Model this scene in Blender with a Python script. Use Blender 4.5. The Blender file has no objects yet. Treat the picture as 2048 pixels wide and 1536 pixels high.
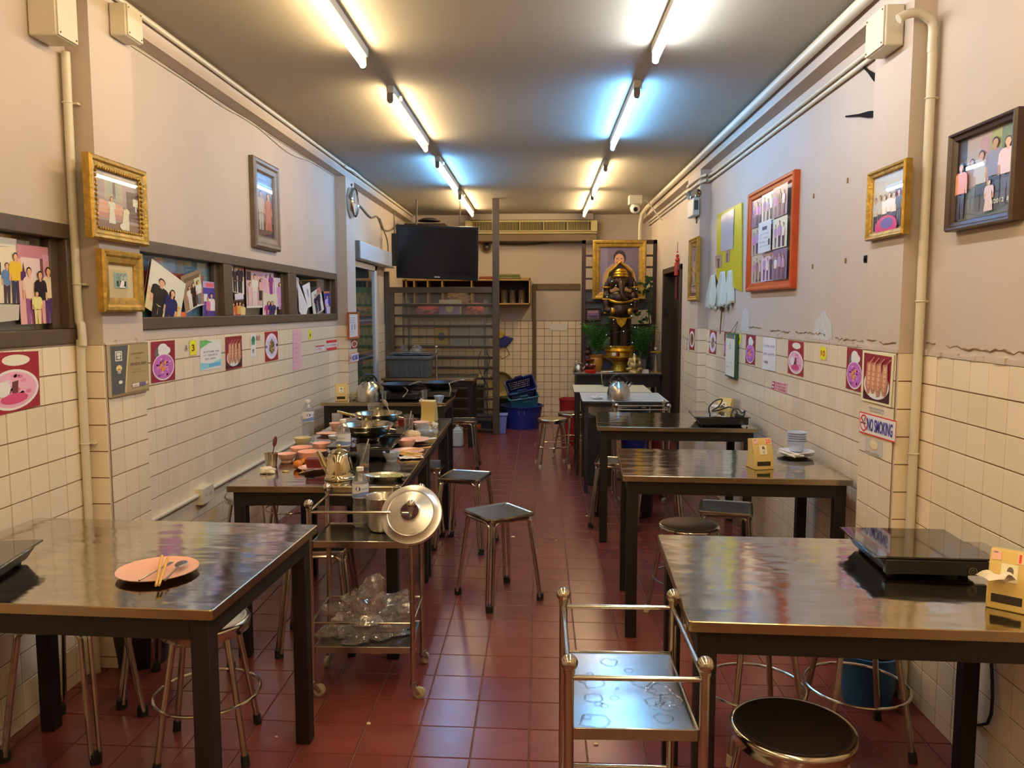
import bpy, math, random
from mathutils import Vector, Matrix, noise
random.seed(7)
SC = bpy.context.scene
COL = SC.collection
# ---------------------------------------------------------------- camera
F, EYE = 1585.0, 1.5
PITCH = math.atan(149 / F)
YAW = math.atan(56 * math.cos(PITCH) / F)
cam_d = bpy.data.cameras.new('camera')
cam = bpy.data.objects.new('camera', cam_d)
COL.objects.link(cam)
cam.location = (0, 0, EYE)
cam.rotation_euler = (math.pi / 2 - PITCH, 0, YAW)
cam_d.sensor_fit = 'HORIZONTAL'
cam_d.sensor_width = 36.0
cam_d.lens = 36.0 * F / 2048
cam_d.clip_start = 0.05
SC.camera = cam
# ---------------------------------------------------------------- world, exposure
world = bpy.data.worlds.new('world')
SC.world = world
world.use_nodes = True
world.node_tree.nodes['Background'].inputs[0].default_value = (0.9, 0.8, 0.7, 1)
world.node_tree.nodes['Background'].inputs[1].default_value = 0.05
SC.view_settings.view_transform = 'Standard'
SC.view_settings.look = 'None'
SC.view_settings.gamma = 1.0
SC.view_settings.use_curve_mapping = False
SC.view_settings.exposure = 0.0
SC.cycles.max_bounces = 8
SC.cycles.transparent_max_bounces = 16
SC.cycles.caustics_reflective = False
SC.cycles.caustics_refractive = False
SC.cycles.sample_clamp_indirect = 4.0
SC.cycles.use_denoising = True
WARM, WHITE, BLUE = (1.0, 0.74, 0.40), (0.94, 0.97, 1.0), (0.22, 0.66, 1.35)
LAMP_POWER = 75.0
# ---------------------------------------------------------------- pixel rays onto real planes (2048 x 1536 frame)
_fh = Vector((-math.sin(YAW), math.cos(YAW), 0))
_R = Vector((math.cos(YAW), math.sin(YAW), 0))
_FW = _fh * math.cos(PITCH) + Vector((0, 0, -math.sin(PITCH)))
_U = _R.cross(_FW)
_C = Vector((0, 0, EYE))
def ray(x, y): return _FW + _R * ((x - 1024) / F) + _U * ((768 - y) / F)
def oz(x, y, z): d = ray(x, y); return _C + d * ((z - EYE) / d.z)
def ox(x, y, X): d = ray(x, y); return _C + d * (X / d.x)
def oy(x, y, Y): d = ray(x, y); return _C + d * (Y / d.y)
def project(p):
    d = Vector(p) - _C; w = d.dot(_FW)
    return (1024 + F * d.dot(_R) / w, 768 - F * d.dot(_U) / w, w)
XL, XR, YB, ZC = -1.86, 1.435, 11.1, 2.80
# ---------------------------------------------------------------- objects and tags
def link(o, parent=None):
    COL.objects.link(o)
    if parent is not None: o.parent = parent
    return o
def tag(o, label=None, cat=None, group=None, kind=None):
    if label: o['label'] = label
    if cat: o['category'] = cat
    if group: o['group'] = group
    if kind: o['kind'] = kind
    return o
def thing(name, label=None, cat=None, loc=(0, 0, 0), rz=0.0, group=None):
    o = bpy.data.objects.new(name, None)
    o.empty_display_size = 0.1
    o.location = loc; o.rotation_euler = (0, 0, rz)
    link(o)
    return tag(o, label, cat, group)
def dup(root, loc, rz=0.0, label=None, group=None):
    r = root.copy(); link(r); r.location = loc; r.rotation_euler = (0, 0, rz)
    tag(r, label, None, group)
    for ch in root.children:
        c = ch.copy(); link(c, r)
        for g in ch.children:
            link(g.copy(), c)
    return r
# ---------------------------------------------------------------- mesh builder
class MB:
    def __init__(s): s.v = []; s.f = []; s.m = []
    def add(s, vs, fs, mi=0, M=None):
        b = len(s.v)
        s.v += [tuple(M @ Vector(p)) if M is not None else tuple(p) for p in vs]
        s.f += [tuple(i + b for i in f) for f in fs]; s.m += [mi] * len(fs)
        return s
    def box(s, x0, x1, y0, y1, z0, z1, mi=0, M=None):
        vs = [(x0, y0, z0), (x1, y0, z0), (x1, y1, z0), (x0, y1, z0), (x0, y0, z1), (x1, y0, z1), (x1, y1, z1), (x0, y1, z1)]
        return s.add(vs, [(0, 3, 2, 1), (4, 5, 6, 7), (0, 1, 5, 4), (1, 2, 6, 5), (2, 3, 7, 6), (3, 0, 4, 7)], mi, M)
    def frus(s, x0, x1, y0, y1, z0, z1, ix, iy, mi=0, M=None):      # bottom inset by ix, iy
        vs = [(x0 + ix, y0 + iy, z0), (x1 - ix, y0 + iy, z0), (x1 - ix, y1 - iy, z0), (x0 + ix, y1 - iy, z0), (x0, y0, z1), (x1, y0, z1), (x1, y1, z1), (x0, y1, z1)]
        return s.add(vs, [(0, 3, 2, 1), (4, 5, 6, 7), (0, 1, 5, 4), (1, 2, 6, 5), (2, 3, 7, 6), (3, 0, 4, 7)], mi, M)
    def tube(s, pts, r, n=8, mi=0, closed=False, M=None, cap=True):
        P = [Vector(p) for p in pts]; k = len(P)
        rs = r if isinstance(r, (list, tuple)) else [r] * k
        T = []
        for i in range(k):
            a = P[(i - 1) % k] if (closed or i > 0) else P[i]
            b = P[(i + 1) % k] if (closed or i < k - 1) else P[i]
            T.append((b - a).normalized())
        up = Vector((0, 0, 1)) if abs(T[0].z) < 0.9 else Vector((1, 0, 0))
        nrm = (up - T[0] * up.dot(T[0])).normalized()
        vs = []
        for i in range(k):
            nrm = nrm - T[i] * nrm.dot(T[i])
            if nrm.length < 1e-6: nrm = T[i].orthogonal()
            nrm.normalize(); bi = T[i].cross(nrm)
            for j in range(n):
                a = 2 * math.pi * j / n
                vs.append(P[i] + (nrm * math.cos(a) + bi * math.sin(a)) * rs[i])
        fs = []
        for i in range(k if closed else k - 1):
            i2 = (i + 1) % k
            for j in range(n):
                j2 = (j + 1) % n
                fs.append((i * n + j, i2 * n + j, i2 * n + j2, i * n + j2))
        if cap and not closed:
            fs.append(tuple(range(n))); fs.append(tuple((k - 1) * n + j for j in reversed(range(n))))
        return s.add(vs, fs, mi, M)
    def lathe(s, prof, n=24, mi=0, M=None, sx=1.0, sy=1.0):
        vs = []; fs = []; rings = []
        for (r, z) in prof:
            if r < 1e-6: rings.append([len(vs)]); vs.append((0, 0, z))
            else:
                rings.append(list(range(len(vs), len(vs) + n)))
                vs += [(sx * r * math.cos(2 * math.pi * j / n), sy * r * math.sin(2 * math.pi * j / n), z) for j in range(n)]
        for a, b in zip(rings, rings[1:]):
            for j in range(n):
                j2 = (j + 1) % n
                if len(a) == 1 and len(b) == 1: continue
                if len(a) == 1: fs.append((a[0], b[j2], b[j]))
                elif len(b) == 1: fs.append((a[j], a[j2], b[0]))
                else: fs.append((a[j], a[j2], b[j2], b[j]))
        return s.add(vs, fs, mi, M)
    def ball(s, c, r, n=12, k=8, mi=0, sc=(1, 1, 1), M=None):
        pr = [(max(0.0, math.sin(math.pi * i / k)), -math.cos(math.pi * i / k)) for i in range(k + 1)]
        pr[0] = (0, -1); pr[-1] = (0, 1)
        L = Matrix.Translation(c) @ Matrix.Diagonal((r * sc[0], r * sc[1], r * sc[2], 1))
        return s.lathe(pr, n, mi, (M @ L) if M is not None else L)
    def ring(s, R, r, z=0, n=24, m=8, mi=0, M=None, c=(0, 0)):
        return s.tube([(c[0] + R * math.cos(2 * math.pi * j / n), c[1] + R * math.sin(2 * math.pi * j / n), z) for j in range(n)], r, m, mi, True, M)
    def prism(s, poly, z0, z1, mi=0, M=None):
        n = len(poly)
        vs = [(x, y, z0) for x, y in poly] + [(x, y, z1) for x, y in poly]
        fs = [tuple(reversed(range(n))), tuple(range(n, 2 * n))] + [(i, (i + 1) % n, n + (i + 1) % n, n + i) for i in range(n)]
        return s.add(vs, fs, mi, M)
    def mesh(s, name, mats, smooth=40):
        me = bpy.data.meshes.new(name)
        me.from_pydata(s.v, [], s.f)
        for m in (mats if isinstance(mats, (list, tuple)) else [mats]): me.materials.append(m)
        if any(s.m): me.polygons.foreach_set('material_index', s.m)
        if smooth:
            me.polygons.foreach_set('use_smooth', [True] * len(me.polygons))
            me.set_sharp_from_angle(angle=math.radians(smooth))
        me.update()
        return me
    def build(s, name, mats, parent=None, smooth=40, bevel=0.0, seg=2):
        o = bpy.data.objects.new(name, s.mesh(name, mats, smooth))
        if bevel:
            b = o.modifiers.new('bevel', 'BEVEL'); b.width = bevel; b.segments = seg; b.limit_method = 'ANGLE'; b.harden_normals = False
        return link(o, parent)
def arc(c, r, a0, a1, n, ax='xz'):
    out = []
    for i in range(n + 1):
        a = math.radians(a0 + (a1 - a0) * i / n); u, w = r * math.cos(a), r * math.sin(a)
        out.append((c[0] + u, c[1], c[2] + w) if ax == 'xz' else (c[0], c[1] + u, c[2] + w) if ax == 'yz' else (c[0] + u, c[1] + w, c[2]))
    return out
def smooth_path(pts, k=4):
    P = [Vector(p) for p in pts]; out = []
    for i in range(len(P) - 1):
        a, b, c, d = P[max(i - 1, 0)], P[i], P[i + 1], P[min(i + 2, len(P) - 1)]
        for j in range(k):
            t = j / k
            out.append(0.5 * ((2 * b) + (c - a) * t + (2 * a - 5 * b + 4 * c - d) * t * t + (3 * b - a - 3 * c + d) * t ** 3))
    out.append(P[-1])
    return out
# ---------------------------------------------------------------- materials
def lin(c):
    if isinstance(c, str): c = [int(c[i:i + 2], 16) for i in (1, 3, 5)]
    return tuple(((v / 255) / 12.92 if v / 255 <= 0.04045 else ((v / 255 + 0.055) / 1.055) ** 2.4) for v in c) + (1.0,)
MATS = {}
def mat(name, color, rough=0.5, metal=0.0, var=0.0, vscale=6.0, bump=0.0, bscale=30.0, stain=None, coat=0.0, rand=0.0, rvar=0.0, spec=0.5, emit=0.0, stretch=None, bdist=0.01):
    if name in MATS: return MATS[name]
    m = bpy.data.materials.new(name); m.use_nodes = True
    nt = m.node_tree; N = nt.nodes; L = nt.links
    b = N['Principled BSDF']
    c = lin(color)
    b.inputs['Base Color'].default_value = c
    b.inputs['Roughness'].default_value = rough
    b.inputs['Metallic'].default_value = metal
    b.inputs['Specular IOR Level'].default_value = spec
    if coat: b.inputs['Coat Weight'].default_value = coat; b.inputs['Coat Roughness'].default_value = 0.06
    if emit: b.inputs['Emission Color'].default_value = c; b.inputs['Emission Strength'].default_value = emit
    tc = N.new('ShaderNodeTexCoord'); co = tc.outputs['Object']
    if stretch:
        mp = N.new('ShaderNodeMapping'); mp.inputs['Scale'].default_value = stretch
        L.new(co, mp.inputs['Vector']); co = mp.outputs['Vector']
    cur = None
    def nz(scale, detail=4.0):
        n = N.new('ShaderNodeTexNoise'); n.inputs['Scale'].default_value = scale; n.inputs['Detail'].default_value = detail
        L.new(co, n.inputs['Vector']); return n
    if var:
        n = nz(vscale); r = N.new('ShaderNodeValToRGB')
        r.color_ramp.elements[0].position = 0.3; r.color_ramp.elements[1].position = 0.7
        r.color_ramp.elements[0].color = tuple(v * (1 - var) for v in c[:3]) + (1,)
        r.color_ramp.elements[1].color = tuple(min(1, v * (1 + var * 0.6)) for v in c[:3]) + (1,)
        L.new(n.outputs['Fac'], r.inputs['Fac']); cur = r.outputs['Color']
    if stain:
        n = nz(stain[1], 6.0); r = N.new('ShaderNodeValToRGB')
        r.color_ramp.elements[0].position = stain[2]; r.color_ramp.elements[0].color = (0, 0, 0, 1)
        r.color_ramp.elements[1].position = min(1.0, stain[2] + 0.12); r.color_ramp.elements[1].color = (1, 1, 1, 1)
        L.new(n.outputs['Fac'], r.inputs['Fac'])
        mx = N.new('ShaderNodeMix'); mx.data_type = 'RGBA'
        L.new(r.outputs['Color'], mx.inputs['Factor'])
        if cur: L.new(cur, mx.inputs['A'])
        else: mx.inputs['A'].default_value = c
        mx.inputs['B'].default_value = lin(stain[0]); cur = mx.outputs['Result']
    if rand:
        oi = N.new('ShaderNodeObjectInfo'); hs = N.new('ShaderNodeHueSaturation')
        mr = N.new('ShaderNodeMapRange'); mr.inputs['To Min'].default_value = 1 - rand; mr.inputs['To Max'].default_value = 1 + rand
        L.new(oi.outputs['Random'], mr.inputs['Value']); L.new(mr.outputs['Result'], hs.inputs['Value'])
        if cur: L.new(cur, hs.inputs['Color'])
        else: hs.inputs['Color'].default_value = c
        cur = hs.outputs['Color']
    if cur: L.new(cur, b.inputs['Base Color'])
    if rvar:
        n = nz(vscale * 1.7); mr = N.new('ShaderNodeMapRange')
        mr.inputs['To Min'].default_value = max(0.02, rough - rvar); mr.inputs['To Max'].default_value = rough + rvar
        L.new(n.outputs['Fac'], mr.inputs['Value']); L.new(mr.outputs['Result'], b.inputs['Roughness'])
    if bump:
        n = nz(bscale, 2.0); bp = N.new('ShaderNodeBump'); bp.inputs['Strength'].default_value = bump; bp.inputs['Distance'].default_value = bdist
        L.new(n.outputs['Fac'], bp.inputs['Height']); L.new(bp.outputs['Normal'], b.inputs['Normal'])
    MATS[name] = m
    return m
def clear_mat(name, tint=(0.96, 0.98, 1.0), rough=0.03, base=0.03, bump=0.0, bscale=30.0, milk=0.0, milkc=(0.8, 0.8, 0.8)):
    if name in MATS: return MATS[name]
    m = bpy.data.materials.new(name); m.use_nodes = True
    nt = m.node_tree; N = nt.nodes; L = nt.links
    N.remove(N['Principled BSDF']); out = N['Material Output']
    t = N.new('ShaderNodeBsdfTransparent'); t.inputs['Color'].default_value = tuple(tint) + (1,)
    g = N.new('ShaderNodeBsdfGlossy'); g.inputs['Roughness'].default_value = rough
    lw = N.new('ShaderNodeLayerWeight'); lw.inputs['Blend'].default_value = 0.35
    mr = N.new('ShaderNodeMapRange'); mr.inputs['To Min'].default_value = base; mr.inputs['To Max'].default_value = 0.75
    pw = N.new('ShaderNodeMath'); pw.operation = 'POWER'; pw.inputs[1].default_value = 2.4
    lw.inputs['Blend'].default_value = 0.5
    L.new(lw.outputs['Facing'], pw.inputs[0]); L.new(pw.outputs[0], mr.inputs['Value'])
    mx = N.new('ShaderNodeMixShader'); L.new(mr.outputs['Result'], mx.inputs['Fac'])
    L.new(t.outputs[0], mx.inputs[1]); L.new(g.outputs[0], mx.inputs[2])
    last = mx
    if milk:
        d = N.new('ShaderNodeBsdfDiffuse'); d.inputs['Color'].default_value = tuple(milkc) + (1,)
        m2 = N.new('ShaderNodeMixShader'); m2.inputs['Fac'].default_value = milk
        L.new(mx.outputs[0], m2.inputs[1]); L.new(d.outputs[0], m2.inputs[2]); last = m2
    if bump:
        tc = N.new('ShaderNodeTexCoord'); n = N.new('ShaderNodeTexNoise'); n.inputs['Scale'].default_value = bscale
        L.new(tc.outputs['Object'], n.inputs['Vector'])
        bp = N.new('ShaderNodeBump'); bp.inputs['Strength'].default_value = bump; bp.inputs['Distance'].default_value = 0.01
        L.new(n.outputs['Fac'], bp.inputs['Height']); L.new(bp.outputs['Normal'], g.inputs['Normal']); L.new(bp.outputs['Normal'], lw.inputs['Normal'])
    L.new(last.outputs[0], out.inputs['Surface'])
    MATS[name] = m
    return m
def print_mat(name, rough):
    m = bpy.data.materials.new(name); m.use_nodes = True
    b = m.node_tree.nodes['Principled BSDF']; a = m.node_tree.nodes.new('ShaderNodeVertexColor'); a.layer_name = 'Col'
    m.node_tree.links.new(a.outputs['Color'], b.inputs['Base Color']); b.inputs['Roughness'].default_value = rough
    MATS[name] = m
    return m
PRINT = print_mat('print_matte', 0.5)
PHOTO = print_mat('print_glossy', 0.22)
PLASTER = mat('painted_plaster', (202, 188, 174), 0.62, var=0.07, vscale=1.6, stain=((190, 165, 135), 3.0, 0.68), bump=0.15, bscale=25)
CEILM = mat('ceiling_paint', (180, 174, 160), 0.7, var=0.05, vscale=1.2)
TILE = mat('cream_glazed_tile', (245, 231, 204), 0.16, rand=0.045, bump=0.05, bscale=9, spec=0.55)
GROUT = mat('wall_grout', (128, 98, 64), 0.9)
FTILE = mat('red_brown_floor_tile', (120, 60, 55), 0.24, rand=0.10, var=0.10, vscale=9, bump=0.015, bscale=5, rvar=0.06)
FGROUT = mat('floor_grout', (120, 82, 70), 0.9, var=0.3, vscale=14)
STEEL = mat('table_sheet_steel', (200, 196, 188), 0.11, 1.0, var=0.12, vscale=5, bump=0.2, bscale=2.4, rvar=0.05, bdist=0.012, stretch=(2.0, 5.0, 1.0))
STEELE = mat('table_edge_steel', (176, 158, 128), 0.3, 1.0, var=0.15, vscale=9, bump=0.3, bscale=14)
BLACK = mat('black_painted_steel', (13, 10, 8), 0.55, var=0.3, vscale=12)
CHROME = mat('chrome_tube', (200, 194, 182), 0.16, 1.0, var=0.15, vscale=14)
BRUSHED = mat('brushed_steel', (190, 186, 178), 0.26, 1.0, var=0.12, vscale=16)
POLISH = mat('polished_steel', (205, 198, 184), 0.12, 1.0)
RUBBER = mat('black_rubber', (18, 18, 18), 0.7)
SEATD = mat('dark_stool_seat_steel', (92, 94, 98), 0.32, 1.0, var=0.25, vscale=10, rvar=0.1)
BROWNF = mat('brown_painted_frame', (84, 70, 54), 0.5, var=0.15, vscale=8)
WHITEP = mat('white_paint', (232, 230, 224), 0.4)
WPLAS = mat('white_plastic', (228, 222, 206), 0.38)
CONDUIT = mat('cream_pvc_conduit', (220, 212, 190), 0.4, var=0.06, vscale=5)
BPLAS = mat('black_plastic', (20, 20, 22), 0.35)
BGLASS = mat('black_ceramic_glass', (10, 10, 11), 0.05, coat=0.5)
CORD = mat('black_cord', (16, 15, 14), 0.5)
GOLD = mat('gold_paint', (196, 150, 46), 0.3, 0.75, var=0.35, vscale=30, bump=0.3, bscale=60)
GOLDF = mat('gilded_frame', (190, 152, 66), 0.34, 0.6, var=0.3, vscale=25, bump=0.3, bscale=70)
PINK = mat('salmon_melamine', (246, 192, 172), 0.3)
WCHINA = mat('white_china', (226, 228, 232), 0.22)
LILAC = mat('pale_blue_melamine', (186, 198, 226), 0.3)
YPLAS = mat('cream_yellow_plastic', (226, 196, 118), 0.38)
TISSUE = mat('tissue_paper', (240, 230, 212), 0.9)
CHOP = mat('bamboo', (224, 178, 96), 0.55)
MAROON = mat('maroon_plastic', (112, 30, 26), 0.3)
ORANGE = mat('orange_peel', (222, 130, 36), 0.45, bump=0.3, bscale=160)
PET = clear_mat('clear_pet', (0.92, 0.94, 0.96), 0.05, 0.13, 0.35, 60, 0.05)
GLASS = clear_mat('drinking_glass', (0.94, 0.96, 0.96), 0.02, 0.12, 0, 1, 0.03)
PANE = clear_mat('window_pane', (0.93, 0.96, 0.97), 0.01, 0.04)
FGLAZ = clear_mat('picture_glass', (0.97, 0.98, 0.98), 0.015, 0.05)
WRAP = clear_mat('crumpled_clear_film', (0.95, 0.95, 0.95), 0.07, 0.2, 0.5, 40, 0.1, (0.9, 0.9, 0.9))
CLING = clear_mat('cling_film', (0.93, 0.95, 0.93), 0.1, 0.1, 0.6, 60, 0.1)
SHEET = clear_mat('cloudy_acrylic', (0.80, 0.80, 0.78), 0.2, 0.05, 0, 1, 0.14, (0.5, 0.45, 0.38))
WATER = clear_mat('drinking_water', (0.90, 0.93, 0.95), 0.02, 0.12, 0.5, 70)
# ---------------------------------------------------------------- flat print canvas (unit square, painted in layers)
class CV:
    def __init__(s, bg=None):
        s.v = []; s.f = []; s.c = []; s.lay = 0; s.gain = 1.4
        if bg: s.rect(0, 0, 1, 1, bg)
    def poly(s, pts, col, keep=False):
        if not keep: s.lay += 1
        b = len(s.v); cc = lin(col)
        for (x, y) in pts: s.v.append((x, y, s.lay)); s.c.append(cc)
        s.f.append(tuple(range(b, b + len(pts))))
    def rect(s, x0, y0, x1, y1, col, keep=False): s.poly([(x0, y0), (x1, y0), (x1, y1), (x0, y1)], col, keep)
    def ell(s, cx, cy, rx, ry, col, n=18, keep=False, a0=0, a1=360):
        m = n if a1 - a0 >= 360 else n + 1
        s.poly([(cx + rx * math.cos(math.radians(a0 + (a1 - a0) * i / n)), cy + ry * math.sin(math.radians(a0 + (a1 - a0) * i / n))) for i in range(m)], col, keep)
    def line(s, x0, y0, x1, y1, w, col, asp=1.0, keep=False):
        dx, dy = x1 - x0, (y1 - y0) * asp; l = math.hypot(dx, dy) or 1
        nx, ny = -dy / l * w / 2, dx / l * w / 2 / asp
        s.poly([(x0 + nx, y0 + ny), (x0 - nx, y0 - ny), (x1 - nx, y1 - ny), (x1 + nx, y1 + ny)], col, keep)
    def text(s, txt, x, y, w, h, col, bold=0.0):            # fits the text's bounding box into (x, y, w, h)
        cu = bpy.data.curves.new('text', 'FONT'); cu.body = txt; cu.offset = bold; cu.resolution_u = 3
        ob = bpy.data.objects.new('text', cu); COL.objects.link(ob)
        me = bpy.data.meshes.new_from_object(ob)
        vs = [v.co.copy() for v in me.vertices]; fs = [tuple(p.vertices) for p in me.polygons]
        bpy.data.objects.remove(ob); bpy.data.meshes.remove(me)
        if not vs: return
        ax, bx = min(v.x for v in vs), max(v.x for v in vs); ay, by = min(v.y for v in vs), max(v.y for v in vs)
        s.lay += 1; b = len(s.v); cc = lin(col)
        for v in vs:
            s.v.append((x + (v.x - ax) / max(bx - ax, 1e-6) * w, y + (v.y - ay) / max(by - ay, 1e-6) * h, s.lay)); s.c.append(cc)
        s.f += [tuple(i + b for i in f) for f in fs]
    def scrawl(s, x, y, w, h, col, n, seed=1):              # a line of lettering too small to read
        r = random.Random(seed); s.lay += 1; cw = w / n
        for i in range(n):
            if r.random() < 0.1: continue
            a = x + i * cw
            s.rect(a, y, a + cw * 0.22, y + h * r.uniform(0.7, 1), col, True)
            s.rect(a + cw * 0.22, y + h * 0.62, a + cw * 0.72, y + h * 0.8, col, True)
            if r.random() < 0.6: s.rect(a + cw * 0.55, y, a + cw * 0.75, y + h * 0.7, col, True)
            if r.random() < 0.3: s.rect(a + cw * 0.3, y + h * 1.05, a + cw * 0.7, y + h * 1.2, col, True)
    def person(s, x, y, h, shirt, pants, hair=(28, 22, 20), skin=(206, 160, 130), w=1.0, legs=True, longhair=False, dress=False, asp=1.0):
        """standing figure: feet at (x, y), height h in v units; asp = width of a u unit over a v unit"""
        k = h * w / asp; top = y + h
        def X(a): return x + a * k
        if longhair: s.ell(X(0), y + 0.88 * h, 0.07 * k, 0.115 * h, hair, 14)
        if legs and not dress:
            s.poly([(X(-0.10), y + 0.47 * h), (X(-0.09), y), (X(-0.015), y), (X(0), y + 0.42 * h)], pants)
            s.poly([(X(0), y + 0.42 * h), (X(0.015), y), (X(0.09), y), (X(0.10), y + 0.47 * h)], pants, True)
        for sg in (-1, 1):
            s.poly([(X(sg * 0.115), y + 0.8 * h), (X(sg * 0.15), y + 0.74 * h), (X(sg * 0.16), y + 0.45 * h), (X(sg * 0.12), y + 0.44 * h), (X(sg * 0.10), y + 0.7 * h)], skin)
            s.poly([(X(sg * 0.10), y + 0.82 * h), (X(sg * 0.15), y + 0.77 * h), (X(sg * 0.165), y + 0.6 * h), (X(sg * 0.11), y + 0.6 * h)], shirt)
        if dress: s.poly([(X(-0.12), y + 0.82 * h), (X(-0.09), y + 0.6 * h), (X(-0.15), y + 0.08 * h), (X(0.15), y + 0.08 * h), (X(0.09), y + 0.6 * h), (X(0.12), y + 0.82 * h)], shirt)
        else: s.poly([(X(-0.09), y + 0.83 * h), (X(-0.13), y + 0.8 * h), (X(-0.105), y + 0.45 * h), (X(0.105), y + 0.45 * h), (X(0.13), y + 0.8 * h), (X(0.09), y + 0.83 * h)], shirt)
        s.rect(X(-0.025), y + 0.8 * h, X(0.025), y + 0.88 * h, skin)
        s.ell(X(0), y + 0.935 * h, 0.058 * k, 0.07 * h, hair, 14)
        s.ell(X(0), y + 0.915 * h, 0.048 * k, 0.062 * h, skin, 14)
    def mesh(s, name, q, m, nrm, thick=0.0012, dz=0.00022):
        """q: world corners TL, TR, BR, BL"""
        tl, tr, br, bl = [Vector(p) for p in q]; nrm = Vector(nrm).normalized()
        vs = []; cs = [tuple(min(0.9, v * s.gain) for v in c[:3]) + (1.0,) for c in s.c]
        for (x, y, l) in s.v:
            a = bl.lerp(br, x); b = tl.lerp(tr, x)
            vs.append(a.lerp(b, y) + nrm * (thick + dz * l))
        fs = list(s.f)
        b = len(vs); vs += [bl, br, tr, tl] + [p + nrm * thick for p in (bl, br, tr, tl)]
        cs += [(0.6, 0.58, 0.54, 1)] * 8
        fs += [(b, b + 3, b + 2, b + 1), (b + 4, b + 5, b + 6, b + 7), (b, b + 1, b + 5, b + 4), (b + 1, b + 2, b + 6, b + 5), (b + 2, b + 3, b + 7, b + 6), (b + 3, b, b + 4, b + 7)]
        me = bpy.data.meshes.new(name); me.from_pydata([tuple(v) for v in vs], [], fs)
        at = me.color_attributes.new('Col', 'FLOAT_COLOR', 'POINT')
        at.data.foreach_set('color', [c for t in cs for c in t])
        me.materials.append(m); me.update()
        return me
NRM = {'x': {True: (1, 0, 0), False: (-1, 0, 0)}}
def plane_q(ax, V, px):
    f = {'x': ox, 'y': oy, 'z': oz}[ax]
    return [f(a, b, V) for a, b in px]
def nrm_of(ax, V): return (1, 0, 0) if ax == 'x' and V < 0 else (-1, 0, 0) if ax == 'x' else (0, -1, 0) if ax == 'y' else (0, 0, 1)
def flat(name, cv, ax, V, px, label=None, cat=None, group=None, parent=None, m=None, thick=0.0012, dz=0.00022):
    o = bpy.data.objects.new(name, cv.mesh(name, plane_q(ax, V, px), m or PRINT, nrm_of(ax, V), thick, dz))
    link(o, parent)
    return tag(o, label, cat, group)
def rect_px(x0, yt0, yb0, x1, yt1, yb1): return [(x0, yt0), (x1, yt1), (x1, yb1), (x0, yb0)]
# a frame that hangs on a wall: bars with depth, print, glass
def wall_frame(name, label, cat, ax, V, px, bw, dep, fm, cv, mat_in=None, bead=False, glass=True, group=None, inner=None):
    q = plane_q(ax, V, px); n = Vector(nrm_of(ax, V))
    up = Vector((0, 0, 1)); rt = up.cross(n)
    cen = sum(q, Vector()) / 4
    w = ((q[1] - q[0]).dot(rt) + (q[2] - q[3]).dot(rt)) / 2; h = ((q[0] - q[3]).z + (q[1] - q[2]).z) / 2
    back = cen - n * dep
    M = Matrix((tuple(rt) + (back.x,), tuple(up) + (back.y,), tuple(n) + (back.z,), (0, 0, 0, 1)))
    M = Matrix([[rt[i], up[i], n[i], back[i]] for i in range(3)] + [[0, 0, 0, 1]])
    t = thing(name, label, cat, (0, 0, 0), 0, group); t.matrix_world = M
    a, b = w / 2, h / 2
    fb = MB()
    def quad_ring(a0, b0, z0, a1, b1, z1):
        P0 = [(-a0, -b0, z0), (a0, -b0, z0), (a0, b0, z0), (-a0, b0, z0)]; P1 = [(-a1, -b1, z1), (a1, -b1, z1), (a1, b1, z1), (-a1, b1, z1)]
        fb.add(P0 + P1, [(i, (i + 1) % 4, 4 + (i + 1) % 4, 4 + i) for i in range(4)])
    prof = [(0, 0), (0, dep * 0.8), (bw * 0.15, dep), (bw * 0.35, dep * 0.97), (bw * 0.5, dep * 0.78), (bw * 0.85, dep * 0.72), (bw, dep * 0.5), (bw, 0.002)]
    for (o0, z0), (o1, z1) in zip(prof, prof[1:]): quad_ring(a - o0, b - o0, z0, a - o1, b - o1, z1)
    fb.add([(-a, -b, 0), (a, -b, 0), (a, b, 0), (-a, b, 0)], [(0, 3, 2, 1)])
    fb.build('frame', fm, t, smooth=0)
    if bead:
        bd = MB(); st = bw * 0.22
        for sg in (-1, 1):
            k = int((2 * b - 2 * bw) / (st * 1.6))
            for i in range(k): bd.ball((sg * (a - bw * 0.88), -b + bw + (i + 0.5) * (2 * b - 2 * bw) / k, dep * 0.72), st * 0.7, 6, 4)
            k = int((2 * a - 2 * bw) / (st * 1.6))
            for i in range(k): bd.ball((-a + bw + (i + 0.5) * (2 * a - 2 * bw) / k, sg * (b - bw * 0.88), dep * 0.72), st * 0.7, 6, 4)
        bd.build('beading', GOLDF, t)
    ia, ib = a - bw, b - bw
    z = dep * 0.35
    if mat_in:
        mb = MB(); mb.box(-ia, ia, -ib, ib, 0.003, z); mb.build('mount', mat_in, t, smooth=0)
        if inner: cx, cy, sx, sy = inner
        else: cx, cy, sx, sy = 0, 0, 0.55, 0.55
        q2 = [Vector(p) for p in ((cx * ia - sx * ia, cy * ib + sy * ib, z), (cx * ia + sx * ia, cy * ib + sy * ib, z), (cx * ia + sx * ia, cy * ib - sy * ib, z), (cx * ia - sx * ia, cy * ib - sy * ib, z))]
    else:
        q2 = [Vector(p) for p in ((-ia, ib, z), (ia, ib, z), (ia, -ib, z), (-ia, -ib, z))]
    link(bpy.data.objects.new('photo_print', cv.mesh('photo_print', q2, PHOTO, (0, 0, 1), 0.001, 0.00015)), t)
    if glass:
        g = MB(); zz = dep * 0.5
        g.add([(-ia, -ib, zz), (ia, -ib, zz), (ia, ib, zz), (-ia, ib, zz)], [(0, 1, 2, 3)]); g.build('glass', FGLAZ, t, smooth=0)
    return t
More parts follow.
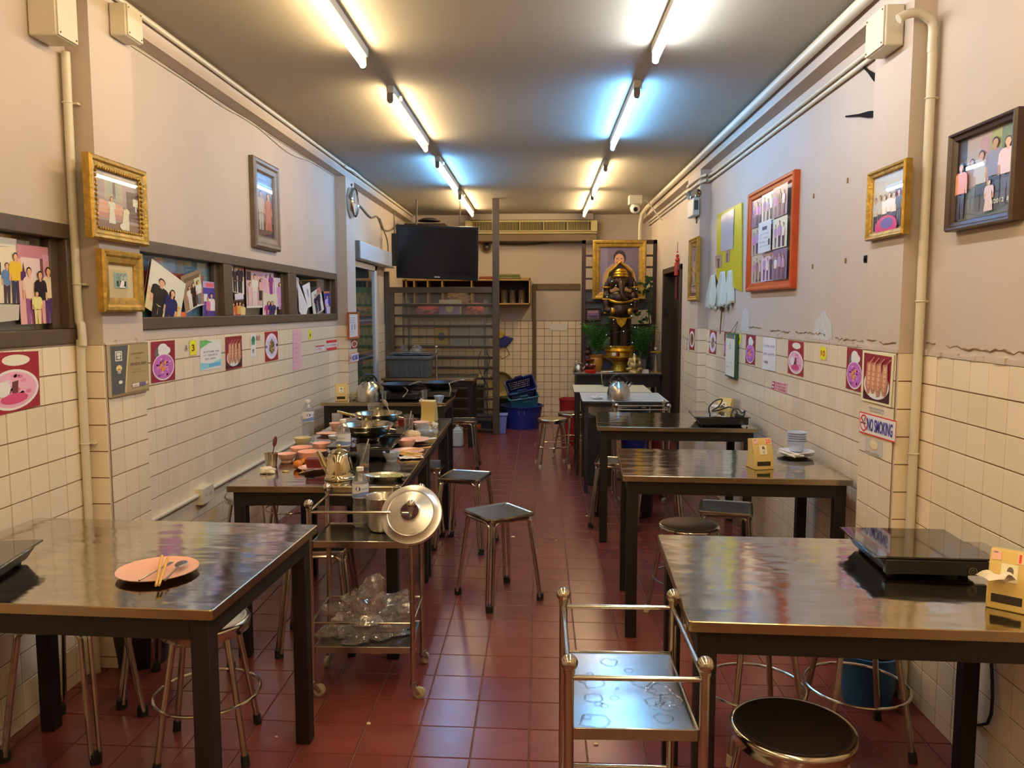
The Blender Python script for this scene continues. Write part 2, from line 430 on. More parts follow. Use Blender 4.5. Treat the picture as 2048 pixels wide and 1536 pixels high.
# ---------------------------------------------------------------- ceiling lamps (the room's light)
def emit_mat(name, col, power):
    m = bpy.data.materials.new(name); m.use_nodes = True
    b = m.node_tree.nodes['Principled BSDF']
    b.inputs['Base Color'].default_value = (0.9, 0.9, 0.9, 1)
    b.inputs['Emission Color'].default_value = tuple(col) + (1,); b.inputs['Emission Strength'].default_value = power
    return m
FRONT = 1.85
SIDE = 1.12
EM = {'whiter': emit_mat('strong_white_tube_glow', WHITE, LAMP_POWER * SIDE), 'bluer': emit_mat('strong_daylight_tube_glow', BLUE, LAMP_POWER * SIDE), 'front': emit_mat('front_warm_tube_glow', WARM, LAMP_POWER * FRONT), 'warm': emit_mat('warm_tube_glow', WARM, LAMP_POWER), 'white': emit_mat('white_tube_glow', WHITE, LAMP_POWER), 'blue': emit_mat('daylight_tube_glow', BLUE, LAMP_POWER)}
CAPM = mat('grey_lamp_holder', (120, 112, 100), 0.5)
BATT = mat('lamp_batten_enamel', (190, 186, 174), 0.45)
def lamp(x, y0, y1, kind, label, zc=ZC):
    t = thing('fluorescent_lamp', label, 'lamp', (x, (y0 + y1) / 2, zc), 0, 'fluorescent tubes on the ceiling')
    h = (y1 - y0) / 2
    MB().box(-0.022, 0.022, -h, h, -0.046, -0.0, 0).build('batten', BATT, t, bevel=0.006)
    tb = MB(); tb.tube([(-0.004, -h + 0.03, -0.082), (-0.004, h - 0.03, -0.082)], 0.0135, 12); tb.build('tube', EM[kind], t)
    for sg in (-1, 1):
        c = MB(); c.prism([(-0.02, -0.046), (-0.02, -0.085)] + [(-0.003 + 0.017 * math.cos(math.radians(a)), -0.085 + 0.017 * math.sin(math.radians(a))) for a in range(195, 346, 25)] + [(0.014, -0.085), (0.014, -0.046)], 0, 0.022, 0,
                Matrix(((1, 0, 0, 0), (0, 0, sg, sg * (h - 0.022) if sg > 0 else -h + 0.022), (0, 1, 0, 0), (0, 0, 0, 1))))
        c.build('lamp_holder', CAPM, t)
    s = MB(); s.tube([(0.03, -h + 0.16, -0.03), (0.03, -h + 0.2, -0.03)], 0.011, 8); s.build('starter', WPLAS, t)
lamp(-0.885, -1.62, -0.16, 'front', 'warm fluorescent tube over the shop front, behind the viewer on the photo-wall side')
lamp(0.565, -1.62, -0.16, 'front', 'warm fluorescent tube over the shop front, behind the viewer on the pipe side')
lamp(-0.885, 0.52, 1.98, 'warm', 'warm fluorescent tube overhead above the viewer, photo-wall side')
lamp(0.565, 0.52, 1.98, 'front', 'warm fluorescent tube overhead above the viewer, pipe side')
lamp(-0.885, 2.62, 4.08, 'warm', 'nearest warm yellow fluorescent tube in the left row, cut by the top edge')
lamp(-0.875, 4.72, 6.20, 'warm', 'warm yellow fluorescent tube, second in the left ceiling row')
lamp(-0.875, 6.86, 8.42, 'blue', 'bluish daylight fluorescent tube in the left ceiling row')
lamp(-0.88, 8.82, 10.45, 'warm', 'short-looking warm tube in front of the air conditioner, beside the brown post')
lamp(0.565, 2.62, 4.06, 'whiter', 'bright white fluorescent tube in the right row, cut by the top edge')
lamp(0.55, 4.66, 6.20, 'bluer', 'bluish daylight fluorescent tube in the right ceiling row')
lamp(0.57, 7.08, 8.66, 'warm', 'warm fluorescent tube, third in the right ceiling row')
lamp(0.575, 8.92, 10.55, 'warm', 'warm fluorescent tube at the far end of the right ceiling row')
# ---------------------------------------------------------------- setting
def structure(name, mb, m, parent=None, smooth=0):
    o = mb.build(name, m, parent, smooth)
    if parent is None: o['kind'] = 'structure'
    return o
floor = structure('floor', MB().box(-2.1, 1.75, -3, 11.2, -0.1, -0.004), FGROUT)
cb = MB().box(-2.1, 1.75, -3, 11.2, ZC, ZC + 0.1)
ceiling = structure('ceiling', cb, CEILM)
WT = 0.12
P1L, P1L2, P2L, P2L2 = 3.144, 3.467, 7.25, 7.58       # pilasters on the left wall
P1R, P1R2, P2R, P2R2 = 3.035, 3.36, 6.88, 7.45        # pilasters on the right wall
W1 = (1.0, 3.125, 1.366, 1.832); W2 = (3.585, 7.22, 1.405, 1.825); D1 = (7.74, 8.82, 1.98)
wl = MB()
X0, X1 = XL - WT, XL
def lw(y0, y1, z0, z1): wl.box(X0, X1, y0, y1, z0, z1)
lw(-3, W1[0], 0, ZC); lw(W1[0], W1[1], 0, W1[2]); lw(W1[0], W1[1], W1[3], ZC); lw(W1[1], W2[0], 0, ZC)
lw(W2[0], W2[1], 0, W2[2]); lw(W2[0], W2[1], W2[3], ZC); lw(W2[1], D1[0], 0, ZC); lw(D1[0], D1[1], D1[2], ZC); lw(D1[1], 11.1, 0, ZC)
wall_left = structure('wall_left', wl, PLASTER)
D2 = (8.12, 9.30, 1.96)
wr = MB()
for a in ((-3, D2[0], 0, ZC), (D2[0], D2[1], D2[2], ZC), (D2[1], 11.1, 0, ZC)): wr.box(XR, XR + WT, *a)
wall_right = structure('wall_right', wr, PLASTER)
wall_back = structure('wall_back', MB().box(-2.1, 1.75, YB, YB + 0.1, 0, ZC), PLASTER)
added_front_wall = structure('added_front_wall', MB().box(-2.1, 1.75, -3.1, -3, 0, ZC), PLASTER)  # unseen wall closing off the shop front, added to hold the lamp light in
def pil(parent, x0, x1, y0, y1):
    return MB().box(x0, x1, y0, y1, 0, ZC - 0.0).build('pilaster', PLASTER, parent, 0)
pl1 = pil(wall_left, XL, -1.762, P1L, P1L2); pl2 = pil(wall_left, XL, -1.762, P2L, P2L2)
pr1 = pil(wall_right, 1.352, XR, P1R, P1R2); pr2 = pil(wall_right, 1.352, XR, P2R, P2R2)
bl = MB().box(XL, -1.762, P1L2, P2L, 2.70, ZC); bl.box(XL, -1.762, P2L2, YB, 2.70, ZC); bl.box(XL, -1.762, -3, P1L, 2.70, ZC)
bl.build('beam', PLASTER, ceiling, 0)
br = MB().box(1.352, XR, P1R2, P2R, 2.68, ZC); br.box(1.352, XR, P2R2, YB, 2.68, ZC); br.box(1.352, XR, -3, P1R, 2.68, ZC)
br.build('beam', PLASTER, ceiling, 0)
MB().box(-0.95, 0.72, 10.98, YB, 2.72, ZC).build('beam', PLASTER, ceiling, 0)
# ---------------------------------------------------------------- tiles: every tile that shows large is an object of its own
def tile_mesh(su, sv, th, ch, m, shear=0.0):
    b = MB(); a, c = su / 2, sv / 2
    P = [(-a, -c, 0), (a, -c, 0), (a, c, 0), (-a, c, 0), (-a + ch, -c + ch, th), (a - ch, -c + ch, th), (a - ch, c - ch, th), (-a + ch, c - ch, th)]
    b.add([(x, y + shear * x, z) for x, y, z in P], [(4, 5, 6, 7), (0, 1, 5, 4), (1, 2, 6, 5), (2, 3, 7, 6), (3, 0, 4, 7)])
    return b.mesh('tile', m, 0)
def lay_tiles(cells, su, sv, gap, th, m, limit, shear=0.0, jit=0.0006):
    """cells: (parent, M, u0, u1, v0, v1); the `limit` largest in view become objects, the rest one joined part"""
    full = tile_mesh(su - gap, sv - gap, th, 0.0016, m, shear)
    ranked = []
    for c in cells:
        p, M, u0, u1, v0, v1 = c
        q = [M @ Vector((u, v + shear * u, 0)) for u, v in ((u0, v0), (u1, v0), (u1, v1), (u0, v1))]
        s = [project(k) for k in q]
        area = 0
        if min(k[2] for k in s) > 0.3:
            cx = sum(k[0] for k in s) / 4; cy = sum(k[1] for k in s) / 4
            if -40 < cx < 2088 and -40 < cy < 1576:
                area = abs(sum(s[i][0] * s[(i + 1) % 4][1] - s[(i + 1) % 4][0] * s[i][1] for i in range(4))) / 2
        ranked.append((area, c))
    ranked.sort(key=lambda t: -t[0])
    rest = {}
    for i, (a, (p, M, u0, u1, v0, v1)) in enumerate(ranked):
        uc, vc = (u0 + u1) / 2, (v0 + v1) / 2
        fu, fv = (u1 - u0 - gap) / (su - gap), (v1 - v0 - gap) / (sv - gap)
        if fu < 0.05 or fv < 0.05: continue
        loc = M @ Vector((uc, vc + shear * uc, random.uniform(-jit, jit)))
        L = Matrix.Translation(loc) @ M.to_3x3().to_4x4() @ Matrix.Diagonal((fu, fv, 1, 1))
        if i < limit and a > 60:
            o = bpy.data.objects.new('tile', full); o.matrix_world = L; link(o, p)
        else:
            mb = rest.setdefault(p.name, (p, MB()))[1]
            A, B, ch = (su - gap) / 2, (sv - gap) / 2, 0.0016
            P = [(-A, -B, 0), (A, -B, 0), (A, B, 0), (-A, B, 0), (-A + ch, -B + ch, th), (A - ch, -B + ch, th), (A - ch, B - ch, th), (-A + ch, B - ch, th)]
            mb.add([(x, y + shear * x, z) for x, y, z in P], [(4, 5, 6, 7), (0, 1, 5, 4), (1, 2, 6, 5), (2, 3, 7, 6), (3, 0, 4, 7)], 0, L)
    for p, mb in rest.values(): tag(mb.build('tile', m, p, 0), kind='stuff')
def edges(a, b, first, pitch):
    out = [a]; k = math.ceil((a - first) / pitch + 1e-6)
    while first + k * pitch < b - 0.008:
        if first + k * pitch > a + 0.008: out.append(first + k * pitch)
        k += 1
    return out + [b]
def field(parent, M, ue, ve, hole=None):
    return [(parent, M, u0, u1, v0, v1) for u0, u1 in zip(ue, ue[1:]) for v0, v1 in zip(ve, ve[1:]) if not (hole and hole((u0 + u1) / 2, (v0 + v1) / 2))]
def wallM(ax, V):       # u, v, outwards
    n = Vector(nrm_of(ax, V)); u = Vector((0, 0, 1)).cross(n); o = n * 0
    if ax == 'x': o = Vector((V, 0, 0))
    else: o = Vector((0, V, 0))
    return Matrix([[u[i], (0, 0, 1)[i], n[i], o[i]] for i in range(3)] + [[0, 0, 0, 1]])
PT = 0.109
# left wall: u = +y
zl = lambda top: edges(0, top, top % PT, PT)
zl1, zl2 = zl(1.359), zl(1.357)
cells = field(wall_left, wallM('x', XL), edges(1.6, P1L, 2.672, PT), zl1)
cells += field(pl1, wallM('y', P1L), [-1.86, -1.762], zl2)
cells += field(pl1, wallM('x', -1.762), [P1L + 0.012, P1L + 0.115, P1L + 0.22, P1L2], zl2)
cells += field(wall_left, wallM('x', XL), edges(P1L2, P2L, P1L2 + 0.05, PT), zl(1.3575 - 0.002))
cells += field(pl2, wallM('y', P2L), [-1.86, -1.762], zl2) + field(pl2, wallM('x', -1.762), edges(P2L, P2L2, P2L, PT), zl2)
cells += field(wall_left, wallM('x', XL), edges(D1[1] + 0.06, 11.1, D1[1], PT), zl(1.33))
lay_tiles(cells, PT, PT, 0.0028, 0.005, TILE, 300)
# right wall: u = -y
PV = 0.1065
zr = lambda top: edges(0, top, top % PV, PV)
cells = field(wall_right, wallM('x', XR), edges(-P1R, -1.5, -2.899, 0.11), zr(1.331))
cells += field(pr1, wallM('y', P1R), [1.352, XR], zr(1.336))
cells += field(pr1, wallM('x', 1.352), [-P1R2, -P1R2 + 0.11, -P1R2 + 0.215, -P1R - 0.012], zr(1.336))
cells += field(wall_right, wallM('x', XR), edges(-P2R, -P1R2, -P1R2 - 0.06, 0.11), zr(1.331))
cells += field(pr2, wallM('y', P2R), [1.352, XR], zr(1.34)) + field(pr2, wallM('x', 1.352), edges(-P2R2, -P2R, -P2R, 0.11), zr(1.34))
cells += field(wall_right, wallM('x', XR), edges(-D2[0] + 0.06, -P2R2, -P2R2, 0.11), zr(1.33)) + field(wall_right, wallM('x', XR), edges(-11.1, -D2[1] - 0.06, -11.1, 0.11), zr(1.33))
lay_tiles(cells, 0.11, PV, 0.0028, 0.005, TILE, 300)
cells = field(wall_back, wallM('y', YB), edges(-1.86, XR, -0.05, 0.11), zr(1.34))
lay_tiles(cells, 0.11, PV, 0.004, 0.005, TILE, 300)
# grout beds behind the tiles and the mortar line above them
def bed(parent, ax, V, pts, m=GROUT, name='grout_bed'):
    n = Vector(nrm_of(ax, V)); mb = MB()
    for (a, b, z0, z1) in pts:
        if ax == 'x': P = [(V + n.x * 0.0018, a, z0), (V + n.x * 0.0018, b, z0), (V + n.x * 0.0018, b, z1), (V + n.x * 0.0018, a, z1)]
        else: P = [(a, V - 0.0018, z0), (b, V - 0.0018, z0), (b, V - 0.0018, z1), (a, V - 0.0018, z1)]
        mb.add(P, [(0, 1, 2, 3)])
    return mb.build(name, m, parent, 0)
bed(wall_left, 'x', XL, [(1.6, P1L, 0, 1.359), (P1L2, P2L, 0, 1.356), (D1[1] + 0.06, 11.1, 0, 1.33)])
bed(wall_left, 'x', -1.762, [(P1L + 0.01, P1L2, 0, 1.357), (P2L, P2L2, 0, 1.357)]); bed(wall_left, 'y', P1L, [(-1.86, -1.764, 0, 1.357)]); bed(wall_left, 'y', P2L, [(-1.86, -1.764, 0, 1.357)])
bed(wall_right, 'x', XR, [(1.5, P1R, 0, 1.331), (P1R2, P2R, 0, 1.331), (P2R2, D2[0] - 0.06, 0, 1.33), (D2[1] + 0.06, 11.1, 0, 1.33)])
bed(wall_right, 'x', 1.352, [(P1R + 0.01, P1R2, 0, 1.336), (P2R, P2R2, 0, 1.34)]); bed(wall_right, 'y', P1R, [(1.354, XR, 0, 1.336)]); bed(wall_right, 'y', P2R, [(1.354, XR, 0, 1.34)])
bed(wall_back, 'y', YB, [(-1.86, XR, 0, 1.34)])
def mortar(parent, X, y0, y1, z, seed, n=None):
    r = random.Random(seed); mb = MB(); s = 1 if X < 0 else -1; y = y0
    while y < y1:
        d = min(r.uniform(0.03, 0.09), y1 - y)
        h = r.uniform(0.006, 0.022); t = r.uniform(0.004, 0.011)
        mb.box(min(X, X + s * t), max(X, X + s * t), y, y + d, z, z + h); y += d
    mb.build('mortar_ridge', PLASTER, parent, 0)
mortar(wall_right, XR, 1.5, P1R, 1.331, 1); mortar(wall_right, XR, P1R2, P2R, 1.331, 2); mortar(wall_right, 1.352, P1R, P1R2, 1.336, 3); mortar(wall_left, -1.762, P1L, P1L2, 1.357, 4)
CRACK = mat('cracked_plaster', (140, 110, 78), 0.9, var=0.4, vscale=40)
def crack(parent, X, segs, seed):
    r = random.Random(seed); mb = MB(); s = 1 if X < 0 else -1
    for (y0, y1, z) in segs:
        n = max(3, int(abs(y1 - y0) / 0.025)); P = []
        for i in range(n + 1): P.append((X + s * 0.001, y0 + (y1 - y0) * i / n, z + r.uniform(-0.006, 0.006)))
        mb.tube(P, [r.uniform(0.0006, 0.004) for _ in P], 5)
    mb.build('crack', CRACK, parent, 0)
crack(wall_right, XR, [(2.3, 2.85, 1.37), (3.5, 3.9, 1.36), (4.05, 4.5, 1.375), (4.6, 5.0, 1.37), (5.2, 5.5, 1.38), (2.93, 2.99, 1.372)], 5); crack(wall_right, 1.352, [(3.06, 3.2, 1.37), (3.24, 3.33, 1.375)], 6)
PATCH = mat('bare_plaster_patch', (206, 206, 204), 0.8, var=0.12, vscale=30)
def patch(parent, X, px, seed):
    r = random.Random(seed); n = Vector(nrm_of('x', X)); b = MB()
    b.add([ox(a, c, X) + n * 0.0012 for a, c in px], [tuple(range(len(px)))]); b.build('plaster_patch', PATCH, parent, 0)
patch(wall_right, XR, [(1628, 676), (1630, 640), (1640, 634), (1645, 622), (1652, 620), (1655, 634), (1664, 642), (1664, 676), (1650, 684), (1636, 682)], 1)
patch(wall_right, XR, [(1482, 660), (1484, 630), (1490, 616), (1497, 622), (1499, 640), (1497, 662)], 2)
# floor
FM = Matrix.Translation((0, 0, -0.0035))
cells = []
for i in range(-10, 9):
    for j in range(-10, 44):
        u0 = -0.033 + i * 0.1972; v0 = 2.715 + j * 0.1985
        if v0 < 0.9 or v0 > 11.1: continue
        cells.append((floor, FM, u0, u0 + 0.1972, v0, v0 + 0.1985))
lay_tiles(cells, 0.1972, 0.1985, 0.0042, 0.0035, FTILE, 300, shear=-0.03, jit=0.0003)
# ---------------------------------------------------------------- windows on the left wall
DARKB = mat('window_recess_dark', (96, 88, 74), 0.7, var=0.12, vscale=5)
TEALB = mat('teal_backing_panel', (132, 186, 206), 0.6, var=0.06, vscale=4)
SKYB = mat('sky_blue_backing_panel', (176, 220, 248), 0.6)
REDB = mat('red_backing_band', (196, 56, 46), 0.6)
def window(name, W, mull, backs):
    y0, y1, z0, z1 = W
    t = thing(name, None, None); t['kind'] = 'structure'
    fr = MB(); xi, xo = XL - 0.055, XL + 0.012; b = 0.058
    fr.box(xi, xo, y0, y1, z0, z0 + b); fr.box(xi, xo, y0, y1, z1 - b, z1)
    fr.box(xi, xo, y0, y0 + b, z0 + b, z1 - b); fr.box(xi, xo, y1 - b, y1, z0 + b, z1 - b)
    fr.build('window_frame', BROWNF, t, bevel=0.004)
    ys = [y0 + b] + [v for m in mull for v in m] + [y1 - b]
    for a, c in mull: MB().box(xi, xo - 0.002, a, c, z0 + b, z1 - b).build('mullion', BROWNF, t, bevel=0.003)
    for i in range(0, len(ys), 2):
        a, c = ys[i], ys[i + 1]
        MB().box(xi, xi + 0.03, c - 0.05, c, z0 + b, z1 - b).build('sash_stile', BROWNF, t, bevel=0.003)
        MB().box(xi + 0.008, xi + 0.012, a, c - 0.05, z0 + b, z1 - b).build('pane', PANE, t, 0)
    xb = XL - 0.068
    for (a, c, za, zb, m, dx) in backs: MB().box(xb, xb + 0.004 + dx, a, c, za, zb).build('backing_panel', m, t, 0)
    return t
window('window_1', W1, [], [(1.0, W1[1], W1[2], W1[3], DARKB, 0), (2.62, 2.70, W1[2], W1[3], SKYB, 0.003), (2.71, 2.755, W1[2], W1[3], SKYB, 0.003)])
ymul = [(ox(446, 590, XL).y, ox(463, 590, XL).y), (ox(575, 590, XL).y, ox(591, 590, XL).y)]
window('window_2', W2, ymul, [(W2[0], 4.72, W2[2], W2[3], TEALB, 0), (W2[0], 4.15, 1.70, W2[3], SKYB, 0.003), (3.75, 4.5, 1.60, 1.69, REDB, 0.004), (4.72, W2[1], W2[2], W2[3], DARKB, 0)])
# ---------------------------------------------------------------- doors
t = thing('door_1'); t['kind'] = 'structure'
xf = XL + 0.05
fr = MB(); fr.box(XL - WT, xf, D1[0], D1[0] + 0.035, 0, D1[2]); fr.box(XL - WT, xf, D1[1] - 0.1, D1[1], 0, D1[2]); fr.box(XL - WT, xf, D1[0], D1[1], D1[2] - 0.06, D1[2]); fr.build('door_frame', WHITEP, t, bevel=0.004)
cv = CV((46, 62, 60)); G1, G2 = (52, 112, 74), (38, 84, 66)
cv.rect(0, 0, 1, 0.90, G1)
for k in range(5):
    y = 0.90 - k * 0.205
    for r_ in range(3):
        for c_ in range(7):
            x = (c_ + 0.5) / 7; yy = y - 0.03 - r_ * 0.05
            cv.poly([(x - 0.06, yy), (x, yy - 0.024), (x + 0.06, yy), (x, yy + 0.024)], (30, 66, 84) if (r_ + c_) % 2 else (96, 136, 66), c_ > 0 or r_ > 0)
    cv.rect(0, y - 0.205 + 0.048, 1, y - 0.205 + 0.056, (196, 110, 50)); cv.rect(0, y - 0.205 + 0.03, 1, y - 0.205 + 0.046, (52, 62, 124)); cv.rect(0, y - 0.205 + 0.02, 1, y - 0.205 + 0.028, (170, 190, 220)); cv.rect(0, y - 0.205 + 0.004, 1, y - 0.205 + 0.018, (48, 70, 112)); cv.rect(0, y - 0.205 - 0.004, 1, y - 0.205 + 0.003, (190, 100, 46))
cv.rect(0.47, 0, 0.485, 0.93, (150, 190, 150))
xd = XL + 0.012
q = [Vector((xd, D1[0] + 0.035, 1.92)), Vector((xd, D1[1] - 0.1, 1.92)), Vector((xd, D1[1] - 0.1, 0.02)), Vector((xd, D1[0] + 0.035, 0.02))]
link(bpy.data.objects.new('patterned_curtain', cv.mesh('patterned_curtain', q, PRINT, (1, 0, 0))), t)
MB().box(xd + 0.016, xd + 0.019, D1[0] + 0.035, D1[1] - 0.1, 0.02, 1.92).build('pane', PANE, t, 0)
hd = MB(); hd.box(xf - 0.02, xf + 0.03, D1[0] + 0.0, D1[0] + 0.05, 1.27, 1.37); hd.build('door_handle', BRUSHED, t, bevel=0.006)
t = thing('door_2'); t['kind'] = 'structure'
DKW = mat('dark_brown_door_frame', (52, 32, 24), 0.5, var=0.2, vscale=10)
fr = MB(); b = 0.06
fr.box(XR - 0.02, XR + WT, D2[0], D2[0] + b, 0, D2[2]); fr.box(XR - 0.02, XR + WT, D2[1] - b, D2[1], 0, D2[2]); fr.box(XR - 0.02, XR + WT, D2[0], D2[1], D2[2] - b, D2[2]); fr.build('door_frame', DKW, t, bevel=0.004)
MB().box(XR + 0.09, XR + 0.115, D2[0] + b, D2[1] - b, 0, D2[2] - b).build('door_leaf', mat('dark_door_leaf', (30, 20, 17), 0.5), t, 0)
MB().box(XR + 0.06, XR + 0.085, D2[0] + 0.42, D2[0] + 0.47, 0, D2[2] - b).build('door_edge', mat('aluminium_door_edge', (150, 146, 136), 0.35, 0.8), t, 0)
t = thing('door_3'); t['kind'] = 'structure'
TRIM = mat('olive_brown_trim', (98, 82, 56), 0.5, var=0.1)
fr = MB(); fr.box(-0.105, -0.055, YB - 0.035, YB - 0.006, 0, 1.855); fr.box(-0.055, 0.56, YB - 0.035, YB - 0.006, 1.77, 1.855); fr.build('door_frame', TRIM, t, bevel=0.006)
MB().box(-0.055, 0.56, YB - 0.012, YB - 0.006, 1.345, 1.77).build('door_panel', PLASTER, t, 0)
MB().box(0.14, 0.38, YB - 0.016, YB - 0.006, 1.21, 1.30).build('notice_plate', WHITEP, t, 0)
MB().box(-1.86, -0.06, YB - 0.012, YB - 0.001, 1.345, 1.37).build('ledge', PLASTER, wall_back, 0)
# ---------------------------------------------------------------- pipes, conduits, boxes
def pipe(name, label, cat, pts, r, m=CONDUIT, n=10, group=None, clips=(), k=0):
    t = thing(name, label, cat, pts[0], 0, group); o = Vector(pts[0])
    P = smooth_path(pts, k) if k else [Vector(p) for p in pts]
    MB().tube([p - o for p in P], r, n).build('pipe', m, t)
    for c, ax, w in clips:
        c = Vector(c) - o
        R_ = Matrix.Translation(c)
        if ax == 'y': R_ = R_ @ Matrix.Rotation(math.pi / 2, 4, 'X')
        b = MB(); b.ring(r + 0.0015, 0.0025, 0, 12, 6, 0, R_); b.box(*w)
        b.build('pipe_clip', CONDUIT, t)
    return t
NOB = (0, 0.0005, 0, 0.0005, 0, 0.0005)
pipe('ceiling_pipe', 'thick cream water pipe along the ceiling edge over the orange photo frame', 'pipe', [(1.318, -2.9, 2.755), (1.318, 10.0, 2.755), (1.30, 10.3, 2.72), (1.29, 10.42, 2.6), (1.29, 10.44, 2.3)], 0.027, k=0)
zc1 = 2.575
pipe('wall_conduit', 'lower thin cream conduit under the beam above the orange frame', 'pipe', [(1.335, 3.25, 2.52), (1.41, 3.42, zc1), (1.418, 3.6, zc1), (1.418, 6.6, zc1), (1.38, 6.8, zc1), (1.334, 6.95, 2.56), (1.334, 7.4, 2.56), (1.40, 7.6, 2.6), (1.418, 7.8, 2.6), (1.418, 10.6, 2.6)], 0.011, k=3, clips=[((1.418, y, zc1), 'y', (-0.002, 0.014, -0.006, 0.006, -0.002, 0.002)) for y in ()])
pipe('wall_conduit', 'upper thin cream conduit just under the beam on the orange-frame wall', 'pipe', [(1.345, 3.2, 2.6), (1.41, 3.42, zc1 + 0.032), (1.418, 3.6, zc1 + 0.035), (1.418, 6.6, zc1 + 0.04), (1.38, 6.8, zc1 + 0.045), (1.336, 6.95, 2.61), (1.336, 7.4, 2.61), (1.40, 7.6, 2.635), (1.418, 7.8, 2.64), (1.418, 10.6, 2.64)], 0.011, k=3)
pipe('downpipe_conduit', 'cream conduit curving out of the junction box and down beside the NO SMOKING pilaster', 'pipe', [tuple(oy(1797, 38, 3.0)), tuple(oy(1815, 28, 3.0)), tuple(oy(1838, 26, 3.0)), tuple(oy(1856, 36, 3.0)), tuple(oy(1866, 52, 3.0)), (1.405, 3.0, 2.42), (1.408, 3.0, 2.3), (1.408, 3.0, 1.0), (1.408, 3.0, 0.0)], 0.0165, n=12, k=4)
def jbox(label, ax, cx, cy, cz, sx, sy, sz):
    t = thing('junction_box', label, 'junction box', (cx, cy, cz))
    MB().box(-sx / 2, sx / 2, -sy / 2, sy / 2, -sz / 2, sz / 2).build('box', CONDUIT, t, bevel=0.006)
    f = 1 if ax > 0 else -1
    MB().box(f * sx / 2, f * (sx / 2 + 0.006) if f > 0 else f * sx / 2, -sy / 2 + 0.004, sy / 2 - 0.004, -sz / 2 + 0.004, sz / 2 - 0.004).build('lid', CONDUIT, t) if f > 0 else MB().box(-sx / 2 - 0.006, -sx / 2, -sy / 2 + 0.004, sy / 2 - 0.004, -sz / 2 + 0.004, sz / 2 - 0.004).build('lid', CONDUIT, t)
    for a in (-1, 1):
        for b in (-1, 1):
            s = MB(); s.ball((f * (sx / 2 + 0.006), a * (sy / 2 - 0.015), b * (sz / 2 - 0.015)), 0.004, 8, 4); s.build('screw', BRUSHED, t)
jbox('white square junction box high on the pilaster with the NO SMOKING sign', -1, 1.315, 3.19, 2.555, 0.07, 0.17, 0.15)
jbox('dim cream junction box in the top corner over the group photo window', 1, -1.805, 2.98, 2.60, 0.105, 0.13, 0.22)
jbox('cream junction box hung on the pilaster above the gilt beaded frame, beside the ceiling pipe', 1, -1.725, 3.36, 2.68, 0.07, 0.13, 0.13)
for z in (): pass
lp = [(-1.835, 3.105, 2.49), (-1.838, 3.105, 1.55), (-1.825, 3.1, 1.44), (-1.822, 3.098, 1.36), (-1.836, 3.105, 1.26), (-1.836, 3.105, 0.0)]
pipe('downpipe_conduit', 'cream conduit running down the corner left of the two gilt frames', 'pipe', lp, 0.0165, n=12, k=3)
for (x, y, z, lab) in ((-1.836, 3.105, 0.96, 'small pipe clip low on the left corner conduit beside the tiles'), (-1.838, 3.105, 1.60, 'small pipe clip on the left corner conduit beside the gilt mount frame'), (-1.838, 3.105, 2.30, 'small pipe clip high on the left corner conduit under the junction box'),
                       (1.408, 3.0, 1.53, 'small pipe clip mid height on the conduit beside the NO SMOKING pilaster'), (1.408, 3.0, 0.96, 'small pipe clip low on the conduit above the black cooker'), (1.408, 3.0, 2.26, 'small pipe clip high on the conduit near the junction box')):
    c = MB(); c.ring(0.0175, 0.003, 0, 14, 6); s = 1 if x > 0 else 1
    c.box(0.012, 0.034, -0.004, 0.012, -0.004, 0.004) if x > 0 else c.box(0.008, 0.034, 0.01, 0.03, -0.004, 0.004)
    o = c.build('pipe_clip', CONDUIT); o.location = (x, y, z); tag(o, lab, 'clip')
pipe('ceiling_pipe', 'slim cream pipe along the ceiling edge above the photo windows', 'pipe', [(-1.742, -2.9, 2.775), (-1.742, 6.9, 2.775), (-1.735, 7.1, 2.768), (-1.725, 7.4, 2.77), (-1.735, 7.7, 2.775), (-1.742, 8, 2.775), (-1.742, 11.0, 2.775)], 0.0125, n=8, k=2)
def cable(label, pts, r=0.004, m=None, k=4):
    o0 = Vector(pts[0]); b = MB(); b.tube([p - o0 for p in smooth_path(pts, k)], r, 6)
    o = b.build('cable', m or CONDUIT); o.location = o0
    return tag(o, label, 'cable')
cable('thin sagging cable pinned under the beam above the tall grey frame', [(-1.853, 3.47, 2.70), (-1.853, 4.2, 2.692), (-1.853, 4.7, 2.68), (-1.853, 5.2, 2.695), (-1.853, 5.9, 2.65), (-1.853, 6.5, 2.69), (-1.853, 7.24, 2.695)])
cable('thin straight cable along the wall under the beam on the photo-window side', [(-1.8545, 3.47, 2.692), (-1.8545, 5.0, 2.69), (-1.8545, 7.24, 2.70)], 0.003)
cable('tangled grey cable draped from the clock pilaster to the corner behind the television', [(-1.75, 7.45, 2.66), (-1.845, 7.7, 2.58), (-1.85, 8.2, 2.56), (-1.845, 8.7, 2.50), (-1.85, 9.1, 2.55), (-1.845, 9.4, 2.44), (-1.84, 9.9, 2.48), (-1.83, 10.3, 2.60)], 0.009, mat('grey_cable', (120, 112, 100), 0.6))
cable('second grey cable drooping beside the television corner', [(-1.845, 9.2, 2.54), (-1.83, 9.35, 2.42), (-1.80, 9.4, 2.3), (-1.79, 9.4, 2.12)], 0.008, MATS['grey_cable'])
pipe('skirting_conduit', 'cream conduit along the tiles feeding the wall socket behind the long tables', 'pipe', [(-1.842, 3.47, 0.50), (-1.842, 6.2, 0.50)], 0.012)
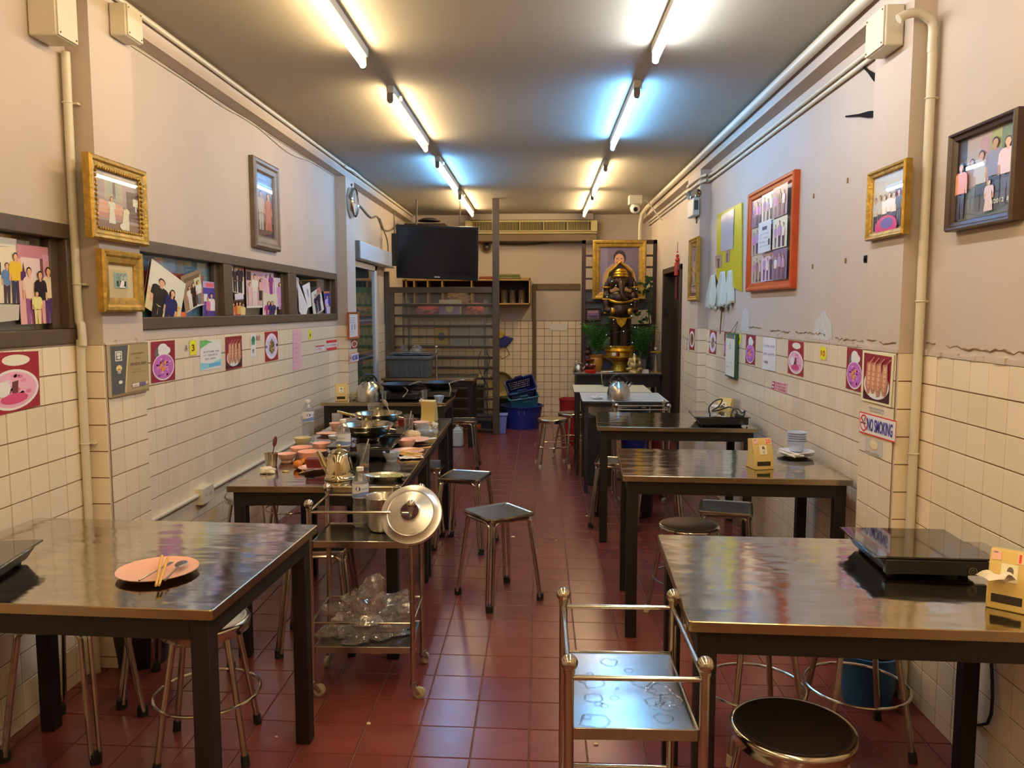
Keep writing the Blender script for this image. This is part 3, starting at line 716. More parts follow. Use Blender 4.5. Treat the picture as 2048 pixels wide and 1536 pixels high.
# ---------------------------------------------------------------- tables
TH = 0.76
def slab(lx, ly, z0, z1, r=0.008, n=3):
    P = []
    for cx, cy, a0 in ((lx / 2 - r, ly / 2 - r, 0), (-lx / 2 + r, ly / 2 - r, 90), (-lx / 2 + r, -ly / 2 + r, 180), (lx / 2 - r, -ly / 2 + r, 270)):
        P += [(cx + r * math.cos(math.radians(a0 + 90 * i / n)), cy + r * math.sin(math.radians(a0 + 90 * i / n))) for i in range(n + 1)]
    return P, z0, z1
def table(label, cx, cy, lx, ly, rot, topm=None, edgem=None, edge=0.026, group=None, h=TH, legm=None, apron=0.062, lw_=0.05):
    t = thing('dining_table', label, 'table', (cx, cy, 0), math.radians(rot), group)
    b = MB(); P, z0, z1 = slab(lx, ly, h - edge, h); n = len(P)
    b.add([(x, y, z0) for x, y in P] + [(x, y, z1 - 0.002) for x, y in P] + [(x * (1 - 0.004 / lx), y * (1 - 0.004 / ly), z1) for x, y in P],
          [tuple(reversed(range(n)))] + [(i, (i + 1) % n, n + (i + 1) % n, n + i) for i in range(n)] + [(n + i, n + (i + 1) % n, 2 * n + (i + 1) % n, 2 * n + i) for i in range(n)], 1)
    b.add([(x * (1 - 0.004 / lx), y * (1 - 0.004 / ly), z1) for x, y in P], [tuple(range(n))], 0)
    b.build('tabletop', [topm or STEEL, edgem or STEELE], t, 30)
    lm = legm or BLACK; a, c, ins = lx / 2, ly / 2, 0.022
    za, zb = h - edge - apron, h - edge
    for sg in (-1, 1):
        MB().box(-a + ins + lw_, a - ins - lw_, sg * (c - ins - 0.012) - 0.011, sg * (c - ins - 0.012) + 0.011, za, zb).build('apron', lm, t)
        MB().box(sg * (a - ins - 0.012) - 0.011, sg * (a - ins - 0.012) + 0.011, -c + ins + lw_, c - ins - lw_, za, zb).build('apron', lm, t)
        for s2 in (-1, 1):
            x, y = sg * (a - ins - lw_ / 2), s2 * (c - ins - lw_ / 2)
            MB().box(x - lw_ / 2, x + lw_ / 2, y - lw_ / 2, y + lw_ / 2, 0, zb).build('leg', lm, t, bevel=0.003)
    return t
GT = 'steel topped dining tables'
table('steel topped table nearest the viewer with the salmon plate of chopsticks', -1.30, 2.29, 1.03, 0.79, -3.0, group=GT)
table('steel topped table nearest the viewer with the black cooker and the tissue box numbered 11', 0.888, 2.185, 1.03, 0.735, -2.6, group=GT)
table('steel topped table with the stack of pale blue bowls and the tissue box numbered 20', 0.892, 3.83, 1.0, 0.705, -3.4, group=GT)
table('steel topped table with the small black cooker and its coiled cord', 0.885, 5.335, 1.0, 0.73, -3.6, group=GT)
table('near half of the long dish-littered table, with the golden kettle', -0.955, 3.765, 0.74, 1.05, 0.6, group=GT)
table('far half of the long dish-littered table, with the cream tissue box seen from behind', -0.965, 4.825, 0.74, 1.06, 0.6, group=GT)
table('steel topped table carrying the two big woks and the tall steel kettle', -1.247, 6.575, 1.01, 0.69, 0, group=GT)
table('steel topped table holding the grey crate in front of the slatted partition', -1.21, 8.80, 1.01, 0.64, 0, group=GT)
WLAM = mat('white_laminate', (214, 222, 224), 0.28, var=0.03)
DKL = mat('dark_grey_leg', (44, 44, 46), 0.5)
table('white laminate table with the whistling kettle and the little plate', 0.70, 6.735, 0.70, 0.70, -1.0, WLAM, DKL, 0.016, 'white folding tables', legm=DKL, apron=0.03, lw_=0.03)
table('white laminate table pushed against the other white one, before the shrine', 0.665, 7.46, 0.70, 0.70, -1.0, mat('cream_laminate', (218, 220, 196), 0.3), DKL, 0.016, 'white folding tables', legm=DKL, apron=0.03, lw_=0.03)
table('dark shrine table under the gilded statue and potted palms', 0.915, 9.47, 1.02, 0.56, 0, mat('grey_cloth_top', (150, 146, 142), 0.5), DKL, 0.022, h=0.76, apron=0.14, lw_=0.045)
# ---------------------------------------------------------------- stools
SEATB = mat('chrome_seat_brown_reflection', (88, 66, 42), 0.14, 1.0, var=0.2, vscale=8)  # same chrome as the others; its brown reflection is put into the colour
SEATK = mat('seat_dark_reflection', (30, 21, 16), 0.22, coat=0.3)  # dark surroundings mirrored in the seat, painted as its base colour
SEATC = mat('chrome_seat', (206, 204, 200), 0.14, 1.0)
CREAMT = mat('cream_rubber_tip', (206, 196, 168), 0.6)
SEATW = mat('beige_lit_seat_steel', (178, 160, 124), 0.34, 1.0)  # beige light falling on the steel seat, painted into the base colour
def round_stool(label, x, y, rz, seatm, tipm=RUBBER, R=0.145, H=0.46):
    t = thing('round_stool', label, 'stool', (x, y, 0), math.radians(rz), 'round steel stools')
    s = MB(); s.lathe([(0, H), (R - 0.02, H), (R - 0.012, H + 0.001)], 40, 0); s.lathe([(R - 0.012, H + 0.001), (R - 0.004, H + 0.002), (R + 0.003, H - 0.004), (R + 0.004, H - 0.012), (R, H - 0.02), (R, H - 0.036), (R - 0.006, H - 0.038), (R - 0.012, H - 0.02), (0, H - 0.018)], 40, 1)
    s.build('seat', [seatm, CHROME], t, 50)
    for k in range(4):
        a = math.radians(45 + 90 * k); u = Vector((math.cos(a), math.sin(a), 0))
        top, bot = u * 0.118 + Vector((0, 0, H - 0.03)), u * 0.195 + Vector((0, 0, 0.02))
        l = MB(); l.tube([top, bot], 0.0105, 10); l.build('leg', CHROME, t)
        f = MB(); f.tube([bot + (top - bot) * 0.04, u * 0.197], [0.0135, 0.0145], 10); f.build('foot_tip', tipm, t)
    g = MB(); g.ring(0.172, 0.0055, 0.2, 36, 8); g.build('foot_ring', CHROME, t)
    return t
def square_stool(label, x, y, rz, H=0.46, seatm=None):
    t = thing('square_stool', label, 'stool', (x, y, 0), math.radians(rz), 'square steel stools')
    W = 0.275
    P, _, _ = slab(W, W, 0, 0, 0.025, 5); n = len(P)
    s = MB()
    prof = [(0.0, H - 0.016), (1.0, H - 0.016), (1.012, H - 0.006), (1.0, H), (0.93, H - 0.001), (0.90, H - 0.003)]
    rings = [[(x_ * k, y_ * k, z) for x_, y_ in P] for k, z in prof[1:]]
    vs = [v for r in rings for v in r]; fs = [(i * n + j, i * n + (j + 1) % n, (i + 1) * n + (j + 1) % n, (i + 1) * n + j) for i in range(len(rings) - 1) for j in range(n)]
    s.add(vs, fs + [tuple(reversed(range(n)))], 1)
    s.add([(x_ * 0.90, y_ * 0.90, H - 0.003) for x_, y_ in P], [tuple(range(n))], 0)
    s.build('seat', [seatm or SEATD, CHROME], t, 40)
    for k in range(4):
        a = math.radians(90 * k); M = Matrix.Rotation(a, 4, 'Z'); l = MB()
        c, b, r = W / 2 - 0.012, 0.165, 0.0085
        zt = H - 0.026
        # two tubes per corner: each comes out from under a seat edge and bends down the same leg
        for d in (0, 1):
            o1, o2 = (0.0, -0.019) if d else (-0.019, 0.0)
            e = [(c + o1 - (0.11 if d == 0 else 0), c + o2 - (0.11 if d else 0), zt)]
            for i in range(6):
                th = math.radians(90 * i / 5); q = 0.028
                al = -q + q * math.sin(th); dz = -q + q * math.cos(th)
                e.append((c + o1 + (al if d == 0 else 0), c + o2 + (al if d else 0), zt + dz))
            e.append((b + o1, b + o2, 0.02))
            l.tube(e, r, 8, 0, False, M)
        l.build('leg', CHROME, t)
        f = MB(); f.tube([(b - 0.0095, b - 0.0095, 0.035), (b - 0.0095, b - 0.0095, 0.0)], [0.0185, 0.0195], 10, 0, False, M); f.build('foot_tip', RUBBER, t)
    return t
square_stool('square steel stool standing alone in the aisle, turned cornerwise', -0.212, 4.03, 36)
square_stool('square steel stool in the aisle behind the cornerwise one, beside the long table', -0.47, 4.93, -14)
square_stool('square steel stool tucked half under the far half of the long table', -0.775, 5.28, -8)
square_stool('square steel stool between the wok table and the crate table, by the white jug', -0.74, 7.45, 0)
square_stool('square steel stool under the table with the pale blue bowls', 0.99, 4.165, -14)
square_stool('square steel stool poking out between the two tables with black cooker and blue bowls', 0.535, 5.50, -10, H=0.45)
square_stool('square steel stool under the salmon plate table, against the tiled wall', -1.625, 2.61, 0)
square_stool('square steel stool under the salmon plate table behind the wall-side stool', -1.43, 2.98, 4)
square_stool('square steel stool behind the trolley with the bottle, under the golden kettle', -0.985, 3.44, 6)
square_stool('square steel stool under the small black cooker table', 0.80, 5.33, -4)
round_stool('round steel stool with a dark brown seat, nearest, beside the wet trolley', 0.638, 1.925, 20, SEATK, R=0.15)
round_stool('round steel stool under the cooker table near the blue bin, seat hidden', 1.105, 2.69, 0, SEATB)
round_stool('round steel stool under the cooker table next to the wet trolley, seat hidden', 0.745, 2.67, 10, SEATB, CREAMT)
round_stool('round steel stool with a brown-reflecting mirror seat behind the cooker table', 0.727, 3.80, 30, SEATB, CREAMT)
round_stool('round steel stool with cream feet standing free at the back of the aisle', 0.125, 7.55, 8, SEATW, CREAMT, R=0.142)
round_stool('round steel stool just behind the free-standing one, before the red bucket', 0.33, 7.98, 30, SEATB, CREAMT, R=0.142)
round_stool('round steel stool with a shiny chrome seat peeping out from the salmon plate table', -1.13, 2.56, 12, SEATC)
round_stool('round steel stool between the tiled wall and the long table, by the wall socket', -1.63, 4.36, 0, SEATC, CREAMT)
round_stool('round steel stool against the tiled wall beside the middle of the long table', -1.63, 5.08, 24, SEATC, CREAMT)
# ---------------------------------------------------------------- trolleys
def trolley(label, x, y, rz, W=0.395, D=0.325, wheels=(20, 200, 320, 60), wet=False):
    t = thing('serving_trolley', label, 'trolley', (x, y, 0), math.radians(rz), 'steel serving trolleys')
    a, b = W / 2, D / 2
    TRAY = mat('trolley_tray_steel', (186, 184, 178), 0.22, 1.0, var=0.1, vscale=10, rvar=0.06)
    for i, (sx, sy) in enumerate(((-1, -1), (1, -1), (1, 1), (-1, 1))):
        p = MB(); p.tube([(sx * a, sy * b, 0.062), (sx * a, sy * b, 0.75)], 0.0105, 12); p.build('post', CHROME, t)
        k = MB(); k.ball((sx * a, sy * b, 0.764), 0.0185, 20, 12); k.tube([(sx * a, sy * b, 0.742), (sx * a, sy * b, 0.752)], 0.0125, 12); k.build('ball_finial', CHROME, t)
        M = Matrix.Translation((sx * a, sy * b, 0)) @ Matrix.Rotation(math.radians(wheels[i]), 4, 'Z')
        c = MB(); c.tube([(0, 0, 0.045), (0, 0, 0.066)], 0.014, 10, 0, False, M); c.prism([(-0.012, 0.05), (0.012, 0.05), (0.03, 0.022), (0.018, 0.018)], -0.013, -0.011, 0, M @ Matrix(((1, 0, 0, 0), (0, 0, 1, 0), (0, 1, 0, 0), (0, 0, 0, 1)))); c.prism([(-0.012, 0.05), (0.012, 0.05), (0.03, 0.022), (0.018, 0.018)], 0.011, 0.013, 0, M @ Matrix(((1, 0, 0, 0), (0, 0, 1, 0), (0, 1, 0, 0), (0, 0, 0, 1))))
        co = c.build('caster', BRUSHED, t)
        w = MB(); w.lathe([(0, -0.009), (0.018, -0.009), (0.0235, -0.006), (0.0235, 0.006), (0.018, 0.009), (0, 0.009)], 20, 0, M @ Matrix.Translation((0.024, 0, 0.0235)) @ Matrix.Rotation(math.pi / 2, 4, 'X'))
        w.build('wheel', mat('cream_caster_wheel', (176, 168, 140), 0.5), co)
    for s in (-1, 1):
        r = MB(); r.tube([(-a, s * b, 0.732), (a, s * b, 0.732)], 0.006, 10); r.build('rail', CHROME, t)
        r = MB(); r.tube([(s * a, -b, 0.732), (s * a, b, 0.732)], 0.006, 10); r.build('rail', CHROME, t)
        r = MB(); r.tube([(-a, s * b, 0.298), (a, s * b, 0.298)], 0.005, 10); r.build('rail', CHROME, t)
        r = MB(); r.tube([(s * a, -b, 0.298), (s * a, b, 0.298)], 0.005, 10); r.build('rail', CHROME, t)
    for z in (0.618, 0.20):
        s = MB(); u, v = a - 0.008, b - 0.008
        s.box(-u, u, -v, v, z - 0.026, z - 0.004)
        for q in ((-u, u, -v - 0.001, -v + 0.004), (-u, u, v - 0.004, v + 0.001), (-u - 0.001, -u + 0.004, -v, v), (u - 0.004, u + 0.001, -v, v)): s.box(q[0], q[1], q[2], q[3], z - 0.027, z)
        s.build('tray', TRAY, t, bevel=0.002)
    if wet:
        r = random.Random(4); p = MB()
        for i in range(26):
            cx, cy, R = r.uniform(-a + 0.04, a - 0.04), r.uniform(-b + 0.04, b - 0.04), r.choice((0.004, 0.006, 0.01, 0.022, 0.03))
            n = 16; P = []
            for j in range(n):
                q = 2 * math.pi * j / n; rr = R * (1 + 0.45 * noise.noise((math.cos(q) * 1.7 + i * 3.1, math.sin(q) * 1.7, i)))
                P.append((max(-a + 0.012, min(a - 0.012, cx + rr * math.cos(q) * r.uniform(1.0, 1.15))), max(-b + 0.012, min(b - 0.012, cy + rr * math.sin(q)))))
            z = 0.6142; m = len(P)
            p.add([(x_, y_, z) for x_, y_ in P] + [(cx + (x_ - cx) * 0.9, cy + (y_ - cy) * 0.9, z + 0.0016) for x_, y_ in P] + [(cx + (x_ - cx) * 0.8, cy + (y_ - cy) * 0.8, z) for x_, y_ in P],
                  [(k, (k + 1) % m, m + (k + 1) % m, m + k) for k in range(m)] + [(m + k, m + (k + 1) % m, 2 * m + (k + 1) % m, 2 * m + k) for k in range(m)])
        o = p.build('spilt_water', WATER, t); o['kind'] = 'stuff'
    return t
trolley('steel trolley holding a water bottle, plastic bag and hung pot lid', -0.683, 3.07, 1.0, 0.39, 0.283, wheels=(30, -10, 70, 250))
trolley('empty wet steel trolley with ball finials, nearest the viewer in the aisle', 0.205, 1.80, 90.0, 0.40, 0.283, wet=True)
trolley('small steel trolley parked in front of the white tables', 0.79, 6.21, 0, 0.40, 0.26)
# ---------------------------------------------------------------- small builders
def spot(px, py, z=TH): return oz(px, py, z)
def wpx(n, p): return n * project(p)[2] / F            # metres covered by n pixels at point p
def lathe_thing(name, label, cat, p, prof, m, rz=0, group=None, n=28, part=None, sm=50):
    b = MB(); b.lathe(prof, n); o = b.build(part or name, m, None, sm); o.name = name
    o.location = p; o.rotation_euler = (0, 0, rz)
    return tag(o, label, cat, group)
def bowl_prof(r, h, foot=0.55, t=0.0035):
    return [(0, 0.004), (r * foot, 0.004), (r * foot, 0), (r * foot + 0.003, 0.0), (r * (foot + 0.02) + 0.002, 0.006), (r * 0.80, h * 0.36), (r * 0.94, h * 0.72), (r, h), (r + 0.001, h + 0.002), (r - t, h), (r * 0.92 - t, h * 0.70), (r * 0.76 - t, h * 0.40), (r * foot - t, 0.011), (0, 0.009)]
def plate_prof(r, h=0.016):
    return [(0, 0.002), (r * 0.55, 0.002), (r * 0.58, 0), (r * 0.62, 0.002), (r * 0.72, h * 0.45), (r, h), (r, h + 0.002), (r * 0.94, h * 0.95), (r * 0.70, h * 0.5 + 0.002), (r * 0.6, 0.006), (0, 0.005)]
def bowl(label, px, py, wide, h, m, z=TH, foot=0.55, group='salmon bowls', name='bowl'):
    p = spot(px, py, z); r = wpx(wide, p) / 2
    return lathe_thing(name, label, 'bowl', p, bowl_prof(r, h, foot), m, group=group)
def plate(label, px, py, wide, m, z=TH, h=0.016, group='plates on the tables'):
    p = spot(px, py, z); r = wpx(wide, p) / 2
    return lathe_thing('plate', label, 'plate', p, plate_prof(r, h), m, group=group)
LABELP = CV
def bottle(label, px, py, z=TH, H=0.238, water=0.0, face=0.0, s=1.0):
    p = spot(px, py, z)
    t = thing('water_bottle', label, 'bottle', p, face, 'clear plastic water bottles')
    R = 0.0325 * s; k = H
    pr = [(0, 0.004), (R * 0.5, 0.006), (R * 0.8, 0), (R, 0.008)]
    for i in range(5): pr += [(R, 0.02 + i * 0.016), (R * 0.955, 0.028 + i * 0.016)]
    pr += [(R * 0.90, k * 0.44), (R, k * 0.48), (R, k * 0.74), (R * 0.93, k * 0.79), (R * 0.62, k * 0.88), (0.0125, k * 0.925), (0.0125, k * 0.955)]
    b = MB(); b.lathe(pr, 28); b.build('body', PET, t, 60)
    c = MB(); c.lathe([(0.0125, k * 0.94), (0.0152, k * 0.94), (0.0152, k * 0.995), (0.0135, k), (0, k)], 20); c.build('cap', mat('white_bottle_cap', (236, 236, 232), 0.4), t)
    cv = CV((232, 236, 244)); cv.poly([(0, 0.2), (0.3, 0.45), (0.6, 0.3), (1, 0.55), (1, 0.1), (0.5, 0.08), (0, 0.02)], (120, 146, 206))
    for u in (0.2, 0.7): cv.ell(u, 0.66, 0.05, 0.16, (62, 78, 176)); cv.scrawl(u + 0.08, 0.58, 0.16, 0.14, (84, 96, 170), 7, 3)
    vs, nn = [], 28; lz0, lz1 = k * 0.50, k * 0.735
    # the label is a printed sleeve: wrap the canvas round the bottle
    sub = CV(); sub.v = []; 
    V = []; Fc = []; Cc = []
    def emit(poly, lay, col):
        b0 = len(V)
        for (u, v) in poly:
            a = 2 * math.pi * u; rr = R + 0.0006 + lay * 0.00012
            V.append((rr * math.cos(a), rr * math.sin(a), lz0 + (lz1 - lz0) * v)); Cc.append(col)
        Fc.append(tuple(range(b0, len(V))))
    for f in cv.f:
        P = [(cv.v[i][0], cv.v[i][1]) for i in f]; lay = cv.v[f[0]][2]; col = cv.c[f[0]]
        u0, u1 = min(q[0] for q in P), max(q[0] for q in P)
        if len(P) == 4 and abs(u1 - u0) > 0.9:
            for j in range(nn): emit([(j / nn, 0), ((j + 1) / nn, 0), ((j + 1) / nn, 1), (j / nn, 1)], lay, col)
        elif u1 - u0 > 0.4:
            tp = [0, 0.3, 0.6, 1.0]; hi = [0.2, 0.45, 0.3, 0.55]; lo = [0.02, 0.06, 0.085, 0.1]
            def itp(L, u):
                for q in range(3):
                    if u <= tp[q + 1]: return L[q] + (L[q + 1] - L[q]) * (u - tp[q]) / (tp[q + 1] - tp[q])
                return L[-1]
            for j in range(nn):
                a, c_ = j / nn, (j + 1) / nn; emit([(a, itp(lo, a)), (c_, itp(lo, c_)), (c_, itp(hi, c_)), (a, itp(hi, a))], lay, col)
        else: emit(P, lay, col)
    me = bpy.data.meshes.new('label_band'); me.from_pydata(V, [], Fc)
    me.color_attributes.new('Col', 'FLOAT_COLOR', 'POINT').data.foreach_set('color', [x for c_ in Cc for x in c_])
    me.materials.append(PRINT); link(bpy.data.objects.new('label_band', me), t)
    if water:
        w = MB(); hw = k * water; w.lathe([(0, 0.008), (R * 0.78, 0.008), (R - 0.002, 0.014)] + [(R * (0.965 if i % 2 else 0.93), 0.02 + i * 0.008) for i in range(1, int((hw - 0.02) / 0.008))] + [(R * 0.93, hw), (0, hw)], 24); w.build('water', WATER, t, 60)
    return t
def tumbler(label, px, py, wide, H, z=TH, straw=None, drink=0.0, name='drinking_glass', m=None, group='drinking glasses', p=None):
    p = p or spot(px, py, z); r = wpx(wide, p) / 2
    t = thing(name, label, 'glass', p, 0, group)
    b = MB(); b.lathe([(0, 0), (r * 0.78, 0), (r, H), (r - 0.0022, H), (r * 0.76 - 0.002, 0.008), (0, 0.008)], 28); b.build('body', m or GLASS, t, 50)
    if drink:
        d = MB(); d.lathe([(0, 0.009), (r * 0.75 - 0.003, 0.009), (r * 0.78, H * drink), (0, H * drink)], 20); d.build('drink', mat('amber_drink', (190, 110, 40), 0.2), t)
    if straw is not None:
        s = MB(); s.tube([(-r * 0.4 * straw, 0, 0.01), (r * 0.85 * straw, 0, H * 1.22)], 0.003, 8); s.build('straw', mat('clear_straw', (214, 206, 200), 0.4), t)
    return t
def crumple(name, label, cat, p, sx, sy, sz, m, seed, sub=5, rz=0.0, amp=0.55, group=None, freq=2.2, flatten=True):
    """a crumpled sheet or bag: a wrinkled closed surface sitting on p"""
    b = MB(); n, k = 10 * sub // 2, 6 * sub // 2
    vs = []; fs = []
    for i in range(k + 1):
        for j in range(n):
            th = math.pi * i / k; ph = 2 * math.pi * j / n
            v = Vector((math.sin(th) * math.cos(ph), math.sin(th) * math.sin(ph), math.cos(th)))
            d = 1 + amp * (abs(noise.noise(v * freq + Vector((seed, 0, 0)))) * 1.6 - 0.4) + amp * 0.5 * (abs(noise.noise(v * freq * 2.7 + Vector((0, seed, 0)))) - 0.2)
            v = Vector((v.x * sx * d, v.y * sy * d, v.z * sz * d + sz * 0.55))
            if flatten and v.z < 0: v.z = 0.001 * (i % 2)
            vs.append(v)
    for i in range(k):
        for j in range(n): fs.append((i * n + j, (i + 1) * n + j, (i + 1) * n + (j + 1) % n, i * n + (j + 1) % n))
    b.add(vs, fs); o = b.build(name, m, None, 20); o.location = p; o.rotation_euler = (0, 0, rz)
    return tag(o, label, cat, group)
def sheet(name, label, cat, p, sx, sy, m, seed, amp=0.006, rz=0.0, n=10, group=None, curl=0.0):
    """a thin limp sheet lying on a surface"""
    b = MB(); vs = []; fs = []
    for i in range(n + 1):
        for j in range(n + 1):
            x, y = (i / n - 0.5), (j / n - 0.5)
            z = 0.002 + amp * (0.5 + noise.noise((x * 4 + seed, y * 4, seed))) + curl * max(0, abs(x) - 0.2) ** 2
            vs.append((x * sx, y * sy, max(0.0012, z)))
    N1 = n + 1
    for i in range(n):
        for j in range(n): fs.append((i * N1 + j, (i + 1) * N1 + j, (i + 1) * N1 + j + 1, i * N1 + j + 1))
    b.add(vs, fs); b.add([(x, y, z - 0.001) for x, y, z in vs], [tuple(reversed(f)) for f in fs])
    o = b.build(name, m, None, 60); o.location = p; o.rotation_euler = (0, 0, rz)
    return tag(o, label, cat, group)
def stick(name, label, cat, a, b, r0, r1, m, group=None):
    a, b = Vector(a), Vector(b); q = MB(); q.tube([Vector(), b - a], [r0, r1], 8)
    o = q.build(name, m); o.location = a
    return tag(o, label, cat, group)
def spoon(label, a, b, m, group='spoons', wide=0.017):
    a, b = Vector(a), Vector(b); d = b - a; t = thing('spoon', label, 'spoon', a, 0, group)
    q = MB(); q.tube([d * 0.0, d * 0.5, d * 0.8], [0.0032, 0.0022, 0.003], 8); q.build('handle', m, t)
    ang = math.atan2(d.y, d.x); q = MB()
    M = Matrix.Translation(d * 0.9) @ Matrix.Rotation(ang, 4, 'Z') @ Matrix.Rotation(-math.atan2(d.z, math.hypot(d.x, d.y)), 4, 'Y')
    q.ball((0, 0, 0), 1, 14, 8, 0, (0.026, wide, 0.004), M); q.build('bowl', m, t)
    return t
def tissue_box(label, px, py, rz, num=None, z=TH, tissue=True, p=None, pull=0.05, dirt=True):
    p = p or spot(px, py, z)
    t = thing('tissue_dispenser', label, 'tissue box', p, math.radians(rz), 'cream tissue dispensers')
    # side profile (y towards the back, z up): leaning front, curved back, extruded along x
    W = 0.047
    fr = [(-0.055, 0.0), (-0.052, 0.03), (-0.043, 0.075), (-0.027, 0.118), (-0.014, 0.142)]
    bk = [(0.030, 0.135), (0.026, 0.10), (0.024, 0.06), (0.030, 0.025), (0.045, 0.0)]
    prof = fr + bk; n = len(prof)
    b = MB(); b.add([(-W, y, z_) for y, z_ in prof] + [(W, y, z_) for y, z_ in prof], [tuple(range(n)), tuple(reversed(range(n, 2 * n)))] + [(i, n + i, n + (i + 1) % n, (i + 1) % n) for i in range(n)])
    b.build('body', YPLAS, t, 30, bevel=0.003)
    def onfront(u, zz):
        for (y0, z0), (y1, z1) in zip(fr, fr[1:]):
            if z0 <= zz <= z1 + 1e-6: return Vector((u, y0 + (y1 - y0) * (zz - z0) / (z1 - z0) - 0.0006, zz))
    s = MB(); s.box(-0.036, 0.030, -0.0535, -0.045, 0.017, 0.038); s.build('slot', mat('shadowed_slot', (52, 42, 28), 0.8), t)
    if dirt:
        cv = CV((226, 206, 176)); cv.ell(0.55, 0.6, 0.2, 0.25, (90, 74, 60)); cv.rect(0.4, 0.1, 0.7, 0.5, (176, 150, 120)); cv.ell(0.45, 0.45, 0.25, 0.12, (244, 238, 226))
        q = [onfront(-0.02, 0.112), onfront(0.016, 0.112), onfront(0.016, 0.07), onfront(-0.02, 0.07)]
        link(bpy.data.objects.new('sticker', cv.mesh('sticker', q, PRINT, (0, -0.9, 0.35))), t)
    if num:
        cv = CV((238, 178, 140)); cv.text(num, 0.1, 0.1, 0.8, 0.8, (196, 52, 40), 0.02)
        q = [onfront(0.012, 0.139), onfront(0.044, 0.139), onfront(0.044, 0.115), onfront(0.012, 0.115)]
        link(bpy.data.objects.new('number_label', cv.mesh('number_label', q, PRINT, (0, -0.9, 0.4))), t)
        cv = CV((240, 160, 150)); cv.rect(0.15, 0.75, 0.6, 0.9, (90, 90, 120))
        q = [onfront(-0.042, 0.138), onfront(-0.022, 0.138), onfront(-0.022, 0.118), onfront(-0.042, 0.118)]
        link(bpy.data.objects.new('pink_sticker', cv.mesh('pink_sticker', q, PRINT, (0, -0.9, 0.4))), t)
    if tissue:
        s = MB(); P = []
        for i in range(7):
            for j in range(5):
                u = -0.026 + 0.04 * j / 4; v = i / 6
                P.append((u * (1 + 0.5 * v) - pull * 0.5 * v, -0.048 - pull * v + 0.006 * math.sin(j * 2.1 + i), 0.075 + 0.022 * math.sin(v * 2.6) + 0.004 * math.cos(j * 1.7)))
        s.add(P, [(i * 5 + j, i * 5 + j + 1, (i + 1) * 5 + j + 1, (i + 1) * 5 + j) for i in range(6) for j in range(4)]); s.build('tissue', TISSUE, t, 60)
    return t
def cooker(label, cx, cy, w, d, rz, z=TH, h=0.062, cord=None, logo=True):
    t = thing('induction_cooker', label, 'cooker', (cx, cy, z), math.radians(rz), 'black induction cookers')
    b = MB(); b.frus(-w / 2 + 0.012, w / 2 - 0.012, -d / 2 + 0.004, d / 2 - 0.004, 0.008, h - 0.006, 0.03, 0.012); b.build('base', BPLAS, t, bevel=0.004)
    g = MB(); g.box(-w / 2, w / 2, -d / 2, d / 2, h - 0.007, h); g.build('glass_top', BGLASS, t, bevel=0.0025)
    f = MB(); f.box(-w / 2 + 0.03, w / 2 - 0.012, -d / 2 - 0.002, -d / 2 + 0.02, 0.014, h - 0.008); f.build('control_panel', BPLAS, t, bevel=0.002)
    for sx in (-1, 1):
        for sy in (-1, 1):
            q = MB(); q.lathe([(0, 0), (0.012, 0), (0.013, 0.01), (0, 0.01)], 12, 0, Matrix.Translation((sx * (w / 2 - 0.06), sy * (d / 2 - 0.04), 0))); q.build('foot', RUBBER, t)
    if logo:
        l = MB(); M = Matrix.Translation((w / 2 - 0.055, -d / 2 - 0.0032, h * 0.42)) @ Matrix.Rotation(math.pi / 2, 4, 'X')
        l.ring(0.0105, 0.0009, 0, 20, 5, 0, M); l.tube([M @ Vector((-0.006, -0.002, 0)), M @ Vector((0, 0.006, 0)), M @ Vector((0.006, -0.001, 0))], 0.0009, 5); l.tube([M @ Vector((-0.004, -0.004, 0)), M @ Vector((0.005, -0.004, 0))], 0.0009, 5)
        l.build('emblem', mat('grey_emblem', (120, 116, 104), 0.4, 0.5), t)
    if cord:
        c = MB(); c.tube(smooth_path(cord, 5), 0.004, 7); c.build('power_cord', CORD, t)
    return t
# ---------------------------------------------------------------- salmon plate table (nearest)
P0 = spot(316, 1147)
plate('salmon pink plate holding chopsticks and cutlery on the nearest table', 316, 1147, 155, PINK, h=0.014)
zc_ = 0.778
stick('chopstick', 'wooden chopstick on the nearest plate, the one nearer the wall', 'chopstick', oz(312, 1171, zc_), oz(324, 1112, zc_ + 0.012), 0.0034, 0.0042, CHOP, 'chopsticks on the nearest plate')
stick('chopstick', 'wooden chopstick on the nearest plate, the one beside the fork', 'chopstick', oz(318, 1170, zc_), oz(336, 1115, zc_ + 0.012), 0.0034, 0.0042, CHOP, 'chopsticks on the nearest plate')
FORKM = mat('grey_steel_cutlery', (150, 148, 150), 0.28, 1.0)
spoon('steel spoon lying on the nearest salmon plate, bowl up', oz(330, 1160, zc_), oz(366, 1124, zc_ + 0.006), FORKM)
t = thing('fork', 'steel fork beside the spoon on the nearest salmon plate', 'fork', oz(278, 1161, zc_))
a = Vector(); d = oz(344, 1124, zc_ + 0.008) - oz(278, 1161, zc_)
q = MB(); q.tube([a, d * 0.7], [0.003, 0.0022], 6); q.build('handle', FORKM, t)
q = MB(); sd = Vector((-d.y, d.x, 0)).normalized() * 0.004
for k in (-1.5, -0.5, 0.5, 1.5): q.tube([d * 0.7, d * 0.78 + sd * k, d + sd * k], 0.0011, 5)
q.build('tines', FORKM, t)
ck = oz(87, 1078, 0.822); ra = math.radians(10)
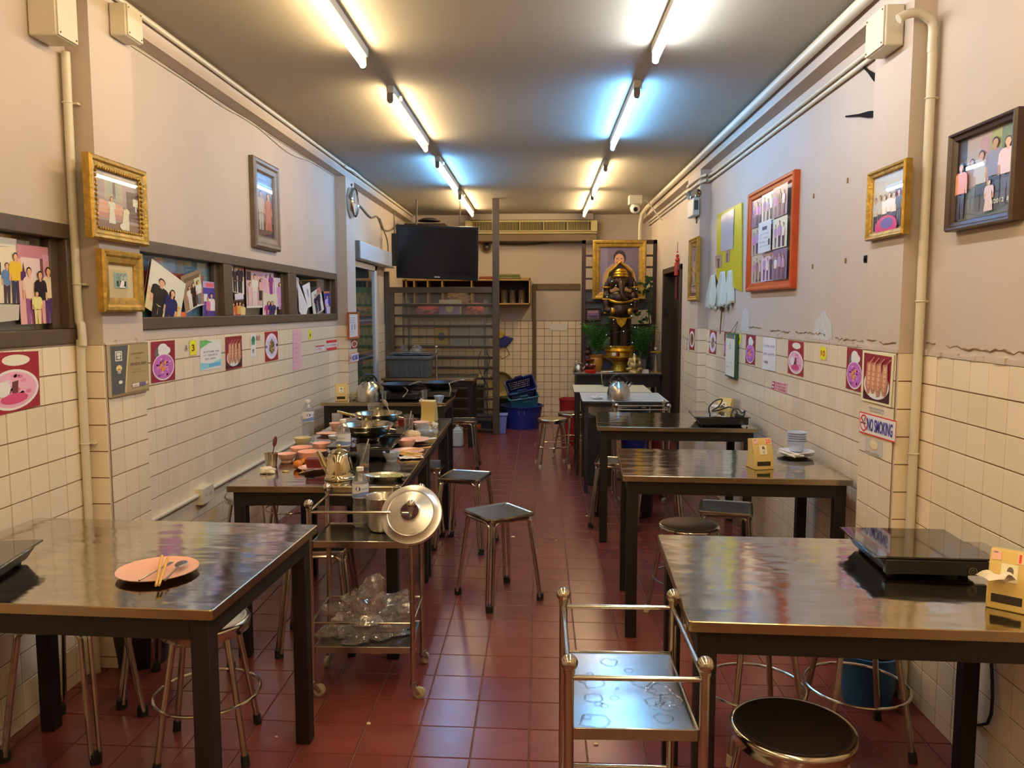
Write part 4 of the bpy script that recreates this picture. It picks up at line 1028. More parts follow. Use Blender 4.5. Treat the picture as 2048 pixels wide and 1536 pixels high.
cooker('black induction cooker cut by the edge beside the salmon plate', ck.x - (0.17 * math.cos(ra) - 0.15 * math.sin(ra)), ck.y - (0.17 * math.sin(ra) + 0.15 * math.cos(ra)), 0.34, 0.30, 10, cord=[(-0.02, 0.05, 0.066), (0.07, 0.0, 0.085), (0.12, -0.08, 0.082), (0.08, -0.16, 0.068), (-0.02, -0.18, 0.066), (-0.1, -0.15, 0.07)], logo=False)
# ---------------------------------------------------------------- cooker table (right, nearest)
c1 = (oz(1688.5, 1057, 0.822) + oz(1911, 1065.5, 0.822) + oz(1958, 1115.5, 0.822) + oz(1756, 1110.5, 0.822)) / 4
e = oz(1958, 1115.5, 0.822) - oz(1756, 1110.5, 0.822)
cooker('large black induction cooker on the table below the NO SMOKING sign', c1.x, c1.y + 0.01, 0.315, 0.30, math.degrees(math.atan2(e.y, e.x)) , cord=[(0.10, 0.145, 0.03), (0.13, 0.18, 0.012), (0.20, 0.20, 0.006)])
tissue_box('cream tissue dispenser with sticker 11 and a tissue pulled out', 1998, 1170, -38, '11', p=Vector((1.185, 1.975, TH)))
# ---------------------------------------------------------------- blue bowls table
tissue_box('cream tissue dispenser with sticker 20 on the table of blue bowls', 1518, 935, 12, '20', tissue=False)
bp = spot(1590, 913)
r_ = wpx(62, bp) / 2
for i in range(3):
    lathe_thing('plate', ['lowest of three stacked white plates under the blue bowls', 'middle one of the stacked white plates under the blue bowls', 'topmost stacked white plate, right under the blue bowls'][i], 'plate', bp + Vector((0.003 * i, 0, 0.0075 * i)), plate_prof(r_ * 1.12, 0.014), WCHINA, group='white plates under the blue bowls')
b0 = bp + Vector((0.012, 0.02, 0.026))
for i in range(5):
    lathe_thing('bowl', ['pale blue bowl at the bottom of the stack on white plates', 'second pale blue bowl from the bottom of the stack', 'middle pale blue bowl of the stack', 'second pale blue bowl from the top of the stack', 'topmost pale blue bowl of the stack, seen into'][i], 'bowl', b0 + Vector((0, 0, 0.0115 * i)), [(0, 0.004), (0.028, 0.004), (0.028, 0), (0.031, 0), (0.036, 0.02), (0.042, 0.044), (0.0475, 0.047), (0.0475, 0.051), (0.042, 0.05), (0.035, 0.022), (0.026, 0.01), (0, 0.008)], LILAC, group='stacked pale blue bowls')
for i, (a, b) in enumerate((((1556, 906), (1608, 912)), ((1558, 898), (1600, 910)), ((1560, 903), (1590, 914)))):
    stick('chopstick', ['white chopstick on the plates by the blue bowls, lowest', 'white chopstick on the plates leaning highest against the blue bowls', 'short-looking chopstick between the white ones by the blue bowls'][i], 'chopstick', oz(*a, 0.802 + 0.004 * i), oz(*b, 0.796 + 0.004 * i), 0.0036, 0.005, mat('white_melamine_stick', (236, 230, 220), 0.35), 'white chopsticks by the blue bowls')
# ---------------------------------------------------------------- small cooker table
c2 = (oz(1373, 825, 0.815) + oz(1490, 836, 0.815)) / 2
cooker('small black induction cooker with its cord coiled on top, farther table', 1.165, 5.17, 0.35, 0.30, -3.6)
tissue_box('cream tissue dispenser behind the coiled cord on the farther cooker table', 1457, 822, -34, None, p=Vector((1.27, 5.42, TH)))
tumbler('clear glass jar beside the tissue dispenser on the farther cooker table', 1477, 826, 24, 0.10, name='glass_jar', group=None)
def cordloop(label, pts, r=0.0045):
    o0 = Vector(pts[0]); b = MB(); b.tube([p - o0 for p in smooth_path(pts, 5)], r, 7); o = b.build('power_cord', CORD); o.location = o0
    return tag(o, label, 'cord')
cz = 0.826
cordloop('black power cord looped on top of the farther cooker', [oz(1420, 829, cz), (oz(1418, 815, cz + 0.06)), oz(1430, 802, cz + 0.09), oz(1444, 799, cz + 0.09), oz(1438, 812, cz + 0.05), oz(1424, 822, cz + 0.02), oz(1440, 820, cz + 0.02), oz(1460, 814, cz + 0.035), oz(1474, 824, cz + 0.02), oz(1470, 831, cz), oz(1484, 832, cz), oz(1492, 838, cz - 0.02), oz(1494, 850, TH + 0.006)])
cordloop('second black cord coil at the wall side of the farther cooker', [oz(1462, 831, cz), oz(1466, 820, cz + 0.02), oz(1476, 818, cz + 0.03), oz(1484, 826, cz + 0.02), oz(1490, 822, cz + 0.03), oz(1486, 832, cz), oz(1474, 828, cz)])
# ---------------------------------------------------------------- long littered table
def kettle_gold():
    p = spot(679, 958); t = thing('kettle', 'small golden steel kettle at the near end of the littered table', 'kettle', p)
    GS = mat('golden_polished_steel', (212, 200, 166), 0.1, 1.0)
    b = MB(); b.lathe([(0, 0), (0.062, 0), (0.066, 0.004), (0.066, 0.012), (0.061, 0.016), (0.060, 0.03), (0.055, 0.075), (0.046, 0.108), (0.040, 0.116), (0.036, 0.118), (0, 0.118)], 36); b.build('body', GS, t, 50)
    l = MB(); l.lathe([(0.040, 0.117), (0.041, 0.121), (0.030, 0.129), (0.010, 0.133), (0.006, 0.138), (0, 0.138)], 30); o = l.build('lid', GS, t, 50)
    k = MB(); k.ball((0, 0, 0.145), 0.0105, 14, 8); k.build('knob', GS, o)
    s = MB(); s.tube(smooth_path([(-0.045, -0.004, 0.035), (-0.065, -0.006, 0.065), (-0.078, -0.008, 0.10), (-0.090, -0.010, 0.125)], 4), [0.017 - 0.0007 * i for i in range(13)], 12); s.build('spout', GS, t)
    h = MB(); h.tube(smooth_path([(0.044, 0.0, 0.108), (0.072, 0.004, 0.112), (0.084, 0.006, 0.085), (0.076, 0.004, 0.05), (0.06, 0.0, 0.03)], 4), [0.009] * 17, 8); h.build('handle', BPLAS, t)
kettle_gold()
bottle('clear water bottle standing behind the golden kettle', 688, 942, face=2.5, H=0.24)
bottle('clear water bottle standing on the near trolley, half full', 722, 1052, z=0.618, water=0.5, face=3.4, H=0.245)
bottle('clear water bottle at the wall edge of the littered table', 617, 884, face=3.9)
bowl('deep salmon bowl behind the big one, second from the wall', 603, 915, 43, 0.052, PINK)
bowl('salmon bowl farther back beside the black cooker', 643, 902, 36, 0.042, PINK)
bowl('biggest salmon bowl, nearest to the orange', 620, 926, 46, 0.056, PINK)
bowl('salmon bowl nearest the tiled wall, by the steel cup', 574, 922, 36, 0.036, PINK)
plate('salmon plate behind the biggest salmon bowl, beside the cooker', 640, 908, 30, PINK)
pp = spot(628, 941)
plate('salmon plate under the maroon box and oranges', 628, 941, 62, PINK)
t = thing('maroon_box', 'maroon plastic tub on the plate beside the golden kettle', 'tub', pp + Vector((0.02, 0.0, 0.016)), 0.12)
MB().frus(-0.056, 0.056, -0.03, 0.03, 0, 0.042, 0.008, 0.006).build('body', MAROON, t, bevel=0.004)
for i, (x, y, s, lab) in enumerate(((596, 938, 19, 'orange standing at the wall side of the maroon tub'), (617, 931, 17, 'orange behind the maroon tub, in front of the big bowl'), (607, 930, 14, 'smaller orange between the two other oranges'))):
    p = spot(x, y); r = wpx(s, p) / 2; b = MB(); b.ball((0, 0, r * 0.97), r, 20, 12, 0, (1, 1, 0.95)); o = b.build('orange', ORANGE); o.location = p; tag(o, lab, 'orange', 'oranges by the maroon tub')
SCUP = mat('thin_steel_cup', (196, 186, 168), 0.2, 1.0)
tumbler('steel cup with a spoon in it, beside the crumpled napkin', 543, 932, 27, 0.062, name='steel_cup', m=SCUP, group=None)
p = spot(543, 932); spoon('dark handled spoon standing in the steel cup', p + Vector((0, 0, 0.02)), p + Vector((0.015, 0.02, 0.125)), mat('dark_spoon_steel', (110, 70, 56), 0.3, 0.8))
crumple('napkin', 'crumpled cream napkin at the wall corner of the littered table', 'napkin', spot(535, 946), 0.036, 0.028, 0.02, TISSUE, 3, 6, 0, 0.4, None, 1.1)
crumple('food_scrap', 'small yellowish scrap of food between the napkin and the orange', 'scrap', spot(572, 944), 0.016, 0.008, 0.005, mat('pale_food', (214, 196, 130), 0.7), 9, 3)
spoon('steel spoon handle sticking out of the plate under the oranges', spot(600, 946, TH + 0.006), spot(622, 940, TH + 0.018), FORKM)
def hotpot(label, x, y, R, base):
    t = thing('hot_pot', label, 'pot', (x, y, TH), 0, 'steamboat hot pots on cookers')
    z = 0.066; HP = mat('hotpot_steel', (176, 168, 150), 0.2, 1.0, var=0.25, vscale=12)
    b = MB(); b.lathe([(R * 0.42, z), (R * 0.46, z + 0.012), (R * 0.40, z + 0.02), (R * 0.55, z + 0.024), (R * 0.84, z + 0.045), (R * 0.95, z + 0.078), (R, z + 0.084), (R * 1.02, z + 0.088), (R, z + 0.091), (R * 0.93, z + 0.084), (R * 0.80, z + 0.05), (R * 0.5, z + 0.03), (R * 0.30, z + 0.03)], 40); b.build('bowl', HP, t, 50)
    c = MB(); c.lathe([(R * 0.34, z + 0.028), (R * 0.26, z + 0.07), (R * 0.20, z + 0.10), (R * 0.185, z + 0.125), (R * 0.20, z + 0.128), (R * 0.165, z + 0.128), (R * 0.15, z + 0.10), (0, z + 0.09)], 28); c.build('chimney', HP, t, 50)
    s = MB(); s.lathe([(R * 0.24, z + 0.062), (R * 0.86, z + 0.062)], 36); s.build('broth', mat('brown_broth', (104, 80, 50), 0.15, var=0.4, vscale=30), t)
    for sg in (-1, 1):
        h = MB(); h.tube([(sg * R * 0.93, -0.035, z + 0.070), (sg * R * 1.10, -0.030, z + 0.066), (sg * R * 1.14, 0, z + 0.064), (sg * R * 1.10, 0.030, z + 0.066), (sg * R * 0.93, 0.035, z + 0.070)], 0.004, 8); h.build('handle', HP, t)
    h = MB(); h.tube([(-0.035, -R * 0.93, z + 0.07), (-0.03, -R * 1.08, z + 0.066), (0.03, -R * 1.08, z + 0.066), (0.035, -R * 0.93, z + 0.07)], 0.004, 8)
    for k in (0,): h.build('handle', HP, t)
    return t
cooker('black cooker under the nearer steamboat hot pot', -0.895, 3.99, 0.33, 0.29, 0, logo=False)
hotpot('nearer steel steamboat hot pot with a chimney, on the littered table', -0.885, 4.0, 0.135, 0)
cooker('black cooker under the farther steamboat hot pot', -0.915, 4.42, 0.33, 0.28, 0, logo=False)
hotpot('farther steel steamboat hot pot with a ladle across its rim', -0.915, 4.44, 0.132, 0)
t = thing('ladle', 'brass coloured ladle resting on the rim of the farther hot pot', 'ladle', oy(675, 823, 4.25))
d = oy(722, 836, 4.36) - oy(675, 823, 4.25)
q = MB(); q.tube([(0, 0, 0), d * 0.3, d * 0.7], [0.006, 0.008, 0.006], 8); q.build('handle', mat('brass_handle', (208, 168, 84), 0.22, 1.0), t)
q = MB(); q.ball(d * 0.95, 0.026, 14, 8, 0, (1, 1, 0.5)); q.build('scoop', BRUSHED, t)
spoon('white soup spoon standing in the farther hot pot', Vector((-0.83, 4.40, 0.89)), Vector((-0.862, 4.36, 0.99)), mat('white_spoon_plastic', (226, 222, 214), 0.4))
bowl('white china bowl wedged behind the nearer hot pot', 706, 866, 28, 0.045, WCHINA, group='white china bowls')
tumbler('glass with a straw at the near hot pot, a little drink left', 727, 937, 27, 0.115, straw=1, drink=0.16)
tumbler('glass with a straw farther back beside the maroon tub', 818, 864, 20, 0.105, straw=0.6)
tumbler('empty glass standing behind the farther hot pot', 748, 835, 26, 0.10, z=TH)
bowl('pale blue bowl with sauce by the nearer cooker', 783, 921, 34, 0.042, LILAC, group='pale blue bowls on the littered table')
plate('salmon plate with crossed chopsticks at the aisle edge', 815, 907, 66, PINK)
stick('chopstick', 'thick bamboo chopstick across the aisle-edge salmon plate', 'chopstick', spot(778, 902, TH + 0.022), spot(845, 908, TH + 0.018), 0.004, 0.0055, CHOP, 'chopsticks at the aisle edge')
stick('chopstick', 'lower bamboo chopstick on the aisle-edge salmon plate', 'chopstick', spot(786, 906, TH + 0.022), spot(842, 913, TH + 0.012), 0.0035, 0.005, CHOP, 'chopsticks at the aisle edge')
stick('chopstick', 'slim bamboo chopstick pointing off the aisle-edge plate towards the bowl', 'chopstick', spot(790, 903, TH + 0.026), spot(862, 894, TH + 0.014), 0.003, 0.004, CHOP, 'chopsticks at the aisle edge')
sheet('napkin', 'flat white napkin beside the pale blue sauce bowl', 'napkin', spot(822, 916), 0.12, 0.09, TISSUE, 5, 0.008, 0.3)
plate('salmon plate with a white spoon on its rim, beyond the salmon bowl', 826, 884, 70, PINK)
bowl('salmon bowl standing before the plate with the white spoon', 813, 896, 37, 0.045, PINK)
spoon('white plastic spoon on the salmon plate at the aisle edge', spot(846, 882, TH + 0.02), spot(868, 876, TH + 0.022), mat('white_spoon_plastic', (226, 222, 214), 0.4))
sheet('napkin', 'folded yellowish napkin roll in front of the cling film', 'napkin', spot(817, 877), 0.135, 0.07, mat('cream_cloth_napkin', (226, 208, 170), 0.9), 8, 0.03, 0.05)
crumple('napkin_roll', 'rolled yellowish towel on top of the folded napkin', 'napkin', spot(818, 873, TH + 0.012), 0.065, 0.024, 0.024, mat('cream_cloth_napkin', (226, 208, 170), 0.9), 21, 4, 0.06, 0.3)
crumple('cling_film', 'crumpled clear cling film beyond the napkin roll', 'cling film', spot(850, 866), 0.06, 0.07, 0.022, CLING, 12, 6)
crumple('tissue_wad', 'white tissue wad beside the cling film at the table edge', 'tissue', spot(868, 855), 0.024, 0.02, 0.022, TISSUE, 15, 4)
bowl('white bowl with a salmon lid next to the cling film', 843, 860, 30, 0.035, WCHINA, group='white china bowls')
plate('salmon saucer lying as a lid over the white bowl', 843, 846, 34, PINK, z=TH + 0.036, h=0.006)
t = thing('maroon_box', 'maroon plastic tub behind the glass with the straw, far half of the littered table', 'tub', spot(812, 855) + Vector((0, 0.06, 0)), 0)
MB().frus(-0.06, 0.06, -0.035, 0.035, 0, 0.05, 0.008, 0.006).build('body', MAROON, t, bevel=0.004)
crumple('meat_piece', 'pink slice of food beside the far maroon tub', 'food', spot(800, 846), 0.03, 0.02, 0.02, mat('pink_food', (220, 150, 120), 0.6), 31, 4)
tissue_box('cream tissue dispenser seen from behind at the far end of the littered table', 858, 842, 170, None)
bowl('salmon bowl at the far wall side of the littered table', 672, 859, 26, 0.04, PINK)
p = spot(658, 871); b = MB(); b.lathe(plate_prof(0.075, 0.014), 28, 0, None, 1.0, 0.62); o = b.build('plate', PINK); o.location = p; tag(o, 'oval salmon dish with crumbs behind the bottle', 'plate', 'plates on the tables')
bowl('small white sauce bowl with yellow sauce behind the bottle', 669, 882, 24, 0.03, WCHINA, group='white china bowls')
bowl('wide cream bowl with dark leftovers behind the deep salmon bowl', 606, 892, 34, 0.045, mat('cream_china', (222, 206, 160), 0.3), group='cream bowls')
t = thing('steel_tray', 'oval steel tray with noodle scraps at the aisle corner of the littered table', 'tray', spot(775, 958))
b = MB(); b.lathe(plate_prof(0.105, 0.018), 36, 0, None, 1, 0.55); b.build('dish', BRUSHED, t)
f = MB(); r = random.Random(3)
for i in range(22):
    x, y = r.uniform(-0.06, 0.05), r.uniform(-0.025, 0.025); f.tube(smooth_path([(x, y, 0.012), (x + 0.012, y + r.uniform(-.01, .01), 0.018), (x + 0.03, y + r.uniform(-.01, .01), 0.012)], 3), 0.0022, 5)
o = f.build('noodles', mat('pale_green_noodles', (200, 206, 150), 0.5), t); o['kind'] = 'stuff'
# ---------------------------------------------------------------- wok table and crate table
tissue_box('cream tissue dispenser on the wok table against the wall', 683, 801, 14, None, tissue=False)
def big_kettle(label, px, py, wide, spout=True, rz=0, hm=None):
    p = spot(px, py); R = wpx(wide, p) / 2; t = thing('kettle', label, 'kettle', p, rz, 'big steel kettles'); H = R * 1.75
    b = MB(); b.lathe([(0, 0), (R * 0.97, 0), (R, R * 0.03), (R, R * 0.55), (R * 0.95, R * 0.95), (R * 0.8, R * 1.3), (R * 0.52, R * 1.52), (R * 0.5, R * 1.55), (0, R * 1.55)], 36); b.build('body', BRUSHED, t, 40)
    l = MB(); l.lathe([(R * 0.5, R * 1.55), (R * 0.45, R * 1.62), (0, R * 1.66)], 24); o = l.build('lid', BRUSHED, t)
    k = MB(); k.lathe([(R * 0.08, R * 1.65), (R * 0.1, R * 1.75), (R * 0.14, R * 1.8), (R * 0.1, R * 1.88), (0, R * 1.9)], 14); k.build('knob', BPLAS, o)
    h = MB(); h.tube(arc((0, 0, R * 1.45), R * 0.78, 12, 168, 14), R * 0.075, 8, 0, False); h.build('handle', BPLAS, t)
    for s in (-1, 1):
        q = MB(); q.tube([(s * R * 0.62, 0, R * 1.40), (s * R * 0.76, 0, R * 1.62)], R * 0.04, 6); q.build('handle_bracket', BRUSHED, t)
    if spout:
        s = MB(); s.tube([(R * 0.78, 0, R * 1.1), (R * 1.1, 0, R * 1.42)], [R * 0.16, R * 0.12], 12); s.build('spout', BRUSHED, t)
        s = MB(); s.tube([(R * 1.06, 0, R * 1.36), (R * 1.18, 0, R * 1.5)], R * 0.145, 12); s.build('whistle_cap', BPLAS, t)
    return t
big_kettle('tall brushed steel kettle on the wok table, black handle', 737, 802, 48, False, 0.6)
big_kettle('steel whistling kettle with black arched handle on the white table', 1237, 800, 46, True, 0.1)
WOKM = mat('blackened_iron', (40, 42, 44), 0.42, 0.6, var=0.3, vscale=15)
def wok(label, x, y, z, R, h1, h2):
    t = thing('wok', label, 'wok', (x, y, z), 0, 'woks on burners')
    b = MB(); b.lathe([(0, 0), (R * 0.4, 0.004), (R * 0.75, R * 0.2), (R * 0.97, R * 0.42), (R, R * 0.45), (R * 1.03, R * 0.455), (R * 0.96, R * 0.43), (R * 0.72, R * 0.22), (R * 0.4, 0.012), (0, 0.01)], 36); b.build('pan', WOKM, t, 50)
    s = MB(); s.lathe([(0, R * 0.36), (R * 0.9, R * 0.34)], 30); s.build('contents', mat('dark_broth', (50, 56, 62), 0.25, var=0.5, vscale=25, bump=0.6, bscale=20), t)
    for hh in (h1, h2):
        q = MB(); q.tube(smooth_path([Vector(p) for p in hh], 3), 0.0055, 7); q.build('handle', BRUSHED, t)
def burner(label, x, y, s=1.0):
    t = thing('burner', label, 'burner', (x, y, TH), 0, 'burners under the woks')
    MB().frus(-0.17 * s, 0.17 * s, -0.13 * s, 0.13 * s, 0.006, 0.055, 0.02, 0.02).build('body', BPLAS, t, bevel=0.005)
    g = MB(); g.ring(0.085 * s, 0.006, 0.06, 24, 6); g.build('grate', WOKM, t)
burner('black burner under the wok nearer the tall kettle', -1.16, 6.52); burner('black burner under the wok at the aisle end', -0.85, 6.68, 0.85)
wok('big dark wok of soup beside the tall kettle', -1.165, 6.52, 0.815, 0.16, [(0.06, -0.145, 0.06), (0.10, -0.19, 0.03), (0.06, -0.2, -0.02)], [(0.10, -0.12, 0.07), (0.17, -0.17, 0.10), (0.21, -0.18, 0.105)])
wok('big dark wok at the aisle end of the wok table', -0.86, 6.70, 0.815, 0.155, [(0.10, -0.12, 0.07), (0.12, -0.17, 0.02), (0.11, -0.18, -0.03)], [(0.11, -0.11, 0.072), (0.18, -0.14, 0.095), (0.235, -0.15, 0.10)])
bowl('little pale blue bowl at the aisle corner of the wok table', 878, 803, 22, 0.045, LILAC, group='pale blue bowls on the wok table')
tumbler('glass with a tissue in it between the two woks', 849, 805, 14, 0.10)
tumbler('small glass bottle of oil beside the tall kettle', 768, 805, 12, 0.09, name='oil_bottle', group=None)
crumple('tissue_wad', 'white tissue wad in front of the wok glass', 'tissue', spot(846, 803) + Vector((0.0, -0.08, 0)), 0.02, 0.015, 0.02, TISSUE, 44, 4)
crumple('cloth', 'pale cloth between the tissue box and the tall kettle', 'cloth', spot(708, 800), 0.04, 0.03, 0.05, mat('pale_grey_cloth', (190, 186, 170), 0.9), 18, 4, 0, 0.3)
# crate table
GCR = mat('dark_grey_crate_plastic', (92, 96, 96), 0.45)
pc = oz(810, 757, TH)
t = thing('storage_crate', 'dark grey plastic crate with trays on its lid, before the slatted partition', 'crate', (-1.43, 8.72, TH))
b = MB(); b.frus(-0.235, 0.235, -0.17, 0.17, 0, 0.20, 0.02, 0.02)
b.build('body', GCR, t, bevel=0.006)
for k in range(8):
    x = -0.20 + k * 0.057; MB().box(x, x + 0.008, -0.172, -0.158, 0.03, 0.19).build('rib', GCR, t)
MB().box(-0.25, 0.25, -0.185, 0.185, 0.195, 0.235).build('lid', GCR, t, bevel=0.01)
TRAYS = [('largest steel tray lying on the grey crate lid', 0.0, 0.0, 0), ('upper steel tray on the grey crate, pushed towards the wall', -0.03, 0.02, 5)]
for lab, dx, dy, rz in TRAYS:
    k = TRAYS.index((lab, dx, dy, rz)); t = thing('steel_tray', lab, 'tray', (-1.40 + dx, 8.72 + dy, TH + 0.236 + 0.018 * k), math.radians(rz), 'trays on the grey crate')
    b = MB(); b.frus(-0.20, 0.20, -0.14, 0.14, 0, 0.014, 0.015, 0.015); b.box(-0.215, 0.215, -0.155, 0.155, 0.013, 0.016); b.build('tray', BRUSHED, t, bevel=0.003)
crumple('plastic_bag', 'knotted clear plastic bag standing on the crate trays', 'bag', (-1.36, 8.69, TH + 0.27), 0.055, 0.045, 0.055, CLING, 61, 6)
tumbler('small clear cup next to the plastic bag on the crate', 803, 716, 14, 0.085, z=TH + 0.27, p=Vector((-1.50, 8.70, TH + 0.27)))
t = thing('tap', 'steel tap with a ball knob behind the grey crate', 'tap', (-1.155, 8.80, TH))
q = MB(); q.tube([(0, 0, 0), (0, 0, 0.30)], 0.012, 10); q.tube([(0, 0, 0.25), (0.0, -0.05, 0.27)], 0.01, 8); q.build('pipe', BRUSHED, t)
q = MB(); q.ball((0, 0, 0.325), 0.016, 12, 8); q.build('knob', CHROME, t)
# ---------------------------------------------------------------- white tables
p = spot(1194, 798); plate('small white saucer with scraps on the white table', 1194, 798, 26, WCHINA)
crumple('tissue_wad', 'white scrap on the saucer of the white table', 'tissue', p + Vector((0, 0, 0.012)), 0.02, 0.02, 0.012, TISSUE, 71, 4)
t = thing('steel_tray', 'dark pan with a bent silver handle behind the whistling kettle', 'pan', spot(1222, 772))
q = MB(); q.lathe([(0, 0), (0.07, 0), (0.09, 0.05), (0.093, 0.05), (0.073, 0.004), (0, 0.004)], 24); q.build('pan', WOKM, t); t.name = 'pan'
q = MB(); q.tube([(-0.085, -0.02, 0.03), (-0.10, -0.03, 0.14), (0.02, -0.03, 0.145)], 0.006, 8); q.build('handle', BRUSHED, t)
# ---------------------------------------------------------------- trolley load
t = thing('saucepan', 'small steel pot behind the hung lid on the near trolley', 'pot', oy(765, 1050, 3.11)); t.location.z = 0.618
q = MB(); q.lathe([(0, 0), (0.05, 0), (0.062, 0.02), (0.066, 0.13), (0.072, 0.135), (0.07, 0.138), (0.063, 0.13), (0.058, 0.02), (0, 0.006)], 30); q.build('body', BRUSHED, t)
q = MB(); q.ring(0.02, 0.003, 0, 14, 6, 0, Matrix.Translation((0.05, 0.055, 0.145)) @ Matrix.Rotation(1.2, 4, 'X')); q.build('ring_handle', BRUSHED, t)
# lid: a ring lid whose chimney hole is hung over the trolley's near aisle-side post
LID = mat('lid_steel', (222, 221, 217), 0.34, 1.0, var=0.1, vscale=20)
nrm = Vector((-0.06, -0.82, 0.56)).normalized()
lc = Vector((-0.488, 2.912, 0.742)) - nrm * 0.024
t = thing('pot_lid', 'round steel hot pot lid hung by its hole on the near trolley post', 'lid', lc)
Rm = nrm.to_track_quat('Z', 'Y').to_matrix().to_4x4(); t.matrix_world = Matrix.Translation(lc) @ Rm
R = 0.117; q = MB()
q.lathe([(R * 0.29, 0.026), (R * 0.30, 0.030), (R * 0.33, 0.027), (R * 0.40, 0.024), (R * 0.74, 0.010), (R * 0.77, 0.012), (R * 0.80, 0.008), (R * 0.97, 0.0), (R, -0.001), (R, -0.004), (R * 0.965, -0.004), (R * 0.965, -0.022), (R * 0.985, -0.026), (R * 0.94, -0.026), (R * 0.94, -0.006), (R * 0.4, 0.018), (R * 0.29, 0.022), (R * 0.29, 0.026)], 56); q.build('dome', LID, t, 40)
for s, ang in ((1, 100), (-1, 285)):
    a = math.radians(ang); c = Vector((math.cos(a), math.sin(a), 0)) * R * 0.66
    q = MB(); M = Matrix.Translation((c.x, c.y, 0.017)) @ Matrix.Rotation(a + math.pi / 2, 4, 'Z') @ Matrix.Rotation(0.18, 4, 'X')
    q.tube([(-0.008, -0.007, 0.001), (-0.011, 0.004, 0.003), (-0.004, 0.009, 0.003), (0.006, 0.009, 0.003), (0.011, 0.003, 0.003), (0.008, -0.007, 0.001)], 0.0012, 6, 0, True, M); q.build('lift_ring', LID, t)
crumple('plastic_bag', 'crumpled clear plastic bag on the lower shelf of the near trolley', 'bag', (-0.69, 3.06, 0.202), 0.155, 0.105, 0.115, WRAP, 77, 9, 0.2, 0.8, None, 1.7)
# ---------------------------------------------------------------- on the floor
def tub(label, name, cat, x, y, R, H, m, taper=0.8, rim=0.012, group=None, sy=1.0, handles=True):
    t = thing(name, label, cat, (x, y, 0), 0, group)
    b = MB(); b.lathe([(0, 0), (R * taper, 0), (R * 0.99, H - 0.03), (R * 0.99, H - 0.02), (R + rim, H - 0.015), (R + rim, H), (R, H), (R * 0.97, H - 0.02), (R * taper - 0.006, 0.008), (0, 0.008)], 36, 0, None, 1, sy); b.build('body', m, t, 40)
    if handles:
        for s in (-1, 1):
            q = MB(); q.tube([(s * 0.035 - 0.002, -R * 0.985 * sy, H - 0.05), (s * 0.035, -R * 0.975 * sy, H - 0.10)], 0.0045, 6); q.build('handle_rib', mat('pale_blue_rib', (120, 140, 200), 0.4), t)
    return t
NAVY = mat('navy_blue_plastic', (34, 52, 140), 0.38)
tub('large navy blue tub under the two laundry baskets by the back wall', 'tub', 'tub', -0.225, 10.05, 0.26, 0.29, NAVY, 0.82, 0.02)
def basket(label, x, y, z, rx, rz, m, w=0.36, d=0.24, h=0.2):
    t = thing('plastic_basket', label, 'basket', (x, y, z), 0, 'perforated plastic baskets'); t.rotation_euler = (math.radians(rx), math.radians(rz), 0.12)
    b = MB(); T = 0.006
    def wall(a0, b0, a1, b1, n, hole):      # perforated wall between two bottom corners
        A0, B0, A1, B1 = Vector(a0), Vector(b0), Vector(a1), Vector(b1)
        rows = 6
        for i in range(n):
            for j in range(rows):
                def q(u, v): return (A0.lerp(B0, u)).lerp(A1.lerp(B1, u), v)
                u0, u1, v0, v1 = i / n, (i + 1) / n, j / rows, (j + 1) / rows
                if j in (0, rows - 1) or i in (0, n - 1):
                    b.add([q(u0, v0), q(u1, v0), q(u1, v1), q(u0, v1)], [(0, 1, 2, 3)]); continue
                du, dv = (u1 - u0) * 0.24, (v1 - v0) * 0.28
                P = [q(u0, v0), q(u1, v0), q(u1, v1), q(u0, v1), q(u0 + du, v0 + dv), q(u1 - du, v0 + dv), q(u1 - du, v1 - dv), q(u0 + du, v1 - dv)]
                b.add(P, [(0, 1, 5, 4), (1, 2, 6, 5), (2, 3, 7, 6), (3, 0, 4, 7)])
    k = 0.80; lo = [(-w / 2 * k, -d / 2 * k, 0), (w / 2 * k, -d / 2 * k, 0), (w / 2 * k, d / 2 * k, 0), (-w / 2 * k, d / 2 * k, 0)]; hi = [(-w / 2, -d / 2, h), (w / 2, -d / 2, h), (w / 2, d / 2, h), (-w / 2, d / 2, h)]
    for i in range(4): wall(lo[i], lo[(i + 1) % 4], hi[i], hi[(i + 1) % 4], 14 if i % 2 == 0 else 9, True)
    o = b.build('basket_wall', m, t, 0); md = o.modifiers.new('thickness', 'SOLIDIFY'); md.thickness = T
    f = MB(); f.box(-w / 2 * k, w / 2 * k, -d / 2 * k, d / 2 * k, 0, T); f.build('base', m, t)
    r = MB(); P, _, _ = slab(w + 0.012, d + 0.012, 0, 0, 0.04, 4); r.tube([(x_, y_, h) for x_, y_ in P], 0.011, 8, 0, True); r.build('rim', m, t)
    for s in (-1, 1):
        hd = MB(); hd.tube([(-0.05, s * (d / 2 + 0.0), h + 0.005), (-0.045, s * d / 2, h + 0.035), (0.045, s * d / 2, h + 0.035), (0.05, s * d / 2, h + 0.005)], 0.009, 8); hd.build('handle', m, t)
basket('teal perforated basket lying in the navy tub, lower one', -0.19, 10.02, 0.22, 12, -8, mat('teal_plastic', (44, 110, 140), 0.35))
basket('dark blue perforated basket tilted on top of the teal one', -0.225, 10.16, 0.40, 42, -14, mat('dark_blue_plastic', (38, 42, 112), 0.35))
t = thing('waste_bin', 'slim lilac blue bin beside the partition post', 'bin', (-0.47, 9.55, 0))
MB().frus(-0.075, 0.075, -0.075, 0.075, 0, 0.235, 0.018, 0.018).build('body', mat('lilac_plastic', (126, 140, 214), 0.4), t, bevel=0.006)
MB().box(-0.085, 0.085, -0.085, 0.085, 0.22, 0.24).build('rim', MATS['lilac_plastic'], t, bevel=0.006)
